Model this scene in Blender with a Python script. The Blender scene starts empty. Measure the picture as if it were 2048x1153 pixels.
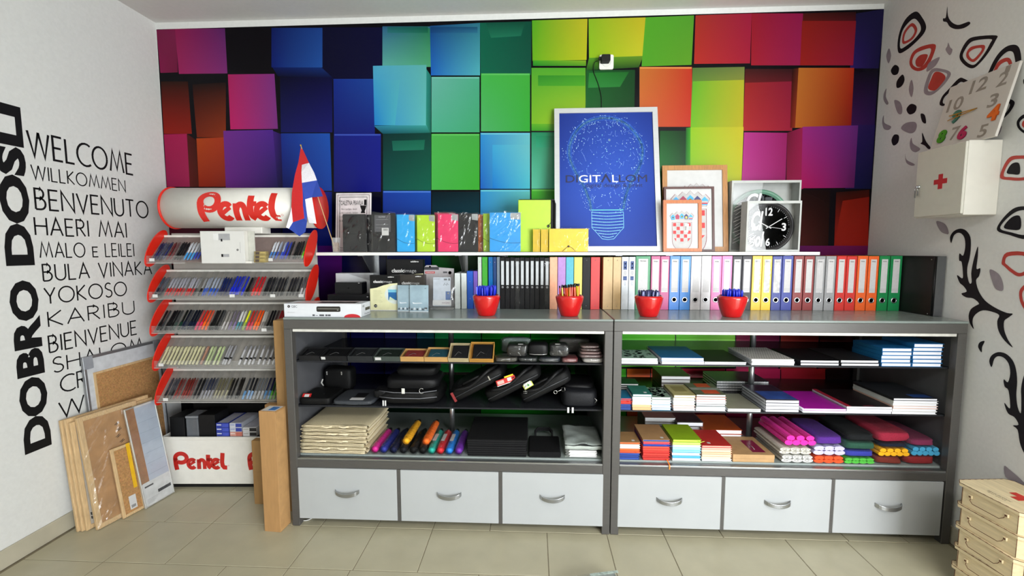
import bpy, bmesh, math, random
from mathutils import Vector, Matrix, noise
from math import radians as R, sin, cos, pi, hypot
random.seed(7)
C = bpy.context.scene
COL = C.collection

# ------------------------------------------------------------------ camera, light, exposure
FPX, HC = 891.62, 1.5169
YAW, PITCH, ROLL = -0.0472, -0.0864, -0.0014
_f0 = Vector((sin(YAW), cos(YAW), 0)); _r0 = Vector((cos(YAW), -sin(YAW), 0)); _u0 = Vector((0, 0, 1))
FWD = _f0 * cos(PITCH) + _u0 * sin(PITCH)
_u1 = _u0 * cos(PITCH) - _f0 * sin(PITCH)
RGT = _r0 * cos(ROLL) + _u1 * sin(ROLL)
UPV = _u1 * cos(ROLL) - _r0 * sin(ROLL)
cam = bpy.data.objects.new('camera', bpy.data.cameras.new('camera'))
COL.objects.link(cam)
cam.data.sensor_width = 36.0
cam.data.lens = FPX * 36.0 / 2048.0
cam.data.clip_start = 0.02
cam.matrix_world = Matrix(((RGT.x, UPV.x, -FWD.x, 0), (RGT.y, UPV.y, -FWD.y, 0), (RGT.z, UPV.z, -FWD.z, HC), (0, 0, 0, 1)))
C.camera = cam

C.view_settings.view_transform = 'Standard'
C.view_settings.look = 'None'
C.view_settings.gamma = 1.0
C.view_settings.use_curve_mapping = False
C.view_settings.exposure = -0.17
C.cycles.use_denoising = True
C.cycles.transparent_max_bounces = 16
C.cycles.max_bounces = 8
C.cycles.diffuse_bounces = 5
C.cycles.sample_clamp_indirect = 6.0

XL, XR, YB, YF, ZC = -2.525, 2.167, 3.006, -2.6, 3.03      # the room

w = bpy.data.worlds.new('overcast_sky'); C.world = w; w.use_nodes = True
w.node_tree.nodes['Background'].inputs[0].default_value = (0.80, 0.88, 1.0, 1)
w.node_tree.nodes['Background'].inputs[1].default_value = 1.0

def area(name, loc, rot, sx, sy, power, col):
    l = bpy.data.lights.new(name, 'AREA'); l.shape = 'RECTANGLE'; l.size = sx; l.size_y = sy
    l.energy = power; l.color = col
    o = bpy.data.objects.new(name, l); COL.objects.link(o); o.location = loc; o.rotation_euler = rot
    return o
# daylight through the wide shop window, behind the camera and to its right
XF = 4.7             # the shop opens out to the right in front of the corner
area('daylight', (3.10, YF + 0.03, 1.40), (R(90), 0, 0), 2.7, 2.3, 450, (0.94, 0.98, 1.0))
# added fill light under the ceiling behind the camera, lifting the dark right wall
area('added_fill_light', (0.95, -1.0, ZC - 0.03), (0, 0, 0), 1.3, 0.7, 85, (1.0, 0.98, 0.94))

# ------------------------------------------------------------------ helpers
def at(px, py, X=None, Y=None, Z=None):
    """the point of the photograph's pixel (px, py) on the plane X=, Y= or Z="""
    d = FWD + RGT * ((px - 1024) / FPX) - UPV * ((py - 576.5) / FPX)
    if X is not None: t = X / d.x
    elif Y is not None: t = Y / d.y
    else: t = (Z - HC) / d.z
    return Vector((0, 0, HC)) + d * t

def lin(h):
    h = h.lstrip('#'); o = []
    for i in (0, 2, 4):
        c = int(h[i:i+2], 16) / 255
        o.append(c / 12.92 if c <= 0.04045 else ((c + 0.055) / 1.055) ** 2.4)
    return tuple(o)

_mats = {}
def M(h, r=0.5, kind='plain', metal=0.0, var=0.05, scale=25.0, bump=0.0, coat=0.0):
    key = (h, r, kind, metal, var, scale, bump, coat)
    if key in _mats: return _mats[key]
    m = bpy.data.materials.new(kind + '_' + h.lstrip('#')); m.use_nodes = True
    nt = m.node_tree; N = nt.nodes; L = nt.links
    b = N['Principled BSDF']; b.inputs['Roughness'].default_value = r; b.inputs['Metallic'].default_value = metal
    if coat: b.inputs['Coat Weight'].default_value = coat; b.inputs['Coat Roughness'].default_value = 0.04
    tc = N.new('ShaderNodeTexCoord'); mp = N.new('ShaderNodeMapping')
    L.new(tc.outputs['Object'], mp.inputs[0])
    nz = N.new('ShaderNodeTexNoise'); nz.inputs['Scale'].default_value = scale; nz.inputs['Detail'].default_value = 3
    L.new(mp.outputs[0], nz.inputs['Vector'])
    c = lin(h)
    if max(c) < 0.06: b.inputs['Specular IOR Level'].default_value = 0.22
    lo = 1 - var * 2; hi = 1 + var * 2
    if kind == 'wood':
        mp.inputs['Scale'].default_value = (9, 9, 1.2)
    elif kind == 'woody':
        mp.inputs['Scale'].default_value = (9, 1.2, 9)
    elif kind == 'brushed':
        mp.inputs['Scale'].default_value = (0.6, 8, 8)
    elif kind == 'pages':
        mp.inputs['Scale'].default_value = (0.3, 0.3, 26)
    elif kind == 'fabric':
        mp.inputs['Scale'].default_value = (10, 10, 10)
    rp = N.new('ShaderNodeValToRGB')
    rp.color_ramp.elements[0].position = 0.3; rp.color_ramp.elements[1].position = 0.7
    rp.color_ramp.elements[0].color = (*[min(1, x * lo) for x in c], 1)
    rp.color_ramp.elements[1].color = (*[min(1, x * hi) for x in c], 1)
    L.new(nz.outputs['Fac'], rp.inputs[0]); L.new(rp.outputs[0], b.inputs['Base Color'])
    if kind == 'cork':
        n2 = N.new('ShaderNodeTexVoronoi'); n2.inputs['Scale'].default_value = 260
        L.new(tc.outputs['Object'], n2.inputs['Vector'])
        mx = N.new('ShaderNodeMix'); mx.data_type = 'RGBA'; mx.blend_type = 'MULTIPLY'; mx.inputs[0].default_value = 0.16
        L.new(rp.outputs[0], mx.inputs[6]); L.new(n2.outputs['Color'], mx.inputs[7]); L.new(mx.outputs[2], b.inputs['Base Color'])
    if bump:
        bp = N.new('ShaderNodeBump'); bp.inputs['Strength'].default_value = bump; bp.inputs['Distance'].default_value = 0.004
        L.new(nz.outputs['Fac'], bp.inputs['Height']); L.new(bp.outputs[0], b.inputs['Normal'])
    _mats[key] = m
    return m

def film(name='plastic_film', crinkle=1.0, haze=0.004, scale=16.0, tint=(0.97, 0.97, 0.97), rough=0.10, gloss=None):
    key = (name, crinkle, haze, scale, rough, gloss)
    if key in _mats: return _mats[key]
    m = bpy.data.materials.new(name); m.use_nodes = True
    nt = m.node_tree; N = nt.nodes; L = nt.links; N.clear()
    out = N.new('ShaderNodeOutputMaterial'); tr = N.new('ShaderNodeBsdfTransparent'); tr.inputs[0].default_value = (*tint, 1)
    gl = N.new('ShaderNodeBsdfGlossy'); gl.inputs['Roughness'].default_value = rough; gl.inputs['Color'].default_value = (1, 1, 1, 1)
    df = N.new('ShaderNodeBsdfDiffuse'); df.inputs['Color'].default_value = (0.85, 0.87, 0.88, 1)
    fr = N.new('ShaderNodeLayerWeight'); fr.inputs['Blend'].default_value = 0.5
    mx = N.new('ShaderNodeMixShader'); m2 = N.new('ShaderNodeMixShader'); m2.inputs[0].default_value = haze
    tc = N.new('ShaderNodeTexCoord'); nz = N.new('ShaderNodeTexNoise'); nz.inputs['Scale'].default_value = scale
    nz.inputs['Distortion'].default_value = 1.5; nz.inputs['Detail'].default_value = 2
    L.new(tc.outputs['Object'], nz.inputs['Vector'])
    bp = N.new('ShaderNodeBump'); bp.inputs['Strength'].default_value = min(1, crinkle * .8); bp.inputs['Distance'].default_value = 0.006 * crinkle
    L.new(nz.outputs['Fac'], bp.inputs['Height']); L.new(bp.outputs[0], gl.inputs['Normal']); L.new(bp.outputs[0], fr.inputs['Normal'])
    L.new(tr.outputs[0], m2.inputs[1]); L.new(df.outputs[0], m2.inputs[2])
    ml = N.new('ShaderNodeMath'); ml.operation = 'MULTIPLY'; ml.inputs[1].default_value = gloss if gloss is not None else (0.55 if crinkle > .5 else 1.0)
    pw = N.new('ShaderNodeMath'); pw.operation = 'POWER'; pw.inputs[1].default_value = 5.0
    ma = N.new('ShaderNodeMath'); ma.operation = 'MULTIPLY_ADD'; ma.inputs[1].default_value = 0.9; ma.inputs[2].default_value = 0.045
    L.new(fr.outputs['Facing'], pw.inputs[0]); L.new(pw.outputs[0], ma.inputs[0]); L.new(ma.outputs[0], ml.inputs[0]); L.new(ml.outputs[0], mx.inputs[0]); L.new(m2.outputs[0], mx.inputs[1]); L.new(gl.outputs[0], mx.inputs[2])
    L.new(mx.outputs[0], out.inputs[0])
    _mats[key] = m
    return m

class MB:
    """collects shapes and links them as ONE mesh object"""
    def __init__(s): s.V = []; s.F = []; s.I = []; s.S = []; s.m = []
    def add(s, V, F, m, T=None, smooth=False):
        if m not in s.m: s.m.append(m)
        o = len(s.V); k = s.m.index(m)
        s.V += [tuple(T @ Vector(v)) if T is not None else tuple(v) for v in V]
        for f in F: s.F.append(tuple(i + o for i in f)); s.I.append(k); s.S.append(smooth)
        return s
    def box(s, x0, x1, y0, y1, z0, z1, m, b=0.0, T=None):
        lo = (min(x0, x1), min(y0, y1), min(z0, z1)); hi = (max(x0, x1), max(y0, y1), max(z0, z1))
        b = min(b, *(0.45 * (hi[i] - lo[i]) for i in range(3)))
        if b <= 0:
            V = [(lo[0] if i & 1 == 0 else hi[0], lo[1] if i & 2 == 0 else hi[1], lo[2] if i & 4 == 0 else hi[2]) for i in range(8)]
            return s.add(V, [(0, 2, 3, 1), (4, 5, 7, 6), (0, 1, 5, 4), (2, 6, 7, 3), (0, 4, 6, 2), (1, 3, 7, 5)], m, T)
        V = []; ix = {}
        for c in range(8):
            sg = [(c >> a) & 1 for a in range(3)]
            for a in range(3):
                p = [(hi[k] if sg[k] else lo[k]) if k == a else ((hi[k] - b) if sg[k] else (lo[k] + b)) for k in range(3)]
                ix[c, a] = len(V); V.append(p)
        F = []
        for a in range(3):
            p, q = [k for k in range(3) if k != a]
            for sa in (0, 1):
                F.append(tuple(ix[(sa << a) | (u << p) | (v << q), a] for u, v in ((0, 0), (1, 0), (1, 1), (0, 1))))
        for c in range(3):
            p, q = [k for k in range(3) if k != c]
            for sp in (0, 1):
                for sq in (0, 1):
                    e = (sp << p) | (sq << q)
                    F.append((ix[e, p], ix[e | (1 << c), p], ix[e | (1 << c), q], ix[e, q]))
        for c in range(8): F.append((ix[c, 0], ix[c, 1], ix[c, 2]))
        return s.add(V, F, m, T)
    def prism(s, P, d, m, T=None, smooth=False):
        """polygon P of (x, z) points, front at y=0, back at y=d"""
        n = len(P)
        V = [(p[0], 0, p[1]) for p in P]
        if abs(d) < 1e-9: return s.add(V, [tuple(range(n))], m, T)
        V += [(p[0], d, p[1]) for p in P]
        F = [tuple(range(n)), tuple(range(2 * n - 1, n - 1, -1))]
        s.add(V, F, m, T)
        F = [(i, i + n, (i + 1) % n + n, (i + 1) % n) for i in range(n)]
        return s.add(V, F, m, T, smooth)
    def tube(s, P, r, m, n=8, T=None, closed=False):
        P = [Vector(p) for p in P]; V = []; F = []; k = len(P)
        rr = r if isinstance(r, (list, tuple)) else [r] * k
        up = None
        for i, p in enumerate(P):
            if closed: t = P[(i + 1) % k] - P[i - 1]
            else: t = P[min(i + 1, k - 1)] - P[max(i - 1, 0)]
            t = t.normalized() if t.length > 1e-9 else Vector((0, 0, 1))
            if up is None:
                up = Vector((0, 0, 1)) if abs(t.z) < 0.9 else Vector((1, 0, 0))
            a = t.cross(up)
            a = a.normalized() if a.length > 1e-6 else t.orthogonal().normalized()
            b_ = a.cross(t).normalized(); up = b_
            for j in range(n):
                q = 2 * pi * j / n
                V.append(p + (a * cos(q) + b_ * sin(q)) * rr[i])
        for i in range(k if closed else k - 1):
            for j in range(n):
                i2 = (i + 1) % k
                F.append((i * n + j, i * n + (j + 1) % n, i2 * n + (j + 1) % n, i2 * n + j))
        s.add(V, F, m, T, True)
        if not closed:
            s.add([], [], m)
            o = len(s.V) - len(V)
            kk = s.m.index(m)
            s.F.append(tuple(o + j for j in range(n))); s.I.append(kk); s.S.append(False)
            s.F.append(tuple(o + (k - 1) * n + j for j in range(n - 1, -1, -1))); s.I.append(kk); s.S.append(False)
        return s
    def lathe(s, prof, m, n=24, T=None, smooth=True, cap=True):
        V = []; F = []; k = len(prof)
        for r_, z in prof:
            for j in range(n): V.append((r_ * cos(2 * pi * j / n), r_ * sin(2 * pi * j / n), z))
        for i in range(k - 1):
            for j in range(n): F.append((i * n + j, i * n + (j + 1) % n, (i + 1) * n + (j + 1) % n, (i + 1) * n + j))
        if cap and prof[0][0] > 1e-6: F.append(tuple(range(n - 1, -1, -1)))
        if cap and prof[-1][0] > 1e-6: F.append(tuple((k - 1) * n + j for j in range(n)))
        return s.add(V, F, m, T, smooth)
    def grid(s, nu, nv, fn, m, T=None, thick=None, smooth=True):
        """surface fn(u, v) -> (x, y, z); with thick=(dx,dy,dz) a closed sheet"""
        V = [fn(i / nu, j / nv) for j in range(nv + 1) for i in range(nu + 1)]
        q = lambda i, j: j * (nu + 1) + i
        F = [(q(i, j), q(i + 1, j), q(i + 1, j + 1), q(i, j + 1)) for j in range(nv) for i in range(nu)]
        if thick is not None:
            o = len(V); V += [tuple(Vector(v) + Vector(thick)) for v in V]
            F += [tuple(o + i for i in reversed(f)) for f in F]
            ed = [q(i, 0) for i in range(nu + 1)] + [q(nu, j) for j in range(1, nv + 1)] + [q(i, nv) for i in range(nu - 1, -1, -1)] + [q(0, j) for j in range(nv - 1, 0, -1)]
            F += [(ed[i], ed[i] + o, ed[(i + 1) % len(ed)] + o, ed[(i + 1) % len(ed)]) for i in range(len(ed))]
        return s.add(V, F, m, T, smooth)
    def stroke(s, P, w_, m, T=None, y=0.0, closed=False):
        """flat stroke along (x, z) points with mitred joints, facing -y"""
        P = [Vector((p[0], p[1])) for p in P]; k = len(P); V = []
        ww = w_ if isinstance(w_, (list, tuple)) else [w_] * k
        for i, p in enumerate(P):
            a = P[i - 1] if (i > 0 or closed) else None
            b_ = P[(i + 1) % k] if (i < k - 1 or closed) else None
            d1 = (p - a).normalized() if a is not None else (b_ - p).normalized()
            d2 = (b_ - p).normalized() if b_ is not None else d1
            t = (d1 + d2)
            t = t.normalized() if t.length > 0.05 else d1
            nrm = Vector((-t.y, t.x)); c = max(0.35, abs(nrm.dot(Vector((-d1.y, d1.x)))))
            h = ww[i] / 2 / c
            V += [(p.x + nrm.x * h, y, p.y + nrm.y * h), (p.x - nrm.x * h, y, p.y - nrm.y * h)]
        F = [(2 * i, 2 * i + 1, 2 * ((i + 1) % k) + 1, 2 * ((i + 1) % k)) for i in range(k if closed else k - 1)]
        return s.add(V, F, m, T)
    def mesh(s, name):
        me = bpy.data.meshes.new(name); me.from_pydata(s.V, [], s.F)
        for m in s.m: me.materials.append(m)
        me.polygons.foreach_set('material_index', s.I); me.polygons.foreach_set('use_smooth', s.S)
        bm = bmesh.new(); bm.from_mesh(me); bmesh.ops.recalc_face_normals(bm, faces=bm.faces); bm.to_mesh(me); bm.free()
        me.update(); return me
    def build(s, name, parent=None, loc=(0, 0, 0), rot=(0, 0, 0), bevel=0, smooth_angle=None):
        o = bpy.data.objects.new(name, s.mesh(name)); COL.objects.link(o)
        o.location = loc; o.rotation_euler = rot
        if parent is not None: o.parent = parent
        if bevel:
            b = o.modifiers.new('bevel', 'BEVEL'); b.width = bevel; b.segments = 2; b.limit_method = 'ANGLE'
        return o

def tag(o, label=None, cat=None, group=None, kind=None):
    if label: o['label'] = label
    if cat: o['category'] = cat
    if group: o['group'] = group
    if kind: o['kind'] = kind
    return o
def thing(name, label, cat, loc=(0, 0, 0), rz=0.0, group=None, rot=None):
    o = bpy.data.objects.new(name, None); COL.objects.link(o); o.empty_display_size = 0.05
    o.location = loc; o.rotation_euler = rot if rot else (0, 0, rz)
    return tag(o, label, cat, group)
def kids(o): return [c for c in COL.objects if c.parent == o]
def dup(root, loc=None, rz=None, label=None, group=None, parent=None, rot=None, tree=None):
    """a copy of a thing with copies of its parts and sub-parts"""
    r = root.copy(); COL.objects.link(r)
    if parent is not None: r.parent = parent
    if loc is not None: r.location = loc
    if rz is not None: r.rotation_euler = (0, 0, rz)
    if rot is not None: r.rotation_euler = rot
    if label: r['label'] = label
    if group: r['group'] = group
    for ch in root.children: dup(ch, parent=r)
    return r
def TR(x=0, y=0, z=0, rx=0, ry=0, rz=0, s=1):
    from mathutils import Euler
    return Matrix.Translation((x, y, z)) @ Euler((rx, ry, rz)).to_matrix().to_4x4() @ Matrix.Scale(s, 4)

_txt = {}
def text_geo(body, bold=0.0, shear=0.0):
    k = (body, bold, shear)
    if k not in _txt:
        cu = bpy.data.curves.new('lettering', 'FONT'); cu.body = body; cu.size = 1; cu.offset = bold; cu.shear = shear
        cu.resolution_u = 3
        o = bpy.data.objects.new('lettering', cu); COL.objects.link(o)
        dg = bpy.context.evaluated_depsgraph_get()
        me = bpy.data.meshes.new_from_object(o.evaluated_get(dg))
        V = [(v.co.x, v.co.y) for v in me.vertices]; F = [tuple(p.vertices) for p in me.polygons]
        bpy.data.objects.remove(o); bpy.data.curves.remove(cu); bpy.data.meshes.remove(me)
        xs = [v[0] for v in V]; ys = [v[1] for v in V]
        _txt[k] = (V, F, min(xs), max(xs), min(ys), max(ys))
    return _txt[k]
def put_text(mb, body, x0, z0, x1, z1, m, y=-0.0006, bold=0.0, T=None, keep=False, shear=0.0):
    """lettering filling the rectangle x0..x1, z0..z1 of the plane y, read from -y"""
    V, F, a, b, c, d = text_geo(body, bold, shear)
    sx = (x1 - x0) / (b - a); sz = (z1 - z0) / (d - c)
    if keep:
        s_ = min(sx, sz); ox = ((x1 - x0) - s_ * (b - a)) / 2; oz = ((z1 - z0) - s_ * (d - c)) / 2
        sx = sz = s_
    else: ox = oz = 0
    mb.add([(x0 + ox + (v[0] - a) * sx, y, z0 + oz + (v[1] - c) * sz) for v in V], F, m, T)
    return mb
def smooth_poly(P, n=5):
    """closed Catmull-Rom through the points"""
    k = len(P); o = []
    for i in range(k):
        p0, p1, p2, p3 = [Vector(P[(i + j) % k]) for j in (-1, 0, 1, 2)]
        for q in range(n):
            t = q / n
            o.append(tuple(0.5 * ((2 * p1) + (p2 - p0) * t + (2 * p0 - 5 * p1 + 4 * p2 - p3) * t * t + (3 * p1 - p0 - 3 * p2 + p3) * t ** 3)))
    return o
def smooth_line(P, n=5):
    k = len(P); o = []
    for i in range(k - 1):
        p0, p1, p2, p3 = [Vector(P[min(max(i + j, 0), k - 1)]) for j in (-1, 0, 1, 2)]
        for q in range(n):
            t = q / n
            o.append(tuple(0.5 * ((2 * p1) + (p2 - p0) * t + (2 * p0 - 5 * p1 + 4 * p2 - p3) * t * t + (3 * p1 - p0 - 3 * p2 + p3) * t ** 3)))
    o.append(tuple(P[-1])); return o
def rrect(x0, x1, z0, z1, r, n=4):
    o = []
    for cx, cz, a in ((x1 - r, z1 - r, 0), (x0 + r, z1 - r, 90), (x0 + r, z0 + r, 180), (x1 - r, z0 + r, 270)):
        for i in range(n + 1): o.append((cx + r * cos(R(a + 90 * i / n)), cz + r * sin(R(a + 90 * i / n))))
    return o

def creases(w_, h, seed, n, lo=.3, hi=.75, y0=-.0035):
    """(u, v) -> point of a clear sheet w_ x h with sharp folds"""
    rs = random.Random(seed); cr_ = []
    for k in range(n):
        wd_ = rs.uniform(.010, .022); an = rs.uniform(.5, 1.5)
        cr_.append((rs.uniform(.05, .95), rs.uniform(.03, .97), cos(an), sin(an), rs.uniform(.04, .12), wd_, wd_ * .5 * rs.uniform(lo, hi)))
    def fn(u, v):
        x, z = u * w_, v * h; y = 0
        for cu_, cv_, ca_, sa_, ln, wd, am in cr_:
            dx, dz = x - cu_ * w_, z - cv_ * h
            al, ac = dx * ca_ + dz * sa_, -dx * sa_ + dz * ca_
            y += am * max(0, 1 - abs(ac) / (wd * .5)) * max(0, 1 - abs(al) / ln)
        return (-.002 + x * (w_ + .004) / w_, y0 - min(y, .006), z + .002 * v)
    return fn

# common materials
WHITE = M('#d8d8d6', 0.6); PAPER = M('#c3c3c3', 0.7, var=0.02); BLACK = M('#141414', 0.55)
INK = M('#101012', 0.6, var=0.0); RED = M('#c81e14', 0.35); STEEL = M('#b8babc', 0.3, 'brushed', metal=1.0)
GREYM = M('#4b4947', 0.40, 'brushed', var=0.04, scale=40); CLEAR = film('clear_acrylic', 0.0, 0.03, 6.0, rough=0.04)
FILM = film()
# ------------------------------------------------------------------ the room
wallm = M('#d3d4d3', 0.75, var=0.015, scale=60, bump=0.08)
ceilm = M('#d2d1d0', 0.8, var=0.01, scale=40)
def struct(o): o['kind'] = 'structure'; return o
groutm = M('#7d7460', 0.85, var=0.08)
floor = struct(MB().box(XL - 0.2, XF + 0.2, YF - 0.2, YB + 0.2, -0.12, -0.002, groutm).build('floor'))
tilem = M('#aba58d', 0.33, var=0.03, scale=7, bump=0.015)
rows = [(1.955, 2.279, [-2.5, -2.09, -1.78, -1.163, -0.852, -0.542, 0.078, 0.396, 0.699, 1.321, 1.63, 2.14]),
        (2.279, 2.60, [-2.5, -2.06, -1.78, -1.163, -0.852, -0.542, -0.23, 0.39, 0.699, 1.008, 1.647, 1.95, 2.14]),
        (2.60, 3.0, [-2.5, -1.9, -1.3, -0.7, -0.1, 0.5, 1.1, 1.7, 2.14]),
        (1.635, 1.955, [-2.5, -2.09, -1.47, -1.163, -0.863, -0.25, 0.076, 0.699, 1.008, 1.63, 2.14])]
y = 1.635
k = 0
YC = 1.10           # where the right wall ends and the shop opens out
while y > YF + 0.3:
    rows.append((y - 0.32, y, [-2.5 + (0.31 if k % 2 else 0) + 0.62 * i for i in range(12)])); y -= 0.32; k += 1
for y0, y1, xs in rows:
    for a, b in zip(xs, xs[1:]):
        if b > (2.16 if y1 > YC else 4.69): b = 2.16 if y1 > YC else 4.69
        if b - a < .02: continue
        g = 0.002
        MB().box(a + g, b - g, y0 + g, y1 - g, -0.012, 0.0, tilem, 0.0012).build('floor_tile', floor)
wl = struct(MB().box(XL - 0.15, XL, YF - 0.15, YB + 0.15, -0.1, ZC + 0.1, wallm).build('wall_left'))
wr = struct(MB().box(XR, XR + 0.15, YC, YB + 0.15, -0.1, ZC + 0.1, wallm).build('wall_right'))
wb = struct(MB().box(XL, XR, YB, YB + 0.15, -0.1, ZC + 0.1, wallm).build('wall_back'))
struct(MB().box(XR + .15, XF, YC, YC + .15, -0.1, ZC + .1, wallm).build('wall_return'))
struct(MB().box(XF, XF + .15, YF - .15, YC + .15, -0.1, ZC + .1, wallm).build('wall_far'))
struct(MB().box(XL - 0.15, XF + 0.15, YF - 0.15, YB + 0.15, ZC, ZC + 0.15, ceilm).build('ceiling'))
skm = M('#b0aa98', 0.4, var=0.03, scale=8)
b = MB()
for i in range(9):
    b.box(XL, XL + 0.01, YF + 0.62 * i + 0.0015, min(YB, YF + 0.62 * (i + 1)) - 0.0015, 0, 0.092, skm, 0.002)
struct(b.build('baseboard_left'))
b = MB()
for i in range(4):
    b.box(XR - 0.01, XR, YC + 0.62 * i + 0.0015, min(YB, YC + 0.62 * (i + 1)) - 0.0015, 0, 0.092, skm, 0.002)
struct(b.build('baseboard_right'))
# front wall with the two shop windows that light the room
wf = MB()
WIN = ((1.70, 4.50, 0.20, 2.60),)
xs = [XL] + [v for w_ in WIN for v in w_[:2]] + [XF]
for i in range(0, 4, 2): wf.box(xs[i], xs[i + 1], YF - 0.15, YF, 0, ZC, wallm)
for x0, x1, z0, z1 in WIN:
    wf.box(x0, x1, YF - 0.15, YF, 0, z0, wallm).box(x0, x1, YF - 0.15, YF, z1, ZC, wallm)
struct(wf.build('wall_front'))
wfm = M('#dcdcda', 0.4)
for i, (x0, x1, z0, z1) in enumerate(WIN):
    f = MB(); xm = (x0 + x1) / 2
    for a, b_, c, d in ((x0, x0 + 0.05, z0, z1), (x1 - 0.05, x1, z0, z1), (x0 + 0.05, x1 - 0.05, z0, z0 + .05), (x0 + 0.05, x1 - 0.05, z1 - .05, z1), (xm - 0.03, xm + 0.03, z0 + .05, z1 - .05)):
        f.box(a, b_, YF - 0.12, YF - 0.06, c, d, wfm, 0.004)
    o = struct(f.build('window_%d' % (i + 1)))
    MB().box(x0 + 0.05, xm - 0.03, YF - 0.10, YF - 0.09, z0 + .05, z1 - .05, CLEAR).build('pane', o)
    MB().box(xm + 0.03, x1 - 0.05, YF - 0.10, YF - 0.09, z0 + .05, z1 - .05, CLEAR).build('pane', o)

# ------------------------------------------------------------------ the printed wallpaper on the back wall (flat print of cubes)
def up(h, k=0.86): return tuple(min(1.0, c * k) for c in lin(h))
class Print:
    def __init__(s): s.V = []; s.F = []; s.C = []; s.lay = 0
    def quad(s, P, cols, n=5):
        """P: tl, tr, br, bl pixels; cols: tl, tr, bl, br"""
        s.lay += 1; o = len(s.V); q = [at(x, y, Y=YB) for x, y in P]; cc = [up(c, 0.86 if P[0][1] < 636 else (1.7 if P[0][1] < 755 else 0.7)) for c in cols]  # print lightened, then darkened lower down, for light and shade inside the cabinets
        for j in range(n + 1):
            v = j / n
            for i in range(n + 1):
                u = i / n
                p = (q[0] * (1 - u) + q[1] * u) * (1 - v) + (q[3] * (1 - u) + q[2] * u) * v
                s.V.append((p.x, YB - 0.0008 - 0.00001 * s.lay, p.z))
                s.C.append(tuple((cc[0][k] * (1 - u) + cc[1][k] * u) * (1 - v) + (cc[2][k] * (1 - u) + cc[3][k] * u) * v for k in range(3)))
        w_ = n + 1
        for j in range(n):
            for i in range(n): s.F.append((o + j * w_ + i, o + (j + 1) * w_ + i, o + (j + 1) * w_ + i + 1, o + j * w_ + i + 1))
    def rect(s, x0, y0, x1, y1, tl, tr, bl, br, hi=None):
        s.quad([(x0, y0), (x1, y0), (x1, y1), (x0, y1)], (tl, tr, bl, br))
        if hi: s.quad([(x0 + 1, y0 + .5), (x1 - 1, y0 + .5), (x1 - 1, y0 + 3.5), (x0 + 1, y0 + 3.5)], (hi, hi, hi, hi), 1)
pr = Print()
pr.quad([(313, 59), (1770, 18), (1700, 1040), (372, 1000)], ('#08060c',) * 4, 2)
Q = pr.rect
# far right and far left bands first, then the cubes row by row
pr.quad([(1706, 28), (1770, 18), (1757, 137), (1700, 137)], ('#161238', '#1c1842', '#2a1a60', '#1a1440'))
pr.quad([(1700, 137), (1757, 137), (1748, 262), (1698, 262)], ('#08060e', '#0c0a14', '#381048', '#2c1450'))
pr.quad([(1700, 250), (1750, 250), (1742, 378), (1690, 378)], ('#281450', '#201450', '#141450', '#10123c'))
Q(560, 55, 770, 160, '#08081c', '#0a0a30', '#06061c', '#0a0a30')
pr.quad([(313, 60), (352, 58), (356, 145), (321, 146)], ('#701840', '#7a1a48', '#801848', '#6a1538'))
pr.quad([(350, 58), (450, 57), (455, 147), (358, 148)], ('#8a1c4c', '#582262', '#98205a', '#782a70'))
Q(543, 56, 645, 135, '#0a1858', '#1a3e88', '#0c1c6a', '#1e4c98')
pr.quad([(545, 135), (643, 135), (668, 158), (556, 153)], ('#0a1450', '#102a6a', '#060a28', '#080c30'))
Q(765, 53, 862, 134, '#2c5c84', '#1e6a48', '#56a29a', '#4a9c6c', '#2a5a78')
Q(775, 54, 856, 66, '#16585a', '#105040', '#2a6e74', '#1a6448')
pr.quad([(860, 52), (960, 46), (960, 151), (862, 151)], ('#14407a', '#2a6c80', '#1a5eb8', '#4aa4b0'))
Q(861, 54, 955, 66, '#103868', '#1a4a6a', '#143e78', '#2a6a88')
pr.quad([(960, 46), (1063, 43), (1062, 150), (961, 147)], ('#0f5a44', '#0a4434', '#0e5c44', '#0c4a3a'))
pr.quad([(972, 46), (1050, 44), (1042, 72), (982, 76)], ('#0c4a3a', '#0c4432', '#1c6c50', '#1a644c'))
pr.quad([(1064, 41), (1175, 38), (1173, 120), (1065, 122)], ('#4c9c20', '#b0a824', '#62a41c', '#acb01e'))
Q(1066, 121, 1172, 132, '#3a9a24', '#7aa020', '#1c7a24', '#4a8a20')
pr.quad([(1177, 38), (1291, 35), (1287, 112), (1178, 116)], ('#7ea822', '#b4a622', '#84b01c', '#b8b428'))
pr.quad([(1178, 116), (1287, 112), (1277, 135), (1172, 141)], ('#4e8c24', '#5c8422', '#1c4a18', '#24481a'))
pr.quad([(1291, 35), (1388, 31), (1383, 130), (1283, 133)], ('#4c9826', '#4a8c28', '#4a9424', '#568e22'), 5)
pr.quad([(1391, 31), (1503, 27), (1500, 127), (1388, 128)], ('#942c20', '#921838', '#a82a22', '#9a1a34'))
pr.quad([(1503, 27), (1606, 27), (1600, 131), (1502, 131)], ('#8a1626', '#861244', '#981828', '#8e1a4a'))
pr.quad([(1606, 27), (1712, 24), (1706, 131), (1600, 131)], ('#40100a', '#280a0c', '#8e1a16', '#8c1836'))
pr.quad([(1604, 42), (1712, 42), (1706, 131), (1600, 131)], ('#7e1810', '#7c1420', '#8e1a16', '#8c1836'))
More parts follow.
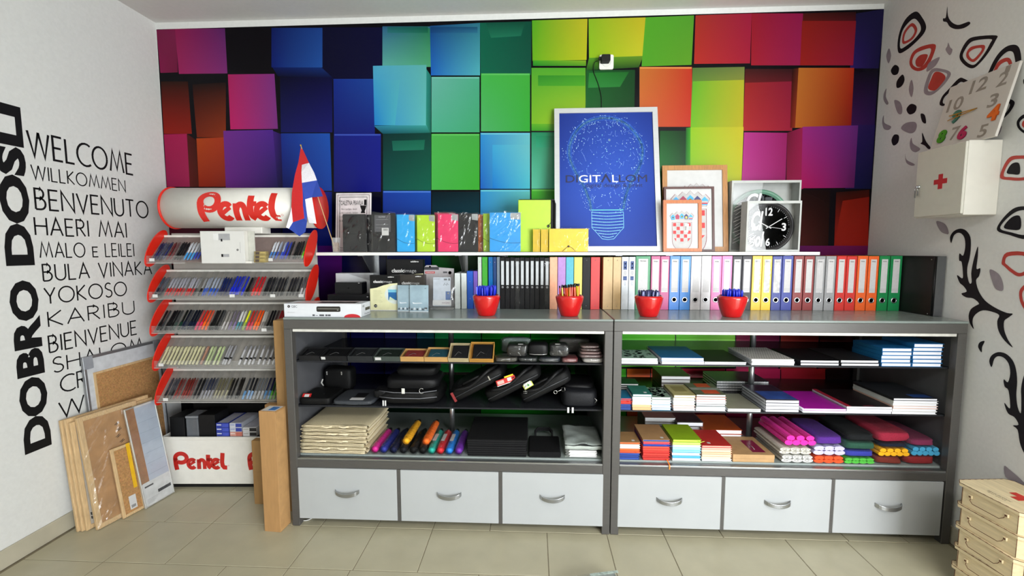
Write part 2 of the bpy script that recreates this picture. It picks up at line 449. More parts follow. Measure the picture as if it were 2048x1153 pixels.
# second row
pr.quad([(322, 163), (376, 163), (384, 268), (328, 268)], ('#26120c', '#281008', '#8c1a10', '#841c12'))
pr.quad([(385, 168), (452, 165), (452, 275), (394, 275)], ('#160b0a', '#1a0c0c', '#702410', '#843014'))
pr.quad([(456, 149), (549, 148), (556, 258), (461, 259)], ('#a4205a', '#7a307c', '#b81f62', '#742e7c'), 5)
pr.quad([(560, 155), (665, 155), (665, 265), (562, 265)], ('#060624', '#080834', '#101252', '#131464'))
pr.quad([(667, 158), (748, 158), (750, 268), (668, 268)], ('#142a84', '#1a4094', '#101a6a', '#121c74'), 5)
pr.quad([(850, 134), (862, 152), (862, 268), (851, 252)], ('#2a8a84', '#1a6a60', '#2a8a78', '#16584c'))
pr.quad([(748, 252), (853, 250), (860, 266), (766, 268)], ('#2a7a9a', '#3a9a94', '#124a58', '#1a645c'))
pr.quad([(746, 132), (853, 130), (852, 251), (749, 251)], ('#4aa0c4', '#58a8a4', '#1f80c8', '#5ab2b4'), 6)
pr.quad([(747, 160), (800, 160), (790, 251), (749, 251)], ('#3c98c4', '#50a6b4', '#1c78c4', '#44a6bc'))
Q(863, 154, 959, 265, '#62aa9c', '#46a07e', '#4aa688', '#3c9a68', '#6ab4a4')
Q(962, 147, 1060, 263, '#3fa846', '#3c9e38', '#48a260', '#2e9a32', '#58b45a')
Q(1063, 136, 1171, 262, '#4a9a2c', '#4a9a2a', '#74ac22', '#9eb01e')
Q(1076, 151, 1170, 172, '#2c8026', '#3a8a24', '#3c9028', '#4a9824')
Q(1063, 248, 1171, 262, '#52a024', '#7aa41e', '#308c24', '#3f8a20')
pr.quad([(1172, 141), (1270, 140), (1268, 262), (1170, 262)], ('#175224', '#123c1c', '#1c5c2a', '#143c1c'))
pr.quad([(1178, 146), (1258, 144), (1240, 174), (1176, 176)], ('#237428', '#1a5c22', '#2c7c38', '#267230'))
Q(1279, 134, 1384, 254, '#b4682c', '#b02e1e', '#c05a30', '#b42e20', '#d08848')
pr.quad([(1385, 136), (1489, 134), (1486, 254), (1381, 255)], ('#4a6a34', '#66743a', '#6aa620', '#b2a624'))
pr.quad([(1386, 163), (1488, 160), (1486, 254), (1381, 255)], ('#5aa228', '#aca828', '#66a820', '#b2a624'))
pr.quad([(1490, 138), (1588, 138), (1584, 262), (1486, 262)], ('#381212', '#2c1014', '#a4262a', '#901c34'))
pr.quad([(1490, 166), (1584, 163), (1582, 262), (1486, 262)], ('#90201e', '#7e1832', '#a4262a', '#901c34'))
pr.quad([(1584, 138), (1600, 136), (1592, 256), (1580, 256)], ('#1c0808', '#5a2010', '#601010', '#8a3018'))
pr.quad([(1597, 136), (1708, 136), (1702, 254), (1590, 256)], ('#ac6426', '#a42a16', '#aa5c22', '#7e1410'))
# third row
pr.quad([(328, 269), (374, 268), (380, 374), (334, 374)], ('#9c1a4a', '#a01c4e', '#8c1848', '#98204c'))
pr.quad([(374, 268), (392, 280), (398, 374), (380, 374)], ('#4a1414', '#3c1008', '#5a1a18', '#4a1810'))
pr.quad([(393, 277), (448, 275), (452, 374), (398, 374)], ('#a84014', '#a0341a', '#8c2412', '#7e2416'))
pr.quad([(546, 262), (566, 270), (568, 380), (554, 380)], ('#3c1c70', '#141248', '#1c1450', '#0e0c38'))
pr.quad([(447, 262), (546, 260), (556, 378), (452, 378)], ('#6c2a86', '#4c2488', '#64257c', '#201a5a'), 5)
pr.quad([(562, 267), (660, 267), (664, 382), (566, 382)], ('#142a84', '#1c4eaa', '#101a6c', '#163e9c'), 5)
Q(668, 268, 762, 384, '#141c78', '#161e84', '#101468', '#121880', '#3a50b0')
pr.quad([(766, 268), (862, 266), (862, 381), (766, 381)], ('#0a2c2c', '#0c3c34', '#0c4c48', '#125c48'))
pr.quad([(784, 282), (850, 280), (848, 300), (786, 302)], ('#12584a', '#12604a', '#1c6a58', '#1e6c54'))
Q(863, 268, 959, 380, '#48a84c', '#3e9c3e', '#44aa48', '#38a030', '#5ab858')
Q(961, 266, 1060, 378, '#2a84c4', '#62aeb4', '#1a58b4', '#46b0c0', '#60b4c8')
Q(985, 290, 1060, 378, '#3a9cc8', '#62aeb4', '#1a70c4', '#46b0c0')
Q(1063, 265, 1130, 378, '#1c8058', '#187048', '#58b498', '#3c9c74')
Q(1072, 272, 1126, 295, '#128058', '#10643c', '#2c9470', '#187048')
pr.quad([(1320, 262), (1372, 262), (1370, 380), (1318, 380)], ('#124a1c', '#0c2c12', '#1e7a34', '#124a20'))
pr.quad([(1372, 256), (1382, 255), (1384, 380), (1370, 380)], ('#145a1c', '#3a9a20', '#186a28', '#4aa020'))
pr.quad([(1381, 255), (1487, 254), (1482, 380), (1380, 380)], ('#86b41e', '#c0b22a', '#78b01e', '#b4b826'), 6)
pr.quad([(1488, 265), (1574, 266), (1570, 386), (1482, 386)], ('#a82e80', '#8e1c5c', '#ac3280', '#90205e'))
pr.quad([(1574, 266), (1605, 255), (1606, 378), (1572, 386)], ('#60102c', '#8c1a44', '#84183c', '#8e1c48'))
pr.quad([(1605, 254), (1716, 251), (1708, 376), (1602, 377)], ('#8c2474', '#5e2472', '#9c154e', '#641f64'), 6)
# fourth row, partly behind the shelf goods
pr.quad([(330, 378), (450, 378), (460, 530), (340, 530)], ('#3c0c20', '#501018', '#601024', '#3c0c28'))
pr.quad([(450, 380), (560, 380), (566, 520), (462, 520)], ('#24144c', '#120c38', '#300c40', '#0e0a30'))
Q(565, 384, 664, 500, '#0c1260', '#10207c', '#0a0e50', '#0c1662')
Q(668, 386, 762, 505, '#06061c', '#05051a', '#08083c', '#06062c')
Q(766, 382, 862, 503, '#16389c', '#1a4aa8', '#0e2270', '#10206c', '#4a78d0')
Q(864, 384, 959, 505, '#04141c', '#062028', '#0c4458', '#0e5060')
Q(961, 380, 1060, 505, '#2f88c4', '#5ab0a8', '#2a7cb4', '#3c9ca0', '#60b8c8')
Q(1063, 379, 1130, 505, '#40a02c', '#3a9428', '#2c8a22', '#2a801e', '#64b84c')
Q(1320, 381, 1480, 505, '#3a9424', '#5a9a24', '#2a701e', '#4a8020')
pr.quad([(1480, 388), (1606, 380), (1600, 492), (1478, 492)], ('#1c0a0c', '#1c0808', '#2c1210', '#240c0a'))
pr.quad([(1602, 380), (1660, 380), (1656, 492), (1600, 492)], ('#160706', '#120606', '#401410', '#240c08'))
pr.quad([(1672, 385), (1738, 380), (1736, 492), (1668, 492)], ('#2c0c08', '#3c0e08', '#84180f', '#901a10'))
pr.quad([(1685, 402), (1738, 394), (1736, 492), (1668, 492)], ('#841c0e', '#8c1c12', '#801810', '#901a10'))
# fifth row and below, between the shelf and the cabinets
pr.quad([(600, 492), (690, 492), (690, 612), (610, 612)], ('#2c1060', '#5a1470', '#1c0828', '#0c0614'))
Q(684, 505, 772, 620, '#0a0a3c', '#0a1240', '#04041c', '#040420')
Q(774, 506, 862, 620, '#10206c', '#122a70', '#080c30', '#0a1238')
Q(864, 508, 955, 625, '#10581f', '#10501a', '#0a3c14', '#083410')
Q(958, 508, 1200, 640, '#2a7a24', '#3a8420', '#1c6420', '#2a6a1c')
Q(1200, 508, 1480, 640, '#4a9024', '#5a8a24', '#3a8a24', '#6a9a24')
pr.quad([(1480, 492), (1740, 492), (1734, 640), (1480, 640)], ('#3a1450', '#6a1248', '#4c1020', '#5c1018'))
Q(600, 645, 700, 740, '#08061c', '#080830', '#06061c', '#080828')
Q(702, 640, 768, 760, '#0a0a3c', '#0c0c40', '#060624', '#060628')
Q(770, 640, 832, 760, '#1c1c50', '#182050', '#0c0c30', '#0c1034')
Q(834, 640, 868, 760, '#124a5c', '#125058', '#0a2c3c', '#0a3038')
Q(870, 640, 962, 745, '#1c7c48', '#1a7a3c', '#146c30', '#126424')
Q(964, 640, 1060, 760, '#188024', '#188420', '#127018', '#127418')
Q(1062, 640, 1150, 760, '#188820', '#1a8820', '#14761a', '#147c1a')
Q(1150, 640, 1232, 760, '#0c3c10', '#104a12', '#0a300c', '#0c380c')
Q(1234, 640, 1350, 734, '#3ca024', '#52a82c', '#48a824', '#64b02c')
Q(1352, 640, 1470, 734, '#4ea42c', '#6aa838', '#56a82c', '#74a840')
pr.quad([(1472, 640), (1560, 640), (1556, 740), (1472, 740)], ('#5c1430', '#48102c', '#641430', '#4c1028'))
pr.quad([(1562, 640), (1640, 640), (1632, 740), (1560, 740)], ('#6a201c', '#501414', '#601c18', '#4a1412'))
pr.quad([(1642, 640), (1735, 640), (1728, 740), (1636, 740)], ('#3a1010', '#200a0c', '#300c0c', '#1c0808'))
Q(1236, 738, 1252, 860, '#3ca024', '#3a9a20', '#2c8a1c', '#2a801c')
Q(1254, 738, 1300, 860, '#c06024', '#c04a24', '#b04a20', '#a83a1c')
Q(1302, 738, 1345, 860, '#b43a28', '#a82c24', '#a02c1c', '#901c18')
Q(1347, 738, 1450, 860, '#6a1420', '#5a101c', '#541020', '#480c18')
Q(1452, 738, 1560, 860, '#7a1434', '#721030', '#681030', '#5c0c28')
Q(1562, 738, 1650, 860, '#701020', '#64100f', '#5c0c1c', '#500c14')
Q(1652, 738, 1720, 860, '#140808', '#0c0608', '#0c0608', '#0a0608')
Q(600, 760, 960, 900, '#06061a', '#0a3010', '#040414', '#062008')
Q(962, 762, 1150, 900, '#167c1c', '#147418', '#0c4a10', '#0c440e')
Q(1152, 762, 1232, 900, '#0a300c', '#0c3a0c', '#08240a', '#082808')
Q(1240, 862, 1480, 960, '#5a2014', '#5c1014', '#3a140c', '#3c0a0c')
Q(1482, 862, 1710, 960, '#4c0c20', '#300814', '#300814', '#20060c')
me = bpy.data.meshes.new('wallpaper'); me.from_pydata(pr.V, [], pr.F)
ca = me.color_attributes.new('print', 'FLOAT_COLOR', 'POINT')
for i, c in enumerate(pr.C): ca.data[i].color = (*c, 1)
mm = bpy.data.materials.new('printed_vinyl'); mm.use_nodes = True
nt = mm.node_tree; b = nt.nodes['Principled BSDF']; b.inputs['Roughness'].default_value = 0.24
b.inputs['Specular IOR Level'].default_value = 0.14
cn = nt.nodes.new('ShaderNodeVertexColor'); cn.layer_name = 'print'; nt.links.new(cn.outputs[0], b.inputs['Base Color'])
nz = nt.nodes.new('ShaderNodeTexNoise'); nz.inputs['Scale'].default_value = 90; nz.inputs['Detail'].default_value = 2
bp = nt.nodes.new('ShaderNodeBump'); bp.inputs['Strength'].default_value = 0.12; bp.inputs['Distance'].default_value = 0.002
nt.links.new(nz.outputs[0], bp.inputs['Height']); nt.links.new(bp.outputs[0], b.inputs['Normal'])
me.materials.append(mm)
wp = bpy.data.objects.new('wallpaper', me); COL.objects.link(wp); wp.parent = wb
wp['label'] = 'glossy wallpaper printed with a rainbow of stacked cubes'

# ------------------------------------------------------------------ lettering on the left wall
def arc(cx, cy, rx, ry, a0, a1, n=10): return [(cx + rx * cos(R(a0 + (a1 - a0) * i / n)), cy + ry * sin(R(a0 + (a1 - a0) * i / n))) for i in range(n + 1)]
G = {'W': (1.05, [[(0, 1), (.27, 0), (.53, 1)], [(.53, 1), (.79, 0), (1.05, 1)]]),
     'E': (.48, [[(.48, 1), (0, 1), (0, 0), (.48, 0)], [(0, .52), (.42, .52)]]),
     'L': (.45, [[(0, 1), (0, 0), (.45, 0)]]),
     'C': (.72, [arc(.5, .5, .5, .5, 55, 305, 14)]),
     'O': (.92, [arc(.46, .5, .46, .5, 0, 345, 22) + [(.92, .5)]]),
     'M': (.92, [[(0, 0), (.2, 1), (.46, .12), (.72, 1), (.92, 0)]]),
     'I': (.04, [[(.02, 0), (.02, 1)]]),
     'N': (.68, [[(0, 0), (0, 1), (.68, 0), (.68, 1)]]),
     'K': (.55, [[(0, 0), (0, 1)], [(.52, 1), (.02, .5), (.55, 0)]]),
     'B': (.52, [[(.25, .54), (0, .54)], [(0, 0), (0, 1), (.24, 1)] + arc(.24, .77, .2, .23, 90, -90, 8) + arc(.24, .27, .27, .27, 90, -90, 8) + [(0, 0)]]),
     'V': (.66, [[(0, 1), (.33, 0), (.66, 1)]]),
     'U': (.62, [[(0, 1)] + arc(.31, .31, .31, .31, 180, 360, 10) + [(.62, 1)]]),
     'T': (.6, [[(0, 1), (.6, 1)], [(.3, 1), (.3, 0)]]),
     'H': (.64, [[(0, 0), (0, 1)], [(.64, 0), (.64, 1)], [(0, .52), (.64, .52)]]),
     'A': (.7, [[(0, 0), (.35, 1), (.7, 0)], [(.12, .34), (.58, .34)]]),
     'R': (.52, [[(0, 0), (0, 1), (.24, 1)] + arc(.24, .75, .23, .25, 90, -90, 8) + [(.02, .5)], [(.2, .5), (.52, 0)]]),
     'S': (.48, [arc(.25, .75, .22, .25, 40, 200, 7) + arc(.24, .26, .24, .26, 90, -150, 9)]),
     'Y': (.6, [[(0, 1), (.3, .45), (.6, 1)], [(.3, .45), (.3, 0)]]),
     ' ': (.3, [])}
TL = Matrix(((0, -1, 0, XL + 0.0008), (1, 0, 0, 0), (0, 0, 1, 0), (0, 0, 0, 1)))       # local x -> +Y, local y -> -X (so -y faces the room)
def wall_word(word, l0, l1, r0, r1, wt=0.094):
    """word between left top/bottom and right top/bottom pixels"""
    a0, a1, b0, b1 = [at(x, y, X=XL) for x, y in (l0, l1, r0, r1)]
    y0 = (a0.y + a1.y) / 2; y1 = (b0.y + b1.y) / 2; z1 = (a0.z + b0.z) / 2; z0 = (a1.z + b1.z) / 2
    gap = 0.2; n = len(word); tot = sum(G[c][0] for c in word) + gap * (n - 1)
    h = z1 - z0; sx = (y1 - y0) / tot; mb = MB(); x = 0
    for c in word:
        small = 0.72 if (word == 'MALO E LEILEI' and c == 'E' and word.index(c) == 5 and abs(x - sum(G[q][0] + gap for q in 'MALO ')) < 1e-6) else 1
        for P in G[c][1]:
            mb.stroke([(y0 + (x + p[0]) * sx, z0 + p[1] * h * small) for p in P], wt * h, INK, TL)
        x += G[c][0] + gap
    if mb.V: mb.build('lettering', wl)
wall_word('WELCOME', (49, 260), (62, 313), (264, 310), (265, 349))
wall_word('WILLKOMMEN', (57, 329), (68, 358), (250, 361), (250, 384))
wall_word('BENVENUTO', (69, 379), (71, 418), (293, 403), (298, 437))
wall_word('HAERI MAI', (68, 434), (71, 470), (252, 447), (253, 476))
wall_word('MALO E LEILEI', (79, 485), (79, 515), (267, 488.6), (268, 513.6), 0.09)
wall_word('BULA VINAKA', (84, 527), (87, 562), (301, 525), (304, 549))
wall_word('YOKOSO', (84, 577), (94, 607), (252, 564), (253, 592))
wall_word('KARIBU', (94, 623), (98, 652), (268, 603), (268, 629))
wall_word('BIENVENUE', (96, 672), (99, 704), (271, 643), (274, 670))
wall_word('SHALOM', (104, 714), (107, 745), (284, 679), (286, 702))
wall_word('CR', (121, 754), (121, 787), (172, 740), (173, 772))
wall_word('WI', (111, 808), (126, 835), (178, 787), (180, 817))
# the big upright greeting, read from the bottom up
a = at(47, 910, X=XL); b_ = at(106, 889, X=XL); c_ = at(6, 250, X=XL); c2 = at(36, 254, X=XL)
ya, yb = at(46, 880, X=XL).y, at(102, 868, X=XL).y
for word, pz0, pz1 in (('DOBRO', at(75, 901, X=XL).z, at(32, 562, X=XL).z), ('DO\u0160LI', at(32, 532, X=XL).z, at(14, 208, X=XL).z)):
    V, F, x0, x1, y0, y1 = text_geo(word, 0.045)
    if word != 'DOBRO': y1 = text_geo('DOLI', 0.045)[5]
    mb = MB()
    mb.add([(yb - (v[1] - y0) / (y1 - y0) * (yb - ya), 0, pz0 + (v[0] - x0) / (x1 - x0) * (pz1 - pz0)) for v in V], F, INK, TL)
    mb.build('lettering', wl)

# ------------------------------------------------------------------ ornament stuck on the right wall
decb = M('#17151a', 0.6, var=0.02); decr = M('#b03a32', 0.6, var=0.04); decg = M('#8d848c', 0.6, var=0.04)
TRW = Matrix(((0, 1, 0, XR), (-1, 0, 0, 0), (0, 0, 1, 0), (0, 0, 0, 1)))     # local x -> -Y, -y faces the room
_ol = [0]
def deco(P, m, sm=4, zoom='A', name='ornament'):
    Q_ = []
    for u, v in P:
        if zoom == 'A': px, py = 1720 + u / 2.4024, v / 2.4024
        elif zoom == 'B': px, py = 1780 + u / 2.306, 400 + v / 2.306
        else: px, py = u, v
        p = at(px, py, X=XR); Q_.append((-p.y, p.z))
    if sm: Q_ = smooth_poly(Q_, sm)
    _ol[0] += 1
    MB().add([(q[0], -0.0006 - 0.00002 * _ol[0], q[1]) for q in Q_], [tuple(range(len(Q_)))], m, TRW).build(name, wr)
def ring(o, i, m, zoom='A'):
    """a band between two outlines with the same number of points"""
    def cv(P):
        r = []
        for u, v in P:
            px, py = (1720 + u / 2.4024, v / 2.4024) if zoom == 'A' else ((1780 + u / 2.306, 400 + v / 2.306) if zoom == 'B' else (u, v))
            p = at(px, py, X=XR); r.append((-p.y, p.z))
        return smooth_poly(r, 4)
    a, b2 = cv(o), cv(i); n = len(a); _ol[0] += 1; d = -0.0006 - 0.00002 * _ol[0]
    MB().add([(p[0], d, p[1]) for p in a + b2], [(k, (k + 1) % n, n + (k + 1) % n, n + k) for k in range(n)], m, TRW).build('ornament', wr)
def scale_in(P, k, dx=0, dy=0):
    cx = sum(p[0] for p in P) / len(P); cy = sum(p[1] for p in P) / len(P)
    return [(cx + (p[0] - cx) * k + dx, cy + (p[1] - cy) * k + dy) for p in P]
p1_ = [(270, 55), (300, 85), (318, 125), (308, 160), (270, 202), (225, 240), (187, 255), (181, 205), (195, 140), (225, 85)]
ring(p1_, [(262, 90), (283, 108), (293, 132), (288, 155), (258, 192), (220, 222), (196, 233), (193, 200), (205, 148), (234, 108)], decb)
p2_ = [(247, 112), (268, 122), (275, 150), (252, 190), (210, 212), (203, 188), (214, 148)]
ring(p2_, [(245, 128), (258, 136), (262, 155), (244, 183), (216, 198), (213, 182), (222, 155)], decr)
p3_ = [(362, 213), (355, 260), (325, 320), (285, 342), (250, 330), (238, 298), (255, 250), (300, 222)]
ring(p3_, [(340, 233), (335, 265), (310, 308), (282, 326), (258, 315), (252, 292), (268, 258), (305, 240)], decr)
deco([(325, 262), (318, 290), (297, 320), (272, 318), (268, 290), (290, 265)], decr)
deco([(384, 275), (368, 310), (345, 332), (320, 344), (328, 308), (352, 288)], decg)
p4_ = [(345, 333), (398, 332), (437, 350), (420, 388), (380, 432), (340, 458), (308, 446), (316, 395)]
ring(p4_, [(354, 347), (395, 346), (420, 358), (402, 390), (368, 428), (340, 440), (326, 432), (334, 392)], decg)
deco([(360, 347), (393, 350), (412, 372), (394, 402), (360, 435), (328, 425), (340, 385)], decr)
deco([(420, 30), (423, 75), (440, 105), (470, 120), (500, 112), (524, 104), (530, 115), (500, 135), (460, 140), (432, 128), (418, 107), (401, 103), (400, 88), (413, 84)], decb, 3)
deco([(425, 205), (434, 228), (445, 240), (432, 266), (412, 240), (420, 222)], decg)
p5_ = [(655, 170), (652, 195), (620, 250), (580, 300), (545, 328), (510, 318), (481, 285), (484, 248), (515, 195), (555, 176)]
ring(p5_, [(632, 188), (626, 208), (600, 255), (568, 296), (545, 312), (518, 302), (496, 276), (500, 250), (530, 206), (568, 192)], decb)
ring([(600, 218), (595, 246), (562, 288), (540, 298), (515, 280), (512, 255), (530, 228), (565, 218)], [(585, 232), (579, 250), (554, 278), (540, 284), (526, 270), (524, 254), (540, 240), (562, 232)], decr)
p6_ = [(610, 390), (625, 330), (660, 265), (702, 225), (745, 215), (768, 235), (776, 290), (768, 345), (745, 375), (690, 400)]
ring(p6_, [(625, 385), (642, 335), (672, 282), (706, 250), (732, 248), (742, 268), (748, 310), (742, 345), (735, 360), (690, 385)], decb)
ring([(630, 415), (640, 350), (662, 300), (700, 278), (725, 285), (735, 325), (735, 380)], [(645, 410), (652, 355), (672, 315), (700, 297), (712, 302), (720, 332), (715, 375)], decr)
ring([(395, 510), (392, 470), (430, 425), (475, 378), (500, 378), (535, 405), (540, 470)], [(410, 500), (404, 472), (440, 436), (478, 398), (497, 396), (515, 412), (520, 462)], decb)
for P in ([(140, 232), (150, 268), (138, 305), (127, 270)], [(248, 383), (258, 425), (248, 468), (235, 430)], [(128, 425), (125, 465), (138, 495), (128, 503), (114, 480), (115, 450)],
          [(165, 484), (190, 488), (203, 515), (200, 548), (180, 540)], [(198, 618), (220, 592), (262, 586), (274, 605), (262, 635), (235, 640)],
          [(115, 553), (118, 590), (150, 608), (138, 625), (115, 618), (107, 585)], [(248, 662), (255, 690), (290, 715), (268, 732), (246, 720), (240, 690)],
          [(218, 738), (225, 768), (264, 790), (248, 797), (222, 780)], [(370, 1063), (410, 1078), (427, 1115), (420, 1127), (388, 1108), (372, 1085)], [(660, 640), (682, 605), (678, 630), (662, 655)]):
    deco(P, decg)
for P in ([(168, 312), (188, 325), (182, 355), (160, 360), (149, 338)], [(205, 358), (215, 385), (200, 415), (178, 422), (178, 390)], [(245, 500), (272, 510), (265, 540), (238, 550), (224, 525)],
          [(292, 548), (312, 553), (318, 592), (300, 585)], [(165, 648), (187, 652), (184, 685), (162, 700), (152, 675)], [(300, 638), (318, 680), (342, 712), (328, 716), (312, 700), (292, 690), (300, 680)],
          [(785, 388), (790, 380), (795, 400), (788, 404)]):
    deco(P, decb)
ring([(680, 480), (715, 475), (745, 492), (725, 535), (690, 570), (660, 590), (650, 530)], [(690, 500), (712, 495), (722, 505), (708, 535), (685, 555), (668, 560), (665, 525)], decb)
deco([(688, 505), (706, 502), (702, 525), (682, 545)], decr)
ring([(800, 552), (775, 558), (755, 585), (760, 615), (788, 640), (815, 640), (835, 590)], [(800, 568), (782, 572), (768, 590), (773, 612), (792, 628), (810, 625), (822, 590)], decb)
deco([(800, 575), (783, 585), (780, 605), (800, 618), (815, 595)], decr)
ring([(720, 757), (765, 748), (815, 760), (820, 850), (780, 868), (720, 866), (675, 855), (690, 800)], [(730, 772), (765, 764), (800, 772), (805, 840), (775, 854), (725, 852), (692, 846), (704, 805)], decr)
deco([(730, 788), (765, 785), (768, 835), (735, 838), (706, 830)], decb)
ring([(735, 1005), (790, 992), (850, 1005), (850, 1110), (800, 1150), (720, 1130), (660, 1108), (680, 1060)], [(745, 1022), (790, 1010), (835, 1022), (835, 1098), (795, 1130), (730, 1118), (676, 1100), (696, 1062)], decb)
deco([(730, 1045), (770, 1040), (772, 1100), (730, 1105), (692, 1092)], decb)
# scrolls below the first aid cabinet
sc1 = [(283, 200), (278, 172), (295, 145), (325, 133), (352, 142), (372, 172), (374, 220), (368, 270), (358, 310), (358, 350), (368, 385), (378, 380), (376, 340), (382, 300), (393, 255), (407, 214), (406, 262), (400, 318), (418, 316), (412, 352), (398, 372),
       (410, 420), (440, 465), (490, 500), (540, 522), (568, 526), (545, 545), (528, 560), (528, 600), (545, 645), (568, 682), (530, 650), (502, 605), (496, 560), (505, 532), (470, 516), (430, 510), (400, 525), (385, 545), (382, 570), (388, 597), (370, 570), (364, 535),
       (374, 505), (398, 488), (412, 478), (385, 455), (352, 450), (330, 433), (355, 423), (340, 398), (322, 382), (310, 347), (332, 362), (338, 350), (332, 288), (320, 280), (322, 247), (338, 258), (348, 220), (346, 180), (333, 158), (315, 152), (298, 162), (290, 180)]
deco(sc1, decb, 3, 'B')
sc2 = [(470, 772), (459, 745), (470, 718), (500, 703), (535, 710), (565, 738), (582, 780), (588, 840), (584, 900), (590, 955), (605, 985), (607, 920), (606, 870), (618, 815), (640, 790), (650, 900), (650, 1100), (640, 1180), (618, 1165), (600, 1120), (590, 1062), (568, 1042), (594, 1038), (575, 1003), (545, 985), (528, 936), (550, 962), (556, 950),
       (548, 880), (530, 862), (526, 828), (545, 842), (556, 800), (548, 755), (525, 728), (500, 722), (482, 735)]
deco(sc2, decb, 3, 'B')
for P in ([(408, 680), (415, 658), (438, 652), (426, 680), (424, 704)],): deco(P, decb, 4, 'B')
for P in ([(461, 322), (500, 340), (520, 375), (522, 418), (490, 412), (472, 375)], [(217, 98), (250, 112), (268, 140), (268, 158), (240, 150), (222, 125)]): deco(P, decg, 4, 'B')
ring([(540, 243), (640, 248), (640, 330), (598, 354), (560, 335), (530, 308), (516, 290)], [(548, 260), (628, 262), (628, 320), (598, 338), (568, 322), (544, 302), (532, 288)], decr, 'B')
ring([(650, 380), (612, 400), (597, 430), (606, 480), (640, 520), (670, 450)], [(645, 400), (622, 412), (611, 435), (618, 472), (640, 500), (655, 450)], decr, 'B')
deco([(2009, 933), (2020, 940), (2048, 965), (2060, 985), (2030, 965), (2012, 955)], decg, 3, 'C')
# ------------------------------------------------------------------ the two display cabinets
YFR, CT = 2.277, 1.160
drawm = M('#a6a9ab', 0.42, var=0.01, scale=6); stripm = M('#c9c8c2', 0.4); shelfm = M('#25262a', 0.25, var=0.03)
innerm = M('#55565a', 0.5, var=0.04, scale=12); topm = M('#7a8380', 0.24, 'brushed', var=0.03)
alum = M('#a9abad', 0.32, 'brushed', metal=0.9, var=0.03); floorshelf = M('#8e9795', 0.35, var=0.02)
Z_BOT, Z_MID, Z_TOP = 0.395, 0.668, 0.917
def display_cabinet(x0, x1, label, draws, colx):
    t = thing('display_cabinet', label, 'cabinet', ((x0 + x1) / 2, YFR, 0))
    a, b = x0 - (x0 + x1) / 2, x1 - (x0 + x1) / 2
    D = 0.70
    for sx in (a, b - 0.042):
        MB().box(sx, sx + 0.042, 0, 0.04, 0, CT - 0.062, GREYM, 0.002).build('post', t)
    for sx in (a, b - 0.042):
        MB().box(sx, sx + 0.042, D - 0.04, D, 0, CT - 0.062, GREYM, 0.002).build('post', t)
    MB().box(a, b, 0, 0.04, CT - 0.062, CT - 0.012, GREYM, 0.002).build('rail', t)
    MB().box(a, b, -0.004, D, CT - 0.012, CT, topm, 0.003).build('top_panel', t)
    MB().box(a + 0.042, b - 0.042, 0.0, 0.04, 0.336, 0.378, GREYM, 0.002).build('rail', t)
    MB().box(a + 0.044, b - 0.044, 0.006, 0.034, CT - 0.078, CT - 0.0625, stripm, 0.002).build('door_track', t, )
    r = MB()
    for yy in (0.004, 0.018, 0.031): r.box(a + 0.043, b - 0.043, yy, yy + 0.006, 0.3785, 0.388, alum)
    r.build('door_track', t)
    for sx in (a + 0.008, b - 0.026):
        MB().box(sx, sx + 0.018, 0.041, D - 0.041, 0.05, CT - 0.0125, innerm).build('side_panel', t)
    MB().box(a + 0.027, b - 0.027, 0.042, D - 0.02, 0.372, Z_BOT, floorshelf).build('bottom_shelf', t)
    for z in (Z_MID, Z_TOP):
        MB().box(a + 0.027, b - 0.027, 0.045, D - 0.03, z - 0.009, z, shelfm, 0.0015).build('shelf', t)
    for u0, u1 in ((Z_BOT, Z_MID - 0.0095), (Z_MID, Z_TOP - 0.0095), (Z_TOP, CT - 0.0125)):
        MB().tube([(colx - (x0 + x1) / 2, 0.36, u0 + 0.0005), (colx - (x0 + x1) / 2, 0.36, u1 - 0.0005)], 0.016, alum, 14).build('shelf_column', t)
    MB().box(a + 0.03, b - 0.03, 0.30, 0.315, 0.05, 0.371, innerm).build('drawer_case_back', t)
    for i, (d0, d1) in enumerate(draws):
        dx0, dx1 = d0 - (x0 + x1) / 2, d1 - (x0 + x1) / 2
        d = MB().box(dx0, dx1, -0.002, 0.016, 0.045, 0.333, drawm, 0.0015).box(dx0 + 0.012, dx1 - 0.012, 0.016, 0.28, 0.06, 0.25, innerm).build('drawer', t)
        cx = (dx0 + dx1) / 2; cz = 0.205
        P = [(cx + 0.066 * u, -0.004 - 0.026 * (1 - u * u) ** 0.5, cz - 0.004 + 0.006 * u * u - 0.006 * (1 - u * u)) for u in [-1 + 2 * k / 14 for k in range(15)]]
        h = MB()
        V = []; F = []
        for k, p in enumerate(P):
            for dy, dz in ((-0.003, -0.010), (-0.003, 0.010), (0.003, 0.010), (0.003, -0.010)): V.append((p[0], p[1] + dy, p[2] + dz))
        for k in range(14):
            for j in range(4): F.append((k * 4 + j, k * 4 + (j + 1) % 4, k * 4 + 4 + (j + 1) % 4, k * 4 + 4 + j))
        F += [(0, 1, 2, 3), (59, 58, 57, 56)]
        h.add(V, F, alum); h.build('handle', d, bevel=0.001)
    for i in range(2):
        m_ = (draws[i][1] + draws[i + 1][0]) / 2 - (x0 + x1) / 2
        MB().box(m_ - 0.010, m_ + 0.010, 0, 0.04, 0.042, 0.335, GREYM, 0.0015).build('divider', t)
    return t
def px(x, y=985, Y=YFR): return at(x, y, Y=Y).x
display_cabinet(-1.321, 0.411, 'grey metal display cabinet with three white drawers, holding bags, umbrellas and wallets', [(px(597.5), px(794)), (px(801.5), px(997)), (px(1004.5), px(1206))], 0.5 * (px(904, 800, 2.64) + px(904, 800, 2.64)))
display_cabinet(0.4155, 2.145, 'grey metal display cabinet with three white drawers, holding notebooks and felt sheets', [(px(1236), px(1442.5)), (px(1449.5), px(1662)), (px(1669), px(1886))], px(1500, 800, 2.64))

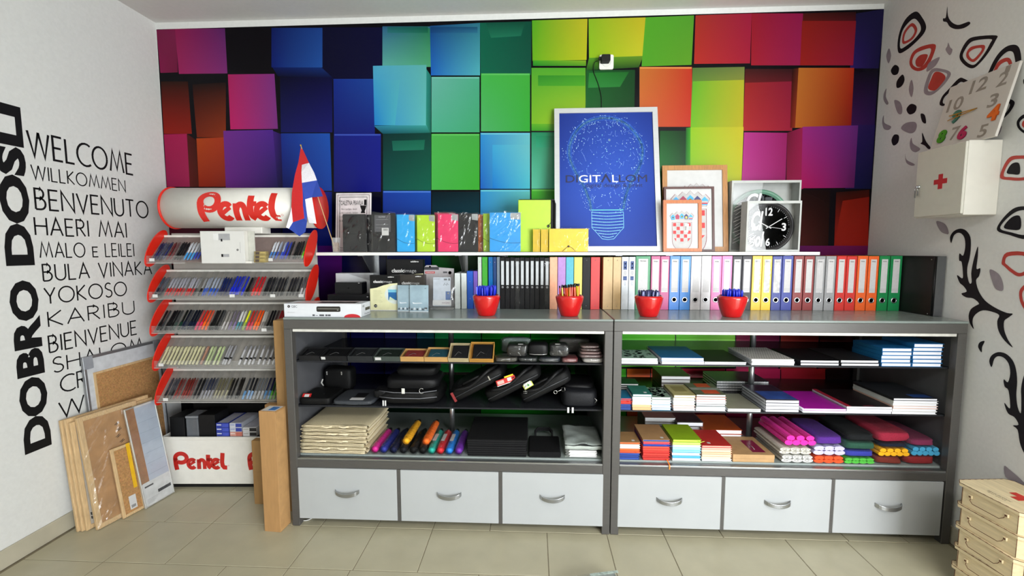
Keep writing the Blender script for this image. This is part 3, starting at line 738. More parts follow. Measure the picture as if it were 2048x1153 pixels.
# ------------------------------------------------------------------ white wall shelves above
shm = M('#dfe0de', 0.45, var=0.01)
for x0, x1, lab in ((-1.330, -0.341, 'white wall shelf under the plastic wallets, left of the three'), (-0.340, 0.669, 'white wall shelf under the light bulb poster, middle of the three'), (0.670, 1.666, 'white wall shelf under the picture frames and boxed clocks')):
    t = thing('wall_shelf', lab, 'shelf', ((x0 + x1) / 2, YB, 1.4815))
    h = (x1 - x0) / 2
    MB().box(-h, h, -0.326, -0.001, 0, 0.0185, shm, 0.001).build('board', t)
    for bx in ((-h + 0.26, h - 0.12) if x0 < -1 else (-h + 0.15, h - 0.15)):
        b = MB().prism([(-0.02, -0.0005), (0.02, -0.0005), (0.02, -0.004), (-0.02, -0.004)], 0.27, alum, TR(bx, -0.272, 0))
        b.box(bx - 0.02, bx + 0.02, -0.006, -0.002, -0.22, -0.004, alum)
        b.add([(bx - 0.002, -0.25, -0.004), (bx - 0.002, -0.006, -0.004), (bx - 0.002, -0.006, -0.2), (bx + 0.002, -0.25, -0.004), (bx + 0.002, -0.006, -0.004), (bx + 0.002, -0.006, -0.2)], [(0, 1, 2), (3, 5, 4), (0, 3, 4, 1), (1, 4, 5, 2), (2, 5, 3, 0)], alum)
        b.build('bracket', t)
ZS = 1.5002          # top of the wall shelves
ZT = CT + 0.0003     # top of the cabinets

# ------------------------------------------------------------------ ring binders and folders on the cabinets
YBF = 2.652
labm = M('#bdbbbc', 0.55, var=0.02, scale=70); textm = M('#4c4c50', 0.7); holem = M('#1a1a1c', 0.5)
def lever_file(x0, x1, col, label, ztop=1.4765, lw=0.70, hole=True, group=None, hi=0.93, lo=0.40, plastic=False, dx=0.0, clear_lab=False):
    w_ = x1 - x0; h = ztop - ZT; d = 0.285
    m = M(col, 0.38, var=0.03, scale=60, bump=0.03)
    t = thing('lever_arch_file', label, 'ring binder', ((x0 + x1) / 2, YBF, ZT), 0, group)
    b = MB().box(-w_ / 2, w_ / 2, 0, 0.003, 0, h, m, 0.001).box(-w_ / 2, -w_ / 2 + 0.0025, 0.003, d, 0, h, m, 0.001).box(w_ / 2 - 0.0025, w_ / 2, 0.003, d, 0, h, m, 0.001)
    b.build('cover', t)
    MB().box(-w_ / 2 + 0.006, w_ / 2 - 0.006, 0.02, d - 0.01, 0.012, h - 0.012, PAPER).build('pages', t)
    lw_ = w_ * lw
    lb = MB().box(-lw_ / 2, lw_ / 2, -0.0008, 0, h * lo, h * hi, labm)
    if not clear_lab:
        put_text(lb, 'fornax', -lw_ * 0.3, h * (hi - 0.05), lw_ * 0.3, h * (hi - 0.025), textm, -0.0012, bold=0.02)
        for k in range(3): lb.box(-lw_ / 2 + 0.002, lw_ / 2 - 0.002, -0.0011, -0.0008, h * (lo + 0.03 + 0.02 * k), h * (lo + 0.03 + 0.02 * k) + 0.0006, textm)
    lb.build('spine_label', t)
    if plastic:
        MB().grid(6, 20, lambda u, v: (-lw_ / 2 - 0.002 + u * (lw_ + 0.004), -0.0025 - 0.0016 * abs(sin(17 * u + 40 * v + 6 * sin(9 * v))), h * (lo - 0.01) + v * h * (hi - lo + 0.02)), film(haze=0.03), smooth=False).build('label_pocket', t)
    if hole:
        rr = min(0.014, w_ * 0.26); zc = h * 0.19
        e = MB().lathe([(rr * 0.78, 0.0012), (rr, 0.0022), (rr * 1.18, 0.0008), (rr * 1.2, 0)], STEEL, 20, TR(0, -0.0001, zc, R(90)), cap=False)
        e.lathe([(0, 0.0006), (rr * 0.8, 0.0006)], holem, 20, TR(0, -0.0002, zc, R(90)))
        e.build('finger_ring', t)
    return t
def bx(x): return at(x, 568, Y=YBF).x
FL = [(1271, 1300, '#0f7a48', 'wide dark green lever arch file behind the third red pen pot', 0.66, 0), (1301.5, 1319.5, '#a02468', 'magenta lever arch file next to the wide green one', .72, 0), (1320.5, 1338, '#a6246c', 'magenta lever arch file next to a bright blue one', .72, 0),
      (1339, 1359, '#0a6cc0', 'bright blue lever arch file next to a magenta one', .66, 0), (1360, 1380.5, '#0f74c4', 'bright blue lever arch file next to a white one', .62, 0),
      (1381.5, 1401.5, '#cfcccf', 'white lever arch file next to a bright blue one', .66, 0), (1402.5, 1421.5, '#cfcccf', 'white lever arch file next to a pink one', .66, 0), (1422.5, 1442, '#d45e9c', 'pink lever arch file next to a white one', .62, 0), (1443, 1463, '#d8629e', 'pink lever arch file behind the fourth red pen pot', .62, 0),
      (1464, 1482.5, '#2c2a30', 'black lever arch file with white label next to a pink one', .7, 0), (1483.5, 1502.5, '#302d34', 'black lever arch file with white label next to a yellow one', .7, 0), (1503.5, 1522.5, '#e0b40c', 'yellow lever arch file next to a black one', .6, 1), (1523.5, 1542.5, '#e2b810', 'yellow lever arch file next to a dark blue one', .6, 1),
      (1543.5, 1562.5, '#1c2c80', 'dark blue lever arch file next to a yellow one', .66, 1), (1563.5, 1584.5, '#1f3088', 'dark blue lever arch file next to a maroon one', .6, 0), (1586, 1605.5, '#7c2424', 'maroon lever arch file next to a dark blue one', .6, 0), (1607, 1627, '#7e2424', 'maroon lever arch file next to a grey one', .6, 0),
      (1628.5, 1648.5, '#8a8a8c', 'grey lever arch file next to a maroon one', .64, 1), (1650, 1670, '#8a8a8c', 'grey lever arch file next to a red one', .6, 0), (1671.5, 1690.5, '#c0261e', 'red lever arch file next to a grey one', .6, 0), (1691.5, 1711.5, '#c0281f', 'red lever arch file next to an orange one', .56, 0),
      (1713, 1733, '#d8581a', 'orange lever arch file next to a red one', .6, 0), (1734.5, 1755, '#d8581a', 'orange lever arch file next to a green one', .56, 0), (1756.5, 1777, '#0f7a40', 'green lever arch file next to an orange one', .6, 0), (1779, 1801.5, '#0f7c44', 'green lever arch file at the end of the row, next to the black case', .58, 0)]
for k, (a, b, col, lab, lw, pl) in enumerate(FL):
    lever_file(bx(a), bx(b), col, lab, 1.4775 - random.random() * 0.002, lw, k not in (0, 1, 2), 'lever arch files on the right cabinet', 0.94 if k else 0.95, 0.33, bool(pl), clear_lab=col == '#cfcccf')
# black document case at the end of the row
cx0 = bx(1801.5) + 0.004
t = thing('document_case', 'black plastic document case standing at the wall end of the files', 'case', (cx0, 2.44, ZT))
MB().box(0, 0.05, 0.012, 0.34, 0, 0.318, M('#18191a', 0.4), 0.004).build('body', t)
MB().box(0.006, 0.05, 0, 0.0118, 0, 0.318, M('#48494b', 0.45), 0.002).build('spine', t)
MB().tube([(0.001, 0.006, 0.004), (0.001, 0.006, 0.314)], 0.004, M('#101011', 0.25), 10).build('spine_edge', t)
for z in (0.01, 0.30): MB().lathe([(0, 0.001), (0.003, 0.0), (0.003, -0.0004)], STEEL, 10, TR(-0.0005, 0.03, z, 0, R(-90))).build('rivet', t)

def plain_binder(x0, x1, col, label, ztop, group=None, d=0.26, r=0.4, studs=None, Y=YBF, name='ring_binder', extra=None):
    w_ = x1 - x0; h = ztop - ZT; m = M(col, r, var=0.03, scale=50)
    t = thing(name, label, 'ring binder', ((x0 + x1) / 2, Y, ZT), 0, group)
    MB().box(-w_ / 2, w_ / 2, 0, 0.003, 0, h, m, 0.001).box(-w_ / 2, -w_ / 2 + 0.003, 0.003, d, 0, h, m, 0.001).box(w_ / 2 - 0.003, w_ / 2, 0.003, d, 0, h, m, 0.001).build('cover', t)
    MB().box(-w_ / 2 + 0.004, w_ / 2 - 0.004, 0.012, d - 0.006, 0.006, h - 0.008, PAPER).build('pages', t)
    if studs:
        for z in studs: MB().lathe([(0.0022, 0.0), (0.0022, 0.001), (0, 0.0014)], STEEL, 10, TR(0, 0, z * h, R(90))).build('rivet', t)
    if extra: extra(t, w_, h)
    return t
# white, blue and purple binders beside the blister packs
plain_binder(bx(909.5), bx(920), '#cdd4d4', 'slim white ring binder beside the blister packs, left of its twin', 1.375, 'slim white binders')
plain_binder(bx(922.5), bx(933), '#cdd4d4', 'slim white ring binder beside the bright blue binder', 1.375, 'slim white binders')
plain_binder(bx(934), bx(946), '#1450b4', 'short blue ring binder behind the first red pen pot', 1.388, studs=(0.27, 0.72))
plain_binder(bx(947), bx(955), '#6a4ca8', 'short purple ring binder behind the first red pen pot', 1.388)
def clear_spine(t, w_, h):
    MB().box(-w_ * .22, w_ * .22, -0.0007, 0, h * .42, h * .90, labm).build('spine_label', t)
for a, b, col, lab in ((956, 963, '#b8c4bc', 'thin clear file with a white label strip beside a green one'), (964.5, 975, '#3f9a34', 'thin translucent green file'), (977, 985.5, '#0c5c9c', 'thin teal blue file next to the green one'), (986.5, 993, '#1c3a6c', 'thin dark blue file'), (994, 999.5, '#6c7884', 'thin grey file next to the black binders')):
    plain_binder(bx(a), bx(b), col, lab, 1.472, 'thin files behind the first pen pot', r=0.2, studs=(.9,), extra=clear_spine if a == 956 else None)
def data_spine(t, w_, h):
    MB().box(-w_ * .30, w_ * .30, -0.0008, 0, h * .47, h * .93, M('#b8bcc0', .5)).build('spine_label', t)
    e = MB().lathe([(0.0035, 0.0015), (0.0052, 0.0015), (0.0056, 0)], M('#c9ccd0', .4), 16, TR(0, 0, h * .425, R(90)), cap=False)
    e.lathe([(0, 0.0009), (0.0036, 0.0009)], holem, 12, TR(0, 0, h * .425, R(90))); e.build('finger_ring', t)
ords = ['first', 'second', 'third', 'fourth', 'fifth', 'sixth', 'seventh', 'eighth', 'ninth', 'tenth']
for k in range(10):
    a = 1000.6 + k * 9.86
    t = plain_binder(bx(a), bx(a + 9.2), '#18181a', ords[k] + ' slim black binder with a white label, counting from the thin grey file', 1.470 - 0.002 * (k % 2), 'slim black binders', r=0.3, extra=data_spine)
    if k in (3, 9): MB().grid(3, 14, lambda u, v: (-0.016 + 0.032 * u, -0.003 - 0.002 * abs(sin(9 * v + 5 * u)), v * 0.305), FILM).build('plastic_sleeve', t)
for a, b, col, lab, st in ((1099.5, 1114.5, '#e8a888', 'peach ring binder behind the pencil pot', None), (1115.5, 1131, '#a880c0', 'lilac ring binder behind the pencil pot', None), (1132, 1147, '#4ca8bc', 'turquoise ring binder behind the pencil pot', None), (1148, 1164, '#c8c060', 'pale yellow ring binder behind the pencil pot', None),
                           (1165, 1180.5, '#141416', 'wide plain black ring binder next to the red one', (.07, .94)), (1181.5, 1199.5, '#c42a2c', 'red ring binder next to the black one', (.07, .94)), (1206, 1225, '#c8a878', 'kraft cardboard ring binder next to the red one', (.06, .94)), (1226, 1241.5, '#c4a474', 'kraft cardboard ring binder next to the white and blue ones', (.06, .94))):
    plain_binder(bx(a), bx(b), col, lab, 1.471, studs=st)
def eco_spine(t, w_, h):
    b = MB(); m1 = M('#1c3c78', .5); m2 = M('#6a8cc0', .5)
    b.box(-w_ * .27, w_ * .27, -0.0008, 0, h * .56, h * .92, m1)
    b.box(-w_ * .27, w_ * .27, -0.0012, -0.0008, h * .635, h * .76, PAPER)
    for z in (.80, .87): b.lathe([(0, 0.0013), (0.004, 0.0013)], m2, 12, TR(0, 0, h * z, R(90)))
    b.stroke(arc(0, h * .70, .004, .010, 0, 360, 16), 0.001, m1, y=-0.0014)
    b.stroke(arc(0, h * .50, .003, .012, 0, 360, 16), 0.0008, m1, y=-0.0009)
    b.box(-w_ * .2, w_ * .2, -0.0013, -0.0009, h * .59, h * .594, m2)
    b.build('spine_label', t)
plain_binder(bx(1243), bx(1256.5), '#d0d6dc', 'white ring binder with a blue printed spine next to the kraft one', 1.472, extra=eco_spine)
plain_binder(bx(1257.5), bx(1270), '#d0d6dc', 'white ring binder with a blue printed spine next to the green file', 1.472, extra=eco_spine)

# ------------------------------------------------------------------ red pots with pens
potm = M('#b80f12', 0.16, var=0.02, coat=0.6)
def pot(pxx, label):
    c = at(pxx, 634, Z=ZT); t = thing('pen_pot', label, 'pot', (c.x, 2.395, ZT), 0, 'red pen pots')
    o = [(0.044, 0), (0.047, 0.003), (0.052, 0.015), (0.062, 0.045), (0.070, 0.075), (0.0745, 0.098), (0.0745, 0.104), (0.0705, 0.109), (0.0675, 0.112), (0.0655, 0.112), (0.066, 0.106), (0.068, 0.09), (0.06, 0.05), (0.048, 0.012), (0, 0.010)]
    MB().lathe(o, potm, 40).build('bowl', t)
    return t
pots = [pot(971, 'glossy red pot of bright blue capped pens, before the slim black binders'), pot(1140, 'glossy red pot of orange and yellow pencils'), pot(1299, 'glossy red pot of dark navy pens, before the green file'), pot(1464, 'glossy red pot of blue pens, before the pink files')]
def pen_mesh(kind):
    b = MB()
    if kind == 'cap':
        c1 = M('#1c2cc8', 0.25); c2 = M('#2438d8', 0.25)
        b.lathe([(0, -0.058), (0.0015, -0.056), (0.0042, -0.045), (0.0042, 0.0)], M('#3c50c8', .3), 8).lathe([(0.0048, 0), (0.0048, 0.05), (0.0035, 0.056), (0, 0.057)], c1, 8)
        b.box(-0.0012, 0.0012, -0.0075, -0.0045, 0.012, 0.052, c2)
    elif kind == 'navy':
        c1 = M('#141c50', 0.2)
        b.lathe([(0, -0.058), (0.0015, -0.056), (0.0046, -0.045), (0.0046, 0.012), (0.003, 0.016), (0, 0.016)], c1, 8).box(-0.0012, 0.0012, -0.0075, -0.004, -0.02, 0.012, M('#8c94c4', .25))
    else:
        c1 = M({'o': '#e8501c', 'y': '#c8cc1c', 'r': '#e03a30'}[kind], 0.35)
        b.lathe([(0.0036, -0.06), (0.0036, 0.04)], c1, 6, smooth=False).lathe([(0.0036, 0.04), (0.0036, 0.052), (0.0, 0.0525)], M('#16161a', .4), 6, smooth=False)
    return b.mesh('pen')
PM = {k: pen_mesh(k) for k in ('cap', 'navy', 'o', 'y', 'r')}
def fill_pot(t, kinds, label, cat, group, n, lift, jit):
    name = cat
    for k in range(n):
        a = 2.399 * k; r_ = (0.053 if lift > -.02 else 0.047) * ((k + 0.5) / n) ** 0.5
        o = bpy.data.objects.new(name, PM[kinds[k % len(kinds)]]); COL.objects.link(o)
        x, y_ = r_ * cos(a), r_ * sin(a)
        o.location = (t.location.x + x, t.location.y + y_, ZT + 0.112 + lift + random.uniform(-jit, jit) + (0.012 * (x / 0.056 + 1) * 0.5 if kinds[0] == 'o' else 0))
        o.rotation_euler = (-y_ * 1.6, x * 1.6, random.uniform(0, 6.28))
        tag(o, label, cat, group)
fill_pot(pots[0], ['cap'], 'bright blue capped pen in the first red pot from the left', 'pen', 'blue capped pens in a pot', 34, -0.010, 0.005)
fill_pot(pots[1], ['o', 'o', 'r', 'y', 'o', 'r'], 'neon pencil with a black end in the pencil pot', 'pencil', 'neon pencils in a pot', 40, -0.002, 0.002)
fill_pot(pots[2], ['navy'], 'dark navy pen in the third red pot from the left', 'pen', 'navy pens in a pot', 34, 0.010, 0.002)
fill_pot(pots[3], ['cap', 'navy', 'cap'], 'blue pen in the fourth red pot from the left', 'pen', 'blue pens in a pot', 34, -0.026, 0.004)
# ------------------------------------------------------------------ goods standing on the wall shelves
def span(x0, x1, ytop, Y, yref=None):
    a = at(x0, ytop if yref is None else yref, Y=Y); b = at(x1, ytop if yref is None else yref, Y=Y)
    return a.x, b.x, at((x0 + x1) / 2, ytop, Y=Y).z
WRAP = film('wallet_sleeve', .15, .0, 20., rough=.14, gloss=1.0)
def wallet(x0, x1, ytop, Y, col, label, group=None, sleeve=True, card=False, square=False, loose=1.0):
    """press-stud document wallet in a clear sleeve"""
    a, b, zt = span(x0, x1, ytop, Y); w_ = b - a; h = zt - ZS - 0.004
    t = thing('document_wallet', label, 'wallet', ((a + b) / 2, Y, ZS + .0006), 0, group, rot=(R(-2.5), 0, 0))
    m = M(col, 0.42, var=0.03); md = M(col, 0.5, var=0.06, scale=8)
    P = rrect(-w_ / 2, w_ / 2, 0.003, h, 0.006, 3)
    MB().prism(P, 0.007, m, TR(0, 0.004, 0)).build('back_panel', t)
    if square:
        fl = rrect(-w_ / 2 + 0.008, w_ / 2 - 0.004, h * 0.48, h * 0.985, 0.012, 4); MB().prism(fl, 0.003, md, TR(0, 0.0005, 0)).build('flap', t)
        pk = rrect(-w_ / 2 + 0.004, w_ / 2 - 0.002, 0.003, h * 0.47, 0.008, 3)
    else:
        fl = [(-w_ / 2, h), (w_ * 0.02, h)] + [(w_ * (0.02 + 0.16 * sin(R(q))), h - h * 0.16 * (1 - cos(R(q)))) for q in range(0, 91, 15)] + [(w_ / 2, h * 0.82), (w_ / 2, h * .24)] + [(w_ / 2 - w_ * k / 8 * .96, h * (.24 - .012 * k + .0032 * k * k)) for k in range(1, 8)] + [(-w_ / 2, h * .36)]
        MB().prism(fl, 0.0028, m, TR(0, 0.0006, 0)).build('flap', t)
        pk = rrect(-w_ / 2, w_ / 2, 0.003, h * .70, 0.006, 3)
    MB().prism(pk, 0.0022, m, TR(0, 0.0018 if not square else 0.001, 0)).build('pocket', t)
    if not square:
        MB().prism(rrect(w_ * .17, w_ / 2 - .001, h * .80, h - .002, .004, 3), .0006, M('#96999a', .4, var=.08), TR(0, .0032, 0)).build('clear_corner', t)
        lw = [(x, -.0004, z) for x, z in fl[-9:]]
        MB().tube(lw, .0010, M('#%02x%02x%02x' % tuple(int(int(col[i:i+2], 16) * .55) for i in (1, 3, 5)), .5), 5).build('flap_seam', t)
    if card:
        c = MB().box(-w_ * .40, w_ * .30, -0.001, 0.0004, h * .52, h * .95, M('#4c4c50', .6))
        put_text(c, 'OLIVER', -w_ * .22, h * .885, w_ * .08, h * .92, M('#b8b8bc', .6), -0.0014)
        for z in (.62, .70, .83): c.box(-w_ * .34, w_ * .2, -0.0014, -0.001, h * z, h * z + .0016, M('#8a8a8e', .6))
        c.build('information_card', t)
        s_ = MB().box(-w_ * .08, w_ * .22, -0.003, -0.0016, h * .43, h * .62, PAPER)
        for k in range(9): s_.box(-w_ * .02 + k * w_ * .022, -w_ * .02 + k * w_ * .022 + (0.0006 + 0.0006 * (k % 3)), -0.0034, -0.003, h * .55, h * .60, INK)
        s_.build('price_sticker', t)
    if sleeve:
        sd = random.random() * 9
        rs = random.Random(int(x0)); cr_ = []
        for k in range(int(10 + 7 * loose)):
            cu_, cv_, an = rs.uniform(.05, .95), rs.uniform(.03, .97), rs.uniform(.6, 1.45); cr_.append((cu_, cv_, cos(an), sin(an), rs.uniform(.10, .28) * (1 + .3 * loose), wd_ := rs.uniform(.010, .022), wd_ * .5 * rs.uniform(.3, .75)))
        def fn(u, v):
            x, z = u * w_, v * h; y = 0
            for cu_, cv_, ca_, sa_, ln, wd, am in cr_:
                dx, dz = x - cu_ * w_, z - cv_ * h
                al, ac = dx * ca_ + dz * sa_, -dx * sa_ + dz * ca_
                y += am * max(0, 1 - abs(ac) / (wd * .5)) * max(0, 1 - abs(al) / (ln * .5 * w_ * 2))
            return (-w_ / 2 - .003 + x * 1.045, -.0035 - y - .001 * abs(sin(3 * u + sd)), .002 + z + .004 * v + .003 * sin(9 * u + sd) * v)
        s_ = MB().grid(34, 46, fn, WRAP, smooth=False)
        s_.grid(1, 6, lambda u, v: (w_ / 2 + 0.003, -0.004 + u * 0.015, 0.002 + v * (h + 0.004)), WRAP)
        s_.build('plastic_sleeve', t)
    return t
GW = 'document wallets in clear sleeves'
wallet(731, 745, 428, 2.757, '#1c1c1e', 'black document wallet mostly hidden between the two black wallets', GW, square=True)
wallet(683, 730, 427, 2.722, '#1d1e20', 'black document wallet with a plain squared flap, beside the rules sign', GW, square=True)
wallet(743, 789, 425, 2.722, '#1d1e20', 'black document wallet with a white price sticker and grey card', GW, square=True, card=True)
wallet(787, 824, 428, 2.757, '#1680b8', 'blue document wallet half hidden behind another blue one, next to the black wallets', GW)  # rear twins here and below have shade mixed into their colour
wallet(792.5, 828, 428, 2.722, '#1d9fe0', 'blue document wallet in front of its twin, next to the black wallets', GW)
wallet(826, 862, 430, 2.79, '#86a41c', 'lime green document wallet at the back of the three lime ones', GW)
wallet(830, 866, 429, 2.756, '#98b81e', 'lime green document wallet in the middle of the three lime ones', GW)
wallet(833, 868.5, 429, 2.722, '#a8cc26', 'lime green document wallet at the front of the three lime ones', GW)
wallet(868, 906, 424, 2.79, '#981c40', 'pink document wallet at the back of the three pink ones', GW)
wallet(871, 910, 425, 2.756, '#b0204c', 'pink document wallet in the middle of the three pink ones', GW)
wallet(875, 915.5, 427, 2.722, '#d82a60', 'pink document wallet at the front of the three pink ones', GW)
wallet(917, 955.5, 426, 2.722, '#202022', 'black document wallet in a shiny sleeve next to the pink ones', GW, loose=1.5)
wallet(954, 975, 428, 2.79, '#a8582c', 'orange brown document wallet behind the lime green and blue ones', GW)
wallet(966, 1000, 426, 2.757, '#8cb01e', 'lime green document wallet behind the shiny blue one', GW)
wallet(979, 1041, 424, 2.712, '#1490d8', 'blue document wallet in a crumpled shiny sleeve beside the lime green box file', GW, loose=2.6)

# lime green elastic folder
a, b, zt = span(1037, 1106, 400, 2.76)
t = thing('project_folder', 'tall lime green project folder with black edges and an elastic button', 'folder', (a, 2.76, ZS), R(3)); w_, h = b - a, zt - ZS
lime = M('#a8cc28', 0.45, var=0.02)
MB().box(0, w_ * .94, 0, 0.0025, 0.002, h, lime, 0.001).build('front_cover', t)
MB().prism(rrect(-.002, w_ * 1.075, 0, h * 1.022, .012), .0025, BLACK, TR(0, .022, 0)).box(-0.0015, 0.001, 0.003, 0.0215, 0, h, lime).build('back_cover', t)
MB().box(w_ * .02, w_ * .94, 0.004, 0.021, 0.004, h * .97, PAPER).build('pages', t)
MB().tube([(w_ * 1.03, 0.018, h * .99), (w_ * 1.07, 0.012, h * .93), (w_ * 1.07, 0.01, h * .15), (w_ * 1.03, 0.018, h * .03)], 0.006, BLACK, 8).build('elastic_edge', t)
MB().lathe([(0, -0.004), (0.006, -0.004), (0.009, -0.001), (0.009, 0)], BLACK, 16, TR(w_ * .87, -0.0002, h * .50, R(90))).lathe([(0, 0.006), (0.003, 0.006), (0.003, 0.004)], STEEL, 10, TR(w_ * .86, -0.0002, h * .50, R(90))).build('button', t)
MB().tube([(w_ * .86, -0.005, h * .5), (w_ * .94, -0.004, h * .56), (w_ * 1.0, 0.004, h * .64)], 0.0014, BLACK, 6).build('elastic_cord', t)
# small yellow wallets
yel = M('#e0bc20', 0.42, var=0.03)
for x0, x1, yt, Y, lab, fr in ((1066, 1080, 457, 2.715, 'small yellow expanding wallet seen edge on, beside the lime green folder', 0), (1082, 1096, 457, 2.715, 'small yellow expanding wallet seen edge on, beside the front yellow wallet', 0), (1098, 1177, 457, 2.715, 'small yellow expanding wallet facing forward with a black elastic button', 1)):
    a, b, zt = span(x0, x1, yt, Y); w_, h = b - a, zt - ZS - .002
    t = thing('expanding_wallet', lab, 'wallet', ((a + b) / 2, Y, ZS), R(0) if fr else 0, 'small yellow wallets')
    if fr:
        MB().box(-w_ / 2, w_ / 2, 0, 0.016, 0.001, h, yel, 0.003).build('body', t)
        MB().prism([(-w_ / 2 + .002, h - .003), (w_ / 2 - .002, h - .003), (w_ / 2 - .002, h * .32), (-w_ / 2 + .002, h * .32)], 0.0015, yel, TR(0, -0.0016, 0)).build('flap', t)
        MB().tube([(-w_ * .16, -0.003, 0.004), (-w_ * .06, -0.004, h * .18), (0, -0.004, h * .26), (w_ * .1, -0.004, h * .17), (w_ * .18, -0.003, 0.004)], 0.0011, BLACK, 6).build('elastic_cord', t)
        MB().lathe([(0, 0.006), (0.005, 0.005), (0.0065, 0.002), (0.0065, 0)], M('#4c4438', .3), 14, TR(0, -0.002, h * .245, R(90))).build('button', t)
        MB().grid(14, 10, lambda u, v: (-w_ / 2 - .002 + u * (w_ + .006), -0.006 - 0.006 * abs(noise.noise(Vector((u * 5, v * 4, 2)))), v * (h + .004)), FILM).build('plastic_sleeve', t)
    else:
        MB().box(-w_ / 2, -w_ / 2 + .004, 0, 0.038, 0.001, h, yel, 0.001).box(w_ / 2 - .004, w_ / 2, 0, 0.038, 0.001, h, yel, 0.001).box(-w_ / 2 + .004, w_ / 2 - .004, 0.004, 0.038, 0.001, h - .004, M('#c8a818', .5)).build('body', t)
        MB().grid(4, 10, lambda u, v: (-w_ / 2 - .001 + u * (w_ + .002), -0.003 - 0.005 * abs(noise.noise(Vector((u * 3, v * 5, x0)))), v * (h + .003)), FILM).build('plastic_sleeve', t)

# little flag in a clear cup
t = thing('table_flag', 'red white and blue paper flag on a thin pale stick, hanging over the pen display', 'flag', at(668, 500, Y=2.70))
o_ = t.location.copy(); YFL = 2.562
stick = M('#c8a878', .6)
pt = at(601.5, 291, Y=YFL) - o_; pb = Vector((0.006, 0.0, 0.008))
MB().tube([pb, pt], 0.0028, stick, 8).build('stick', t)
MB().lathe([(0, 0.006), (0.004, 0.004), (0.0045, 0), (0.003, -0.004)], M('#c8a040', .3, metal=.8), 12, TR(*pt)).build('finial', t)
fr_ = M('#c41c20', .75, 'fabric', bump=.1); fw_ = M('#d6d4dc', .75, 'fabric', bump=.1); fb_ = M('#2440a0', .75, 'fabric', bump=.1)
def fy(x, y): return YFL - 0.004 + 0.012 * sin((x - 572) * 0.16 + y * 0.012) - 0.02 * max(0, (y - 400)) / 70
fl = MB()
for P, m in (([(602, 294), (597, 325), (590, 350), (584, 385), (583, 414), (586, 445), (609, 437), (606, 411), (605, 378), (604, 366), (603, 345), (604, 330), (618, 326), (606, 300)], fr_),
             ([(604, 330), (618, 326), (628, 345), (634, 361), (604, 366), (603, 345)], fw_), ([(604, 366), (634, 361), (646, 393), (624, 395), (610, 399), (605, 378)], fb_),
             ([(610, 399), (624, 395), (633, 448), (618, 446), (614, 430)], fw_), ([(605, 378), (610, 399), (614, 430), (614, 443), (609, 437), (606, 411)], fb_),
             ([(586, 445), (609, 437), (614, 443), (611, 464), (599, 473), (578, 458)], fb_), ([(583, 414), (586, 445), (578, 458), (572, 455), (580, 428)], fw_)):
    fl.add([at(x, y, Y=fy(x, y)) - o_ for x, y in P], [tuple(range(len(P)))], m)
fo = fl.build('cloth', t)
bm = bmesh.new(); bm.from_mesh(fo.data); bmesh.ops.remove_doubles(bm, verts=bm.verts, dist=0.0004); bmesh.ops.triangulate(bm, faces=bm.faces)
bmesh.ops.subdivide_edges(bm, edges=bm.edges, cuts=1); bm.to_mesh(fo.data); bm.free()
so = fo.modifiers.new('thickness', 'SOLIDIFY'); so.thickness = 0.0008
cr = MB(); q = at(589, 384, Y=fy(589, 384) - .003) - o_
for i in range(4):
    for j in range(5): cr.box(q.x - .008 + i * .004, q.x - .004 + i * .004, q.y - .001, q.y - .0005, q.z - .01 + j * .004, q.z - .006 + j * .004, fr_ if (i + j) % 2 else fw_)
cr.box(q.x - .007, q.x + .007, q.y - .001, q.y - .0005, q.z + .011, q.z + .016, M('#5a8cc0', .7)); cr.build('crest', t)
cup = thing('plastic_cup', 'small clear plastic cup of crumpled brown paper holding the flag', 'cup', (at(672, 500, Y=2.70).x, 2.705, ZS))
MB().lathe([(0.0, 0.001), (0.021, 0.001), (0.028, 0.09), (0.0265, 0.09), (0.02, 0.003), (0, 0.003)], film('clear_cup', .3, .10, 12., rough=.06), 4, TR(0, 0, 0, 0, 0, R(45)), smooth=False).build('body', cup)
cp = MB()
for k in range(7):
    cp.grid(4, 5, lambda u, v: (-.014 + .028 * u, -.012 + .004 * k + .007 * noise.noise(Vector((u * 4 + k, v * 4, k))), .004 + v * (.055 + .01 * noise.noise(Vector((u * 3, k, 5))))), M('#8c6c54', .8, var=.15, scale=60), thick=(0, .0005, 0))
tag(cp.build('crumpled_paper', cup), kind='stuff')

# printed house-rules sign
a, b, zt = span(666, 738, 384, 2.86)
t = thing('rules_sign', 'white printed sign with humorous toilet rules and a small toilet symbol', 'sign', ((a + b) / 2, 2.86, ZS), 0, rot=(R(-6), 0, 0)); w_, h = b - a, (zt - ZS); t.location.z += .001
MB().box(-w_ / 2, w_ / 2, 0, 0.008, 0, h, M('#d6d0d2', .5), 0.003).build('board', t)
p = MB()
for i_, c in ((.012, M('#5c4650', .6)), (.026, INK)):
    x0, x1, z0, z1 = -w_ / 2 + i_, w_ / 2 - i_, i_, h - i_
    for q in ((x0, x1, z1 - .003, z1), (x0, x1, z0, z0 + .003), (x0, x0 + .003, z0, z1), (x1 - .003, x1, z0, z1)): p.box(q[0], q[1], -.0006, 0, q[2], q[3], c)
put_text(p, 'TOALETNA PRAVILA', -w_ * .40, h * .79, w_ * .27, h * .87, INK, -.0008, bold=.005)
p.box(w_ * .30, w_ * .37, -.0007, 0, h * .79, h * .885, INK)
p.prism([(w_ * .19, h * .785), (w_ * .37, h * .785), (w_ * .34, h * .72), (w_ * .32, h * .69), (w_ * .335, h * .655), (w_ * .21, h * .655), (w_ * .235, h * .70), (w_ * .205, h * .75)], .0007, INK, TR(0, -.0007, 0))
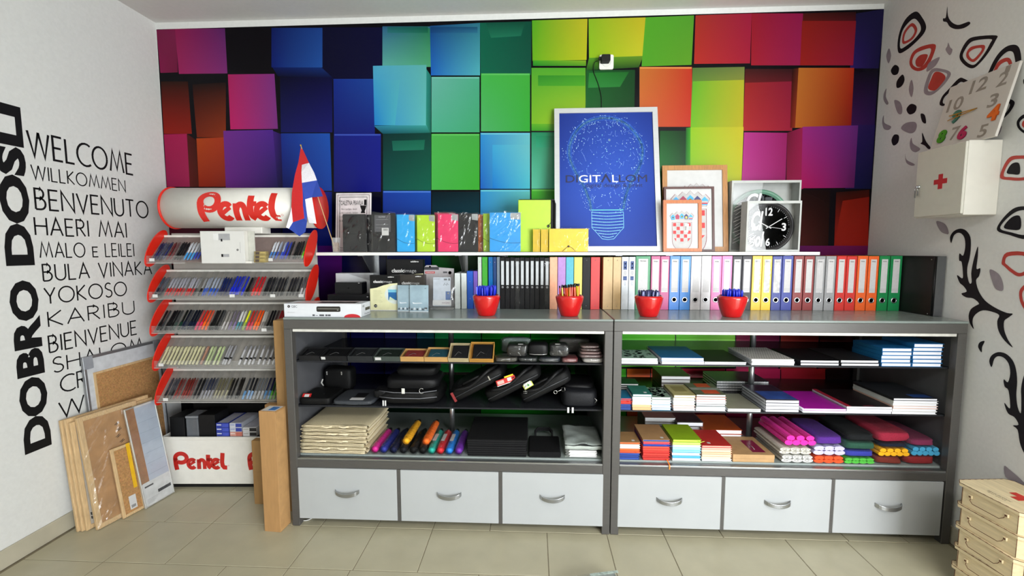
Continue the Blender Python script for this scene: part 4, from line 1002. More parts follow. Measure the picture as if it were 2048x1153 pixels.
for k, s_ in enumerate(('1. Ako si podigao...Spusti', '2. Ako si potrošio...Zamijeni', '3. Ako ti je pobjeglo...Počisti!', '4. Ako si')):
    put_text(p, s_, -w_ * .38, h * (.705 - .065 * k), w_ * (.10 + .03 * k if k < 3 else -.2), h * (.74 - .065 * k), INK, -.0008)
p.build('print', t)

# the light bulb poster in a silver snap frame
a, b, zt = span(1120, 1325, 218, 2.985, 218); W_, H_ = 0.655, 0.94
t = thing('poster', 'framed blue poster of a glowing light bulb in a silver snap frame', 'poster', (at(1217, 502, Y=2.765).x, 2.765, ZS + .004), 0, rot=(-math.asin(0.205 / H_), 0, 0))
fm = M('#c4c6c8', .4, 'brushed', metal=.25, var=.02)
for x0, x1, z0, z1, P in ((-W_ / 2, W_ / 2, 0, .032, 'b'), (-W_ / 2, W_ / 2, H_ - .032, H_, 't'), (-W_ / 2, -W_ / 2 + .032, 0, H_, 'l'), (W_ / 2 - .032, W_ / 2, 0, H_, 'r')):
    i_ = .032
    Q_ = {'b': [(-W_ / 2, 0), (W_ / 2, 0), (W_ / 2 - i_, i_), (-W_ / 2 + i_, i_)], 't': [(-W_ / 2 + i_, H_ - i_), (W_ / 2 - i_, H_ - i_), (W_ / 2, H_), (-W_ / 2, H_)],
          'l': [(-W_ / 2, 0), (-W_ / 2 + i_, i_), (-W_ / 2 + i_, H_ - i_), (-W_ / 2, H_)], 'r': [(W_ / 2 - i_, i_), (W_ / 2, 0), (W_ / 2, H_), (W_ / 2 - i_, H_ - i_)]}[P]
    MB().prism(Q_, .014, fm).build('frame', t, bevel=.003)
MB().box(-W_ / 2 + .01, W_ / 2 - .01, .008, .013, .01, H_ - .01, BLACK).build('backing', t)
# the print: blue ground with a drawn bulb of dots and lines
pw0, pw1, ph0, ph1 = -W_ / 2 + .032, W_ / 2 - .032, .032, H_ - .032
V = []; F = []; CC = []
def pl(P, c):
    o = len(V); V.extend(P); F.append(tuple(range(o, o + len(P)))); CC.extend([c] * len(P))
n = 14
deep = lin('#1c2c78'); mid = lin('#3454b4'); 
for j in range(n + 1):
    for i in range(n + 1):
        u, v = i / n, j / n
        g = math.exp(-((u - .5) ** 2 * 5 + (v - .48) ** 2 * 3.2)); g2 = math.exp(-((u - .85) ** 2 + (v - .6) ** 2) * 12) * .25 + math.exp(-((u - .1) ** 2 + (v - .4) ** 2) * 14) * .25
        V.append((pw0 + u * (pw1 - pw0), .0068, ph0 + v * (ph1 - ph0))); k = min(1, g * .75 + g2); CC.append(tuple(deep[q] * (1 - k) + mid[q] * k for q in range(3)))
for j in range(n):
    for i in range(n): F.append((j * (n + 1) + i, j * (n + 1) + i + 1, (j + 1) * (n + 1) + i + 1, (j + 1) * (n + 1) + i))
def pm(u, v, y=.0064): return (pw0 + u * (pw1 - pw0), y, ph0 + v * (ph1 - ph0))
def dot(u, v, r_, c): pl([pm(u + r_ * cos(R(60 * k)), v + r_ * .7 * sin(R(60 * k))) for k in range(6)], c)
def seg(u0, v0, u1, v1, w_, c):
    dx, dz = u1 - u0, (v1 - v0) / .7; l = hypot(dx, dz) or 1; nx, nz = -dz / l * w_, dx / l * w_ * .7
    pl([pm(u0 + nx, v0 + nz), pm(u0 - nx, v0 - nz), pm(u1 - nx, v1 - nz), pm(u1 + nx, v1 + nz)], c)
bulb = [(.33, .27), (.32, .32), (.29, .38), (.25, .45), (.17, .55), (.115, .64), (.105, .72), (.14, .81), (.22, .89), (.33, .94), (.46, .96), (.60, .95), (.72, .91), (.82, .83), (.88, .74), (.875, .65), (.83, .56), (.76, .48), (.71, .40), (.68, .33), (.665, .27)]
bs = smooth_line(bulb, 6)
cy_ = lin('#78b8d8'); cw_ = lin('#a8cce8'); cd_ = lin('#5470d0')
for p0, p1 in zip(bs, bs[1:]): seg(*p0, *p1, .026, lin('#2f54ac')); seg(*p0, *p1, .014, lin('#4474c0')); seg(*p0, *p1, .006, lin('#6ca4d8')); seg(*p0, *p1, .002, cy_)
rnd = random.Random(3)
inside = []
for k in range(1100):
    u, v = rnd.uniform(.1, .9), rnd.uniform(.28, .95)
    rr = .40 if v > .6 else .17 + (v - .28) * .72
    d_ = hypot((u - .49) / rr, max(0, v - .71) / .25) if v > .6 else abs(u - .49) / rr
    if d_ < .97:
        if rnd.random() < .3 + .6 * d_ ** 4: inside.append((u, v)); dot(u, v, rnd.choice((.0024, .0034, .0050)), rnd.choice((cy_, cw_, cd_)))
for k in range(len(inside)):
    u, v = inside[k]; q = min((hypot(u - a_, v - b_), a_, b_) for a_, b_ in inside[:k] + inside[k + 1:]) if k % 2 == 0 else None
    if q: seg(u, v, q[1], q[2], .0016, lin('#6c8cd8'))
for k in range(420):
    a_ = rnd.uniform(0, 6.28); p_ = bs[rnd.randrange(len(bs))]; dot(min(.97, max(.03, p_[0] + rnd.gauss(0, .035))), min(.98, p_[1] + rnd.gauss(0, .02)), rnd.choice((.002, .003, .0045)), cw_)
seg(.33, .265, .665, .265, .004, lin('#6cd0c8'))
for k in range(9):
    z = .25 - .022 * k; i_ = 0 if k < 6 else (k - 5) * .035
    P = [(.335 + i_ + (.33 - 2 * i_) * q / 8, z - .008 * sin(pi * q / 8)) for q in range(9)]
    for p0, p1 in zip(P, P[1:]): seg(*p0, *p1, .0034, cy_); dot(*p0, .0045, cw_)
for s_ in (0, 1):
    P = [(.335, .25), (.335, .135), (.37, .11), (.44, .055), (.5, .05)]
    P = [(1 - p[0] if s_ else p[0], p[1]) for p in P]
    for p0, p1 in zip(P, P[1:]): seg(*p0, *p1, .0026, cy_)
for u, v, r_ in ((.535, .79, .016), (.88, .70, .013), (.62, .93, .010), (.17, .80, .012), (.69, .37, .01)):
    for k in range(4): dot(u, v, r_ * (1 - k * .22), tuple(mid[q] * (1 - (k + 1) / 4) + cw_[q] * (k + 1) / 4 for q in range(3)))
me = bpy.data.meshes.new('print'); me.from_pydata(V, [], F)
ca = me.color_attributes.new('print', 'FLOAT_COLOR', 'POINT')
for i, c in enumerate(CC): ca.data[i].color = (*c, 1)
m2 = mm.copy(); m2.name = 'poster_paper'; m2.node_tree.nodes['Principled BSDF'].inputs['Roughness'].default_value = .35; me.materials.append(m2)
po = bpy.data.objects.new('print', me); COL.objects.link(po); po.parent = t
p = MB(); navy = M('#141c48', .5); lw_ = M('#d8dcec', .5)
u0, ww = pw0 + .065 * (pw1 - pw0), (pw1 - pw0) * .80
x = u0
for s_, m in (('DI', navy), ('GIT', lw_), ('A', lw_), ('L', lw_), ('LOM', navy)):
    V2, F2, a_, b_, c_, d_ = text_geo(s_, 0)
    k = .070 / .72; wd = (b_ - a_) * k * .92
    if s_ == 'A': p.stroke([(x, ph0 + .47 * (ph1 - ph0)), (x + wd * .45, ph0 + .525 * (ph1 - ph0)), (x + wd * .9, ph0 + .47 * (ph1 - ph0))], .011, navy, y=.0058)
    else: put_text(p, s_, x, ph0 + .47 * (ph1 - ph0), x + wd, ph0 + .525 * (ph1 - ph0), m, .0054, bold=0 if s_ == 'LOM' else .008)
    x += wd + .006
put_text(p, 'digital design & print', u0 + ww * .26, ph0 + .425 * (ph1 - ph0), u0 + ww * 1.01, ph0 + .462 * (ph1 - ph0), navy, .0058)
p.build('lettering', t)

# picture frames with a coat of arms
CRED = M('#c01a20', .5); CWH = M('#aeacac', .5); CB1 = M('#3a9cd0', .5); CB2 = M('#2c2c64', .5); CLINE = M('#7c3c48', .5); CY = M('#d8b84c', .5)
def arms(p, cx, cz, s, y):
    """checkered shield under a crown of five small shields, s = width"""
    def ins(x, z):
        return z > -.45 or (x * x / .2601 + (z + .45) ** 2 / .36) < 1
    sh = [(-.5, .5), (.5, .5), (.5, -.42)] + [(.5 * cos(R(q)), -.42 - .60 * sin(R(q))) for q in range(10, 180, 10)] + [(-.5, -.42)]
    p.prism([(cx + x * s * 1.04, cz + z * s * 1.02) for x, z in sh], .0003, CLINE, TR(0, y, 0)); p.prism([(cx + x * s, cz + z * s) for x, z in sh], .0003, CWH, TR(0, y - .0003, 0))
    for i in range(5):
        for j in range(5):
            if (i + j) % 2: continue
            x0, x1 = -.46 + i * .19, -.46 + i * .19 + .16; z1 = .46 - j * .30 * .68; z0 = z1 - .175
            if j == 4 and i in (0, 4): p.add([(cx + (x0 if i else x1) * s, y - .0007, cz + z1 * s), (cx + (x1 if i else x0 + .05) * s, y - .0007, cz + z1 * s), (cx + (x0 if i else x1) * s, y - .0007, cz + z0 * s)], [(0, 1, 2)], CRED)
            else: p.box(cx + x0 * s, cx + x1 * s, y - .0008, y - .0004, cz + z0 * s, cz + z1 * s, CRED)
    cw = [(-.5, .56), (-.62, .82), (-.48, .98), (-.38, .92), (-.24, 1.06), (-.12, .96), (0, 1.1), (.12, .96), (.24, 1.06), (.38, .92), (.48, .98), (.62, .82), (.5, .56)]
    p.prism([(cx + x * s * 1.03, cz + z * s + .02 * s) for x, z in cw], .0003, CLINE, TR(0, y, 0)); p.prism([(cx + x * s, cz + z * s + .012 * s) for x, z in cw], .0003, CWH, TR(0, y - .0003, 0))
    for k, c in enumerate((CB1, M('#a02c50', .5), CB1, CB2, CB1)):
        x = -.46 + .23 * k; z = .74 + .06 * (1 - abs(k - 2) / 2); r_ = .11
        p.prism([(cx + (x - r_) * s, cz + (z + .06) * s), (cx + x * s, cz + (z + .17) * s), (cx + (x + r_) * s, cz + (z + .06) * s), (cx + (x + r_ * .8) * s, cz + (z - .11) * s), (cx + (x - r_ * .8) * s, cz + (z - .11) * s)][::-1], .0003, c, TR(0, y - .0008, 0))
        if k in (0, 2): p.lathe([(0, .0003), (.05 * s, .0003)], CWH if k == 0 else CY, 10, TR(cx + x * s, y - .0009, cz + z * s, R(90)))
        if k == 3: p.box(cx + (x - .05) * s, cx + (x + .05) * s, y - .0012, y - .0009, cz + (z - .08) * s, cz + (z + .04) * s, CY)
        if k == 4:
            p.box(cx + (x - .09) * s, cx + (x + .09) * s, y - .0012, y - .0009, cz + (z - .03) * s, cz + (z + .03) * s, CWH); p.box(cx + (x - .09) * s, cx + (x + .09) * s, y - .0013, y - .001, cz + (z - .07) * s, cz + (z - .03) * s, CRED)
def picture(x0, x1, ytop, Y, tilt, col, fw, label, arm, Yt=None, kind='wood'):
    a, b, zt = span(x0, x1, ytop, Y, 502); w_ = b - a; h = (zt - ZS)
    t = thing('picture_frame', label, 'picture frame', ((a + b) / 2, Y, ZS + .0186 * sin(R(tilt))), 0, 'framed coats of arms', rot=(-R(tilt), 0, 0))
    m = M(col, .4, 'wood', var=.10, scale=18); i_ = fw
    for Q_ in ([(-w_ / 2, 0), (w_ / 2, 0), (w_ / 2 - i_, i_), (-w_ / 2 + i_, i_)], [(-w_ / 2 + i_, h - i_), (w_ / 2 - i_, h - i_), (w_ / 2, h), (-w_ / 2, h)],
               [(-w_ / 2, 0), (-w_ / 2 + i_, i_), (-w_ / 2 + i_, h - i_), (-w_ / 2, h)], [(w_ / 2 - i_, i_), (w_ / 2, 0), (w_ / 2, h), (w_ / 2 - i_, h - i_)]):
        MB().prism(Q_, .018, m).build('frame', t, bevel=.002)
    p = MB().box(-w_ / 2 + i_ * .7, w_ / 2 - i_ * .7, .007, .012, i_ * .7, h - i_ * .7, PAPER)
    arms(p, arm[0] * w_, arm[1] * h, arm[2] * w_, .0066); p.build('print', t)
    if arm[3]:
        s_ = MB().box(-.004, .022, -.0008, .0005, h * .38, h * .55, PAPER, T=TR(0, .005, 0, 0, R(6), 0))
        for k in range(8): s_.box(0, .009, -.0012, -.0008, h * (.42 + .01 * k), h * (.425 + .01 * k), M('#5c5044', .6), T=TR(0, .005, 0, 0, R(6), 0))
        s_.build('barcode_sticker', t)
    return t
picture(1326, 1457, 326, 2.85, 7, '#a8743c', .030, 'large light oak frame behind the other coat of arms frames', (.03, .50, .36, 0))
picture(1329, 1430, 371, 2.80, 7, '#4c2824', .013, 'medium dark brown frame with a coat of arms, in the middle of the three', (.03, .42, .62, 0))
picture(1327, 1404, 399, 2.735, 6, '#b4642c', .020, 'small orange brown frame with a coat of arms and a barcode sticker', (-.01, .39, .50, 1))

# boxed clocks
def clock_box(x0, x1, ytop, Y, label, depth, script):
    a, b, zt = span(x0, x1, ytop, Y); w_ = b - a; h = zt - ZS
    t = thing('clock_box', label, 'box', ((a + b) / 2, Y, ZS)); cm = M('#b4b6b4', .6, var=.03); e = .010
    b_ = MB().box(-w_ / 2, -w_ / 2 + .003, 0, depth, 0, h, cm).box(w_ / 2 - .003, w_ / 2, 0, depth, 0, h, cm).box(-w_ / 2 + .003, w_ / 2 - .003, 0, depth, 0, .003, cm).box(-w_ / 2 + .003, w_ / 2 - .003, 0, depth, h - .003, h, cm)
    b_.box(-w_ / 2 + .003, w_ / 2 - .003, depth - .003, depth, .003, h - .003, cm); b_.build('carton', t)
    fm_ = MB()
    for x_0, x_1, z0, z1 in ((-w_ / 2, -w_ / 2 + e, 0, h), (w_ / 2 - e, w_ / 2, 0, h), (-w_ / 2 + e, w_ / 2 - e, 0, e * 1.3), (-w_ / 2 + e, w_ / 2 - e, h - e * 1.5, h)): fm_.box(x_0, x_1, -.002, -.0002, z0, z1, cm)
    fm_.build('window_frame', t)
    MB().box(-w_ / 2 + e, w_ / 2 - e, -.0012, -.0008, e, h - e, film('box_window', .1, .0, 5., rough=.06, gloss=.07)).build('window_film', t)
    pm_ = MB().prism([(-w_ / 2 + e, e), (script[0] * w_, e), (script[1] * w_, h * .45), (script[2] * w_, h - e * 1.5), (-w_ / 2 + e, h - e * 1.5)], .0003, film('frosted_print', .2, .10, 8., rough=.2, gloss=.4), TR(0, -.0026, 0))
    lm = M('#dedee2', .5)
    for tx, u0, u1, v0, v1 in script[3]: put_text(pm_, tx, u0 * w_, v0 * h, u1 * w_, v1 * h, lm, -.0030, bold=.03, shear=.25)
    for k in range(script[4]): pm_.stroke([(-w_ * .46 + .006 * (k % 3), h * (.12 + .05 * k)), (-w_ * .36 + .004 * (k % 4), h * (.17 + .05 * k))], .003, lm, y=-.0030)
    pm_.build('printed_band', t)
    return t, w_, h
def clock(t, w_, r_, cz, col, face, label, nums, hands, depth):
    o = thing('wall_clock', label, 'clock', (t.location.x, t.location.y + depth - .0035, ZS + cz), rot=(R(90), 0, 0))
    m = M(col, .3, var=.02)
    MB().lathe([(0, 0), (r_, 0), (r_, .022), (r_ * .97, .028), (r_ * .90, .026), (r_ * .86, .014)], m, 56).build('case', o)
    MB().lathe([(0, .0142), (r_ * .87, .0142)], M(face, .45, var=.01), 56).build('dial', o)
    g = MB(); w2 = M(nums[1], .5)
    for tx, ang in nums[0]:
        q = R(90 - ang); x, z = r_ * .62 * cos(q), r_ * .62 * sin(q); s_ = r_ * .13 * nums[2]; 
        put_text(g, tx, x - s_ * (.9 if len(tx) > 1 else .55), z - s_, x + s_ * (.9 if len(tx) > 1 else .55), z + s_, w2, 0, bold=.03, T=TR(0, 0, .0152, R(-90)))
    for k in range(60):
        q = R(6 * k); r0 = r_ * (.70 if k % 5 == 0 and (k // 5) % 3 else .80); r1 = r_ * .84
        if k % 5 == 0 and (k // 5) % 3 == 0: continue
        g.stroke([(r0 * sin(q), r0 * cos(q)), (r1 * sin(q), r1 * cos(q))], r_ * (.018 if k % 5 == 0 else .009), w2, TR(0, 0, .0148, R(-90)))
    g.build('numerals', o)
    if hands:
        for nm, ang, l, wd in (('minute_hand', 58, .62, .03), ('hour_hand', 298, .46, .035), ('second_hand', 98, .55, .012)):
            MB().box(-r_ * wd / 2, r_ * wd / 2, -r_ * .12, r_ * l, .0165, .0172, M('#d4d4d6', .4), T=TR(0, 0, 0, 0, 0, -R(ang))).build(nm, o)
    return o
t, w_, h = clock_box(1464, 1603, 361, 2.87, 'large grey window box with a green clock, behind the smaller clock box', .10, (-.13, -.10, -.05, [('Cl', -.28, -.06, .62, .82)], 12))
clock(t, w_, w_ * .46, h * .46, '#6c9c84', '#8a90a0', 'green rimmed wall clock in the large box behind', ([('1', 30), ('2', 60), ('12', 0)], '#3c4048', 1.6), False, .10)
t, w_, h = clock_box(1495, 1604, 402, 2.715, 'small grey window box with a black clock, standing in front of the larger clock box', .075, (-.12, -.20, -.30, [('Cl', -.42, -.20, .42, .80), ('ool', -.44, -.17, .10, .40)], 5))
clock(t, w_, w_ * .47, h * .50, '#2c2a2c', '#484549', 'black wall clock in the small box in front', ([('12', 0), ('3', 90), ('6', 180), ('9', 270)], '#d0d0d2', 1.25), True, .075)  # dial greyed to carry the haze of the box window

# ------------------------------------------------------------------ wall socket with a plug
c = at(1213, 124, Y=YB - .012)
t = thing('wall_socket', 'white wall socket high on the wallpaper with a plug in it', 'socket', (c.x, YB - .0012, c.z))
MB().prism(rrect(-.045, .045, -.045, .045, .010), .010, M('#dcdcd6', .35), TR(0, -.010, 0)).build('plate', t, bevel=.002)
MB().lathe([(.027, .0125), (.030, .0125), (.0305, .010)], M('#d0d0ca', .4), 24, TR(0, 0, 0, R(90)), cap=False).build('socket_ring', t)
t = thing('power_plug', 'black power plug with a cord running down behind the light bulb poster', 'plug', (c.x - .008, YB - .0145, c.z + .01))
MB().prism(rrect(-.030, .026, -.022, .020, .008), .042, BLACK, TR(0, -.042, 0)).prism(rrect(-.046, -.029, -.008, .010, .004), .014, BLACK, TR(0, -.03, 0)).build('body', t, bevel=.003)
pp = [at(x, y, Y=YB - (.032 if k == 0 else .012 if k < 3 else .006)) - t.location for k, (x, y) in enumerate(((1196, 122), (1190, 124), (1187.5, 132), (1187.5, 144), (1192, 156), (1197, 170), (1202, 190), (1203, 205), (1203, 222), (1206, 260)))]
MB().tube(smooth_line(pp, 4), .0022, BLACK, 6).build('cord', t)
# ------------------------------------------------------------------ boxes and packs at the left end of the cabinet tops
def pbox(x0, x1, yt, Y, zb=ZT, yx=None):
    a, b = at(x0, yx or 580, Y=Y).x, at(x1, yx or 580, Y=Y).x
    return a, b, at((x0 + x1) / 2, yt, Y=Y).z - zb
silv = M('#b4b8bc', .4, var=.02); blk = M('#161618', .28, var=.03)
a, b, h = pbox(672, 747, 547, 2.74)
t = thing('carton', 'silver grey carton standing behind the small black speaker box', 'box', ((a + b) / 2, 2.74, ZT)); w_ = b - a
MB().box(-w_ / 2, w_ / 2, 0, .09, 0, h, silv, .002).build('body', t)
MB().add([(-w_ * .15, -.0006, h * .98), (w_ * .49, -.0006, h * .75), (w_ * .49, -.0006, h * .98)], [(0, 1, 2)], M('#8e9094', .4)).build('print', t)
a, b, h0 = pbox(654, 742, 589.5, 2.585)
t = thing('carton', 'long low black carton behind the white laminator box', 'box', ((a + b) / 2, 2.585, ZT)); w_ = b - a
MB().box(-w_ / 2, w_ / 2, 0, .11, 0, h0, blk, .003).build('body', t)
MB().box(w_ * .40, w_ * .43, -.0006, 0, h0 * .82, h0 * .88, M('#9a9a9c', .5)).build('print', t)
a, b, h = pbox(670, 724, 565, 2.60, ZT + h0)
t = thing('carton', 'small glossy black carton with rounded ends lying on the long black carton', 'box', ((a + b) / 2, 2.60, ZT + h0 + .0004)); w_ = b - a
MB().prism(rrect(-w_ / 2, w_ / 2, 0, h, .008), .08, M('#0e0e10', .15), TR(0, 0, 0)).build('body', t)
p = MB().lathe([(0, .0006), (.004, .0006)], M('#55585a', .4), 12, TR(0, 0, h * .5, R(90))).box(w_ * .36, w_ * .42, -.0006, 0, h * .90, h * .95, M('#9a9a9c', .5))
p.build('print', t)
# white laminator box in front
a, b, h = pbox(568, 722, 608, 2.292, yx=622)
t = thing('laminator_box', 'white laminator carton with a printed machine picture, at the front left of the cabinet top', 'box', ((a + b) / 2, 2.292, ZT)); w_ = b - a; dp = .135
MB().box(-w_ / 2, w_ / 2, 0, dp, 0, h, M('#cfd2d8', .35, var=.01), .0015).build('body', t)
p = MB(); dk = M('#2c2a26', .3)
p.lathe([(0, .0005), (h * .10, .0005)], RED, 20, TR(-w_ * .435, 0, h * .79, R(90)))
for q in (45, -45): p.stroke([(-w_ * .435 - h * .05 * cos(R(q)), h * .79 - h * .05 * sin(R(q))), (-w_ * .435 + h * .05 * cos(R(q)), h * .79 + h * .05 * sin(R(q)))], h * .025, PAPER, y=-.0009)
put_text(p, 'GBC', -w_ * .40, h * .70, -w_ * .325, h * .87, M('#3a3a40', .5), -.0006)
put_text(p, 'Fusion', -w_ * .45, h * .32, -w_ * .36, h * .38, M('#9a9aa0', .5), -.0006)
p.prism(rrect(-w_ * .075, w_ * .235, h * .40, h * .80, h * .10), .0006, dk, TR(0, -.0006, 0)); p.box(-w_ * .06, w_ * .22, -.0009, -.0006, h * .60, h * .64, M('#8c8a84', .3)); p.box(w_ * .19, w_ * .21, -.0009, -.0006, h * .51, h * .55, M('#a0a0a0', .4))
for k, (u0, u1) in enumerate(((-.13, -.10), (-.088, -.06), (-.04, .02), (.038, .065), (.07, .105))): p.box(w_ * u0, w_ * u1, -.0006, 0, h * (.08 if k != 1 else .11), h * (.20 if k != 1 else .14), M('#44464c', .5))
p.prism([(w_ * (.385 + .105 * cos(R(q))), h * .25 * sin(R(q))) for q in range(0, 181, 12)], .0006, M('#b8242c', .4), TR(0, -.0006, 0))
p.build('print', t)
p = MB(); S_ = TR(w_ / 2 + .0006, 0, 0, 0, 0, R(90))
p.box(.05 + .01, dp - .01, -.0002, .0002, h * .40, h * .62, dk, T=S_); put_text(p, 'GBC', .02, h * .70, .05, h * .85, M('#6a6a70', .5), 0, T=S_); put_text(p, 'Fusion', .05, h * .12, dp - .01, h * .24, M('#44464c', .5), 0, T=S_)
p.build('side_print', t)
p = MB().box(-w_ * .40, w_ * .40, .02, dp - .02, h, h + .0004, M('#c8b0b0', .35)).box(-w_ * .10, w_ * .40, .03, .09, h + .0004, h + .0007, dk); p.build('top_print', t)

# laminating film packs
def laminate(x0, x1, yt, Y, label, colr, full, d):
    a, b, h = pbox(x0, x1, yt, Y); w_ = b - a
    t = thing('laminating_pack', label, 'box', ((a + b) / 2, Y, ZT), 0, 'laminating film packs')
    MB().box(-w_ / 2, w_ / 2, 0, d, 0, h, M(colr, .3, var=.03), .001).build('body', t)
    p = MB(); wt = M('#dcdcdc', .5)
    zt = h * (.60 if full else .62)
    put_text(p, 'classic', -w_ * .37, h * (.785 if full else .72), -w_ * .02, h * (.86 if full else .80), wt, -.0007, bold=.025)
    put_text(p, 'image', -w_ * .01, h * (.77 if full else .70), w_ * .31, h * (.85 if full else .79), M('#a8a8a8', .5), -.0007)
    put_text(p, 'addibro', w_ * .16, h * .935, w_ * .38, h * .97, wt, -.0007, bold=.03)
    # pale lower part with a curved upper edge
    cv = [(-w_ / 2, h * .62), (-w_ * .25, h * .65), (0, h * .72), (w_ * .25, h * .765), (w_ / 2, h * .78)] if full else [(-w_ * .1, h * .60), (w_ * .1, h * .66), (w_ * .3, h * .69), (w_ / 2, h * .70)]
    p.prism([(w_ / 2, 0.002)] + cv[::-1] + [(cv[0][0], 0.002)], .0005, M('#d4d2a8', .45, var=.03), TR(0, -.0005, 0))
    if full:
        cc = [(w_ * .5, h * .20)] + [(w_ * .5 - w_ * .47 * cos(R(q)), h * .46 + h * .28 * sin(R(q))) for q in range(-75, 76, 12)] + [(w_ * .5, h * .74)]
        p.prism(cc, .0003, M('#c8d0ca', .4), TR(0, -.0008, 0))
        p.box(w_ * .16, w_ * .47, -.0012, -.0008, h * .30, h * .60, M('#1c5c94', .35)); p.box(w_ * .16, w_ * .47, -.0014, -.0012, h * .52, h * .60, M('#6cb0c8', .35)); p.add([(w_ * .18, -.0015, h * .30), (w_ * .42, -.0015, h * .30), (w_ * .22, -.0015, h * .40)], [(0, 1, 2)], M('#b8ccb0', .4))
        tx = M('#a8a684', .6)
        for k in range(9): p.box(-w_ * .39, -w_ * (.12 - .03 * (k % 3)) if k > 1 else -w_ * .1, -.0008, -.0005, h * (.565 - .04 * k), h * (.573 - .04 * k), tx)
        p.lathe([(0, .0008), (w_ * .06, .0008)], M('#1c1c1e', .5), 16, TR(-w_ * .31, 0, h * .135, R(90))); put_text(p, 'A3', -w_ * .345, h * .115, -w_ * .275, h * .155, wt, -.001)
        p.box(-w_ / 2, w_ / 2, -.0008, -.0005, .001, h * .02, wt)
    p.build('print', t)
laminate(775, 847, 519, 2.76, 'black laminating film pack at the back, tallest of the three', '#1a1a1c', False, .05)
laminate(797, 849, 550, 2.64, 'dark brown grey laminating film pack behind the two translucent pockets', '#3c3834', False, .05)
laminate(740, 795, 551, 2.552, 'laminating film pack with a yellow lower half, beside the laminator box', '#161617', True, .055)
# translucent pockets
for x0, x1, lab, Y in ((794, 822, 'pale blue film pocket pack half hidden behind its twin', 2.52), (818.5, 856, 'pale blue film pocket pack in front of its twin', 2.50)):
    a, b, h = pbox(x0, x1, 571, Y); w_ = b - a
    t = thing('film_pocket', lab, 'pack', ((a + b) / 2, Y, ZT + .0004), R(0), 'pale blue film pockets', rot=(R(-3), 0, R(-2)))
    MB().box(-w_ / 2, w_ / 2, 0, .006, 0, h, M('#8ea4b0', .25, var=.10, scale=10), .001).build('body', t)
    p = MB(); wt = M('#c4ccd2', .4); dk2 = M('#3c444c', .4)
    p.box(-w_ / 2, w_ / 2, -.0006, 0, .0, h * .03, wt); p.add([(-w_ * .32, -.0006, h * .30), (w_ * .2, -.0006, h * .32), (w_ * .1, -.0006, h * .35), (-w_ * .2, -.0006, h * .34), (-w_ * .36, -.0006, h * .37)], [(0, 1, 2, 3, 4)], wt)
    for k in range(6): p.box(-w_ * .44 + w_ * .15 * k, -w_ * .34 + w_ * .15 * k, -.0006, 0, h * .07, h * (.13 + .03 * (k % 2)), wt if k % 2 else dk2)
    p.box(w_ * .3, w_ * .44, -.0006, 0, h * .10, h * .17, dk2); p.box(w_ * .3, w_ * .4, -.0006, 0, h * .86, h * .89, M('#6c7c88', .4))
    p.build('print', t)
# hanging card packs
a, b, h = pbox(849, 908, 531, 2.76); w_ = b - a
t = thing('card_pack', 'grey hanging card pack with a small red label, behind the blister pack', 'pack', ((a + b) / 2, 2.76, ZT))
MB().prism([(-w_ / 2, 0), (w_ / 2, 0), (w_ / 2, h * .92), (-w_ * .02, h * .95), (-w_ * .1, h), (-w_ * .42, h), (-w_ / 2, h * .95)], .012, M('#a8a4a8', .35, var=.05), TR(0, 0, 0)).build('body', t)
p = MB().box(-w_ * .46, -w_ * .14, -.0006, 0, h * .80, h * .85, M('#b83438', .5)); put_text(p, 'ARDA', -w_ * .44, h * .81, -w_ * .16, h * .84, PAPER, -.0009, bold=.02)
p.box(w_ * .14, w_ * .28, -.0006, 0, h * .81, h * .85, M('#505054', .5)); p.lathe([(0, .0007), (w_ * .055, .0007)], M('#3c3c40', .5), 14, TR(w_ * .37, 0, h * .82, R(90))); p.lathe([(0, .0009), (.006, .0009)], M('#202024', .5), 12, TR(-w_ * .3, 0, h * .965, R(90)))
p.box(-w_ / 2, 0, -.0007, 0, h * .89, h * .96, M('#3c3c40', .5)); p.box(w_ * .12, w_ * .14, -.0006, 0, h * .62, h * .72, M('#707074', .5))
p.build('print', t)
a, b, h = pbox(861, 906, 555, 2.60); w_ = b - a
t = thing('blister_pack', 'clear blister pack with a white and blue card, in front of the grey card pack', 'pack', ((a + b) / 2, 2.60, ZT), rot=(R(-4), 0, 0)); t.location.z += .001
MB().box(-w_ * .42, w_ * .36, .014, .020, h * .10, h * .99, M('#b8c0cc', .4), .0005).build('card', t)
p = MB(); p.box(-w_ * .42, w_ * .40, .002, .013, h * .13, h * .29, PAPER); put_text(p, 'noQlat', 0, h * .18, w_ * .34, h * .24, M('#7c5c70', .5), .0014); p.box(w_ * .14, w_ * .36, .0134, .014, h * .30, h * .56, M('#3c5c94', .4)); p.lathe([(0, .0007), (.006, .0007)], PAPER, 12, TR(w_ * .25, .014, h * .5, R(90)))
put_text(p, 'SAFEMET', -w_ * .40, h * .92, -w_ * .1, h * .955, M('#6c6c74', .5), .0136); p.box(w_ * .06, w_ * .2, .0134, .014, h * .90, h * .95, M('#5c5c64', .5)); p.box(w_ * .26, w_ * .34, .0134, .014, h * .89, h * .96, M('#5c5c64', .5))
for k in range(4): p.stroke([(w_ * (.05 + .06 * k), h * (.74 + .04 * (k % 2))), (w_ * (.10 + .06 * k), h * (.82 - .05 * (k % 2)))], .003, M('#70747c', .5), y=.0134)
p.build('print', t)
b_ = MB(); bf = film('blister', .5, .04, 30., rough=.06)
b_.grid(10, 12, lambda u, v: (-w_ * .55 + u * w_ * 1.12, .004 - .016 * max(0, min(1, 3 * v)) * sin(pi * u) ** .4 * sin(pi * min(1, v * 1.2 + .05)) ** .5, h * .02 + v * h), bf)
b_.box(-w_ * .5, w_ * .5, -.012, .018, 0, h * .06, bf); b_.build('blister', t)

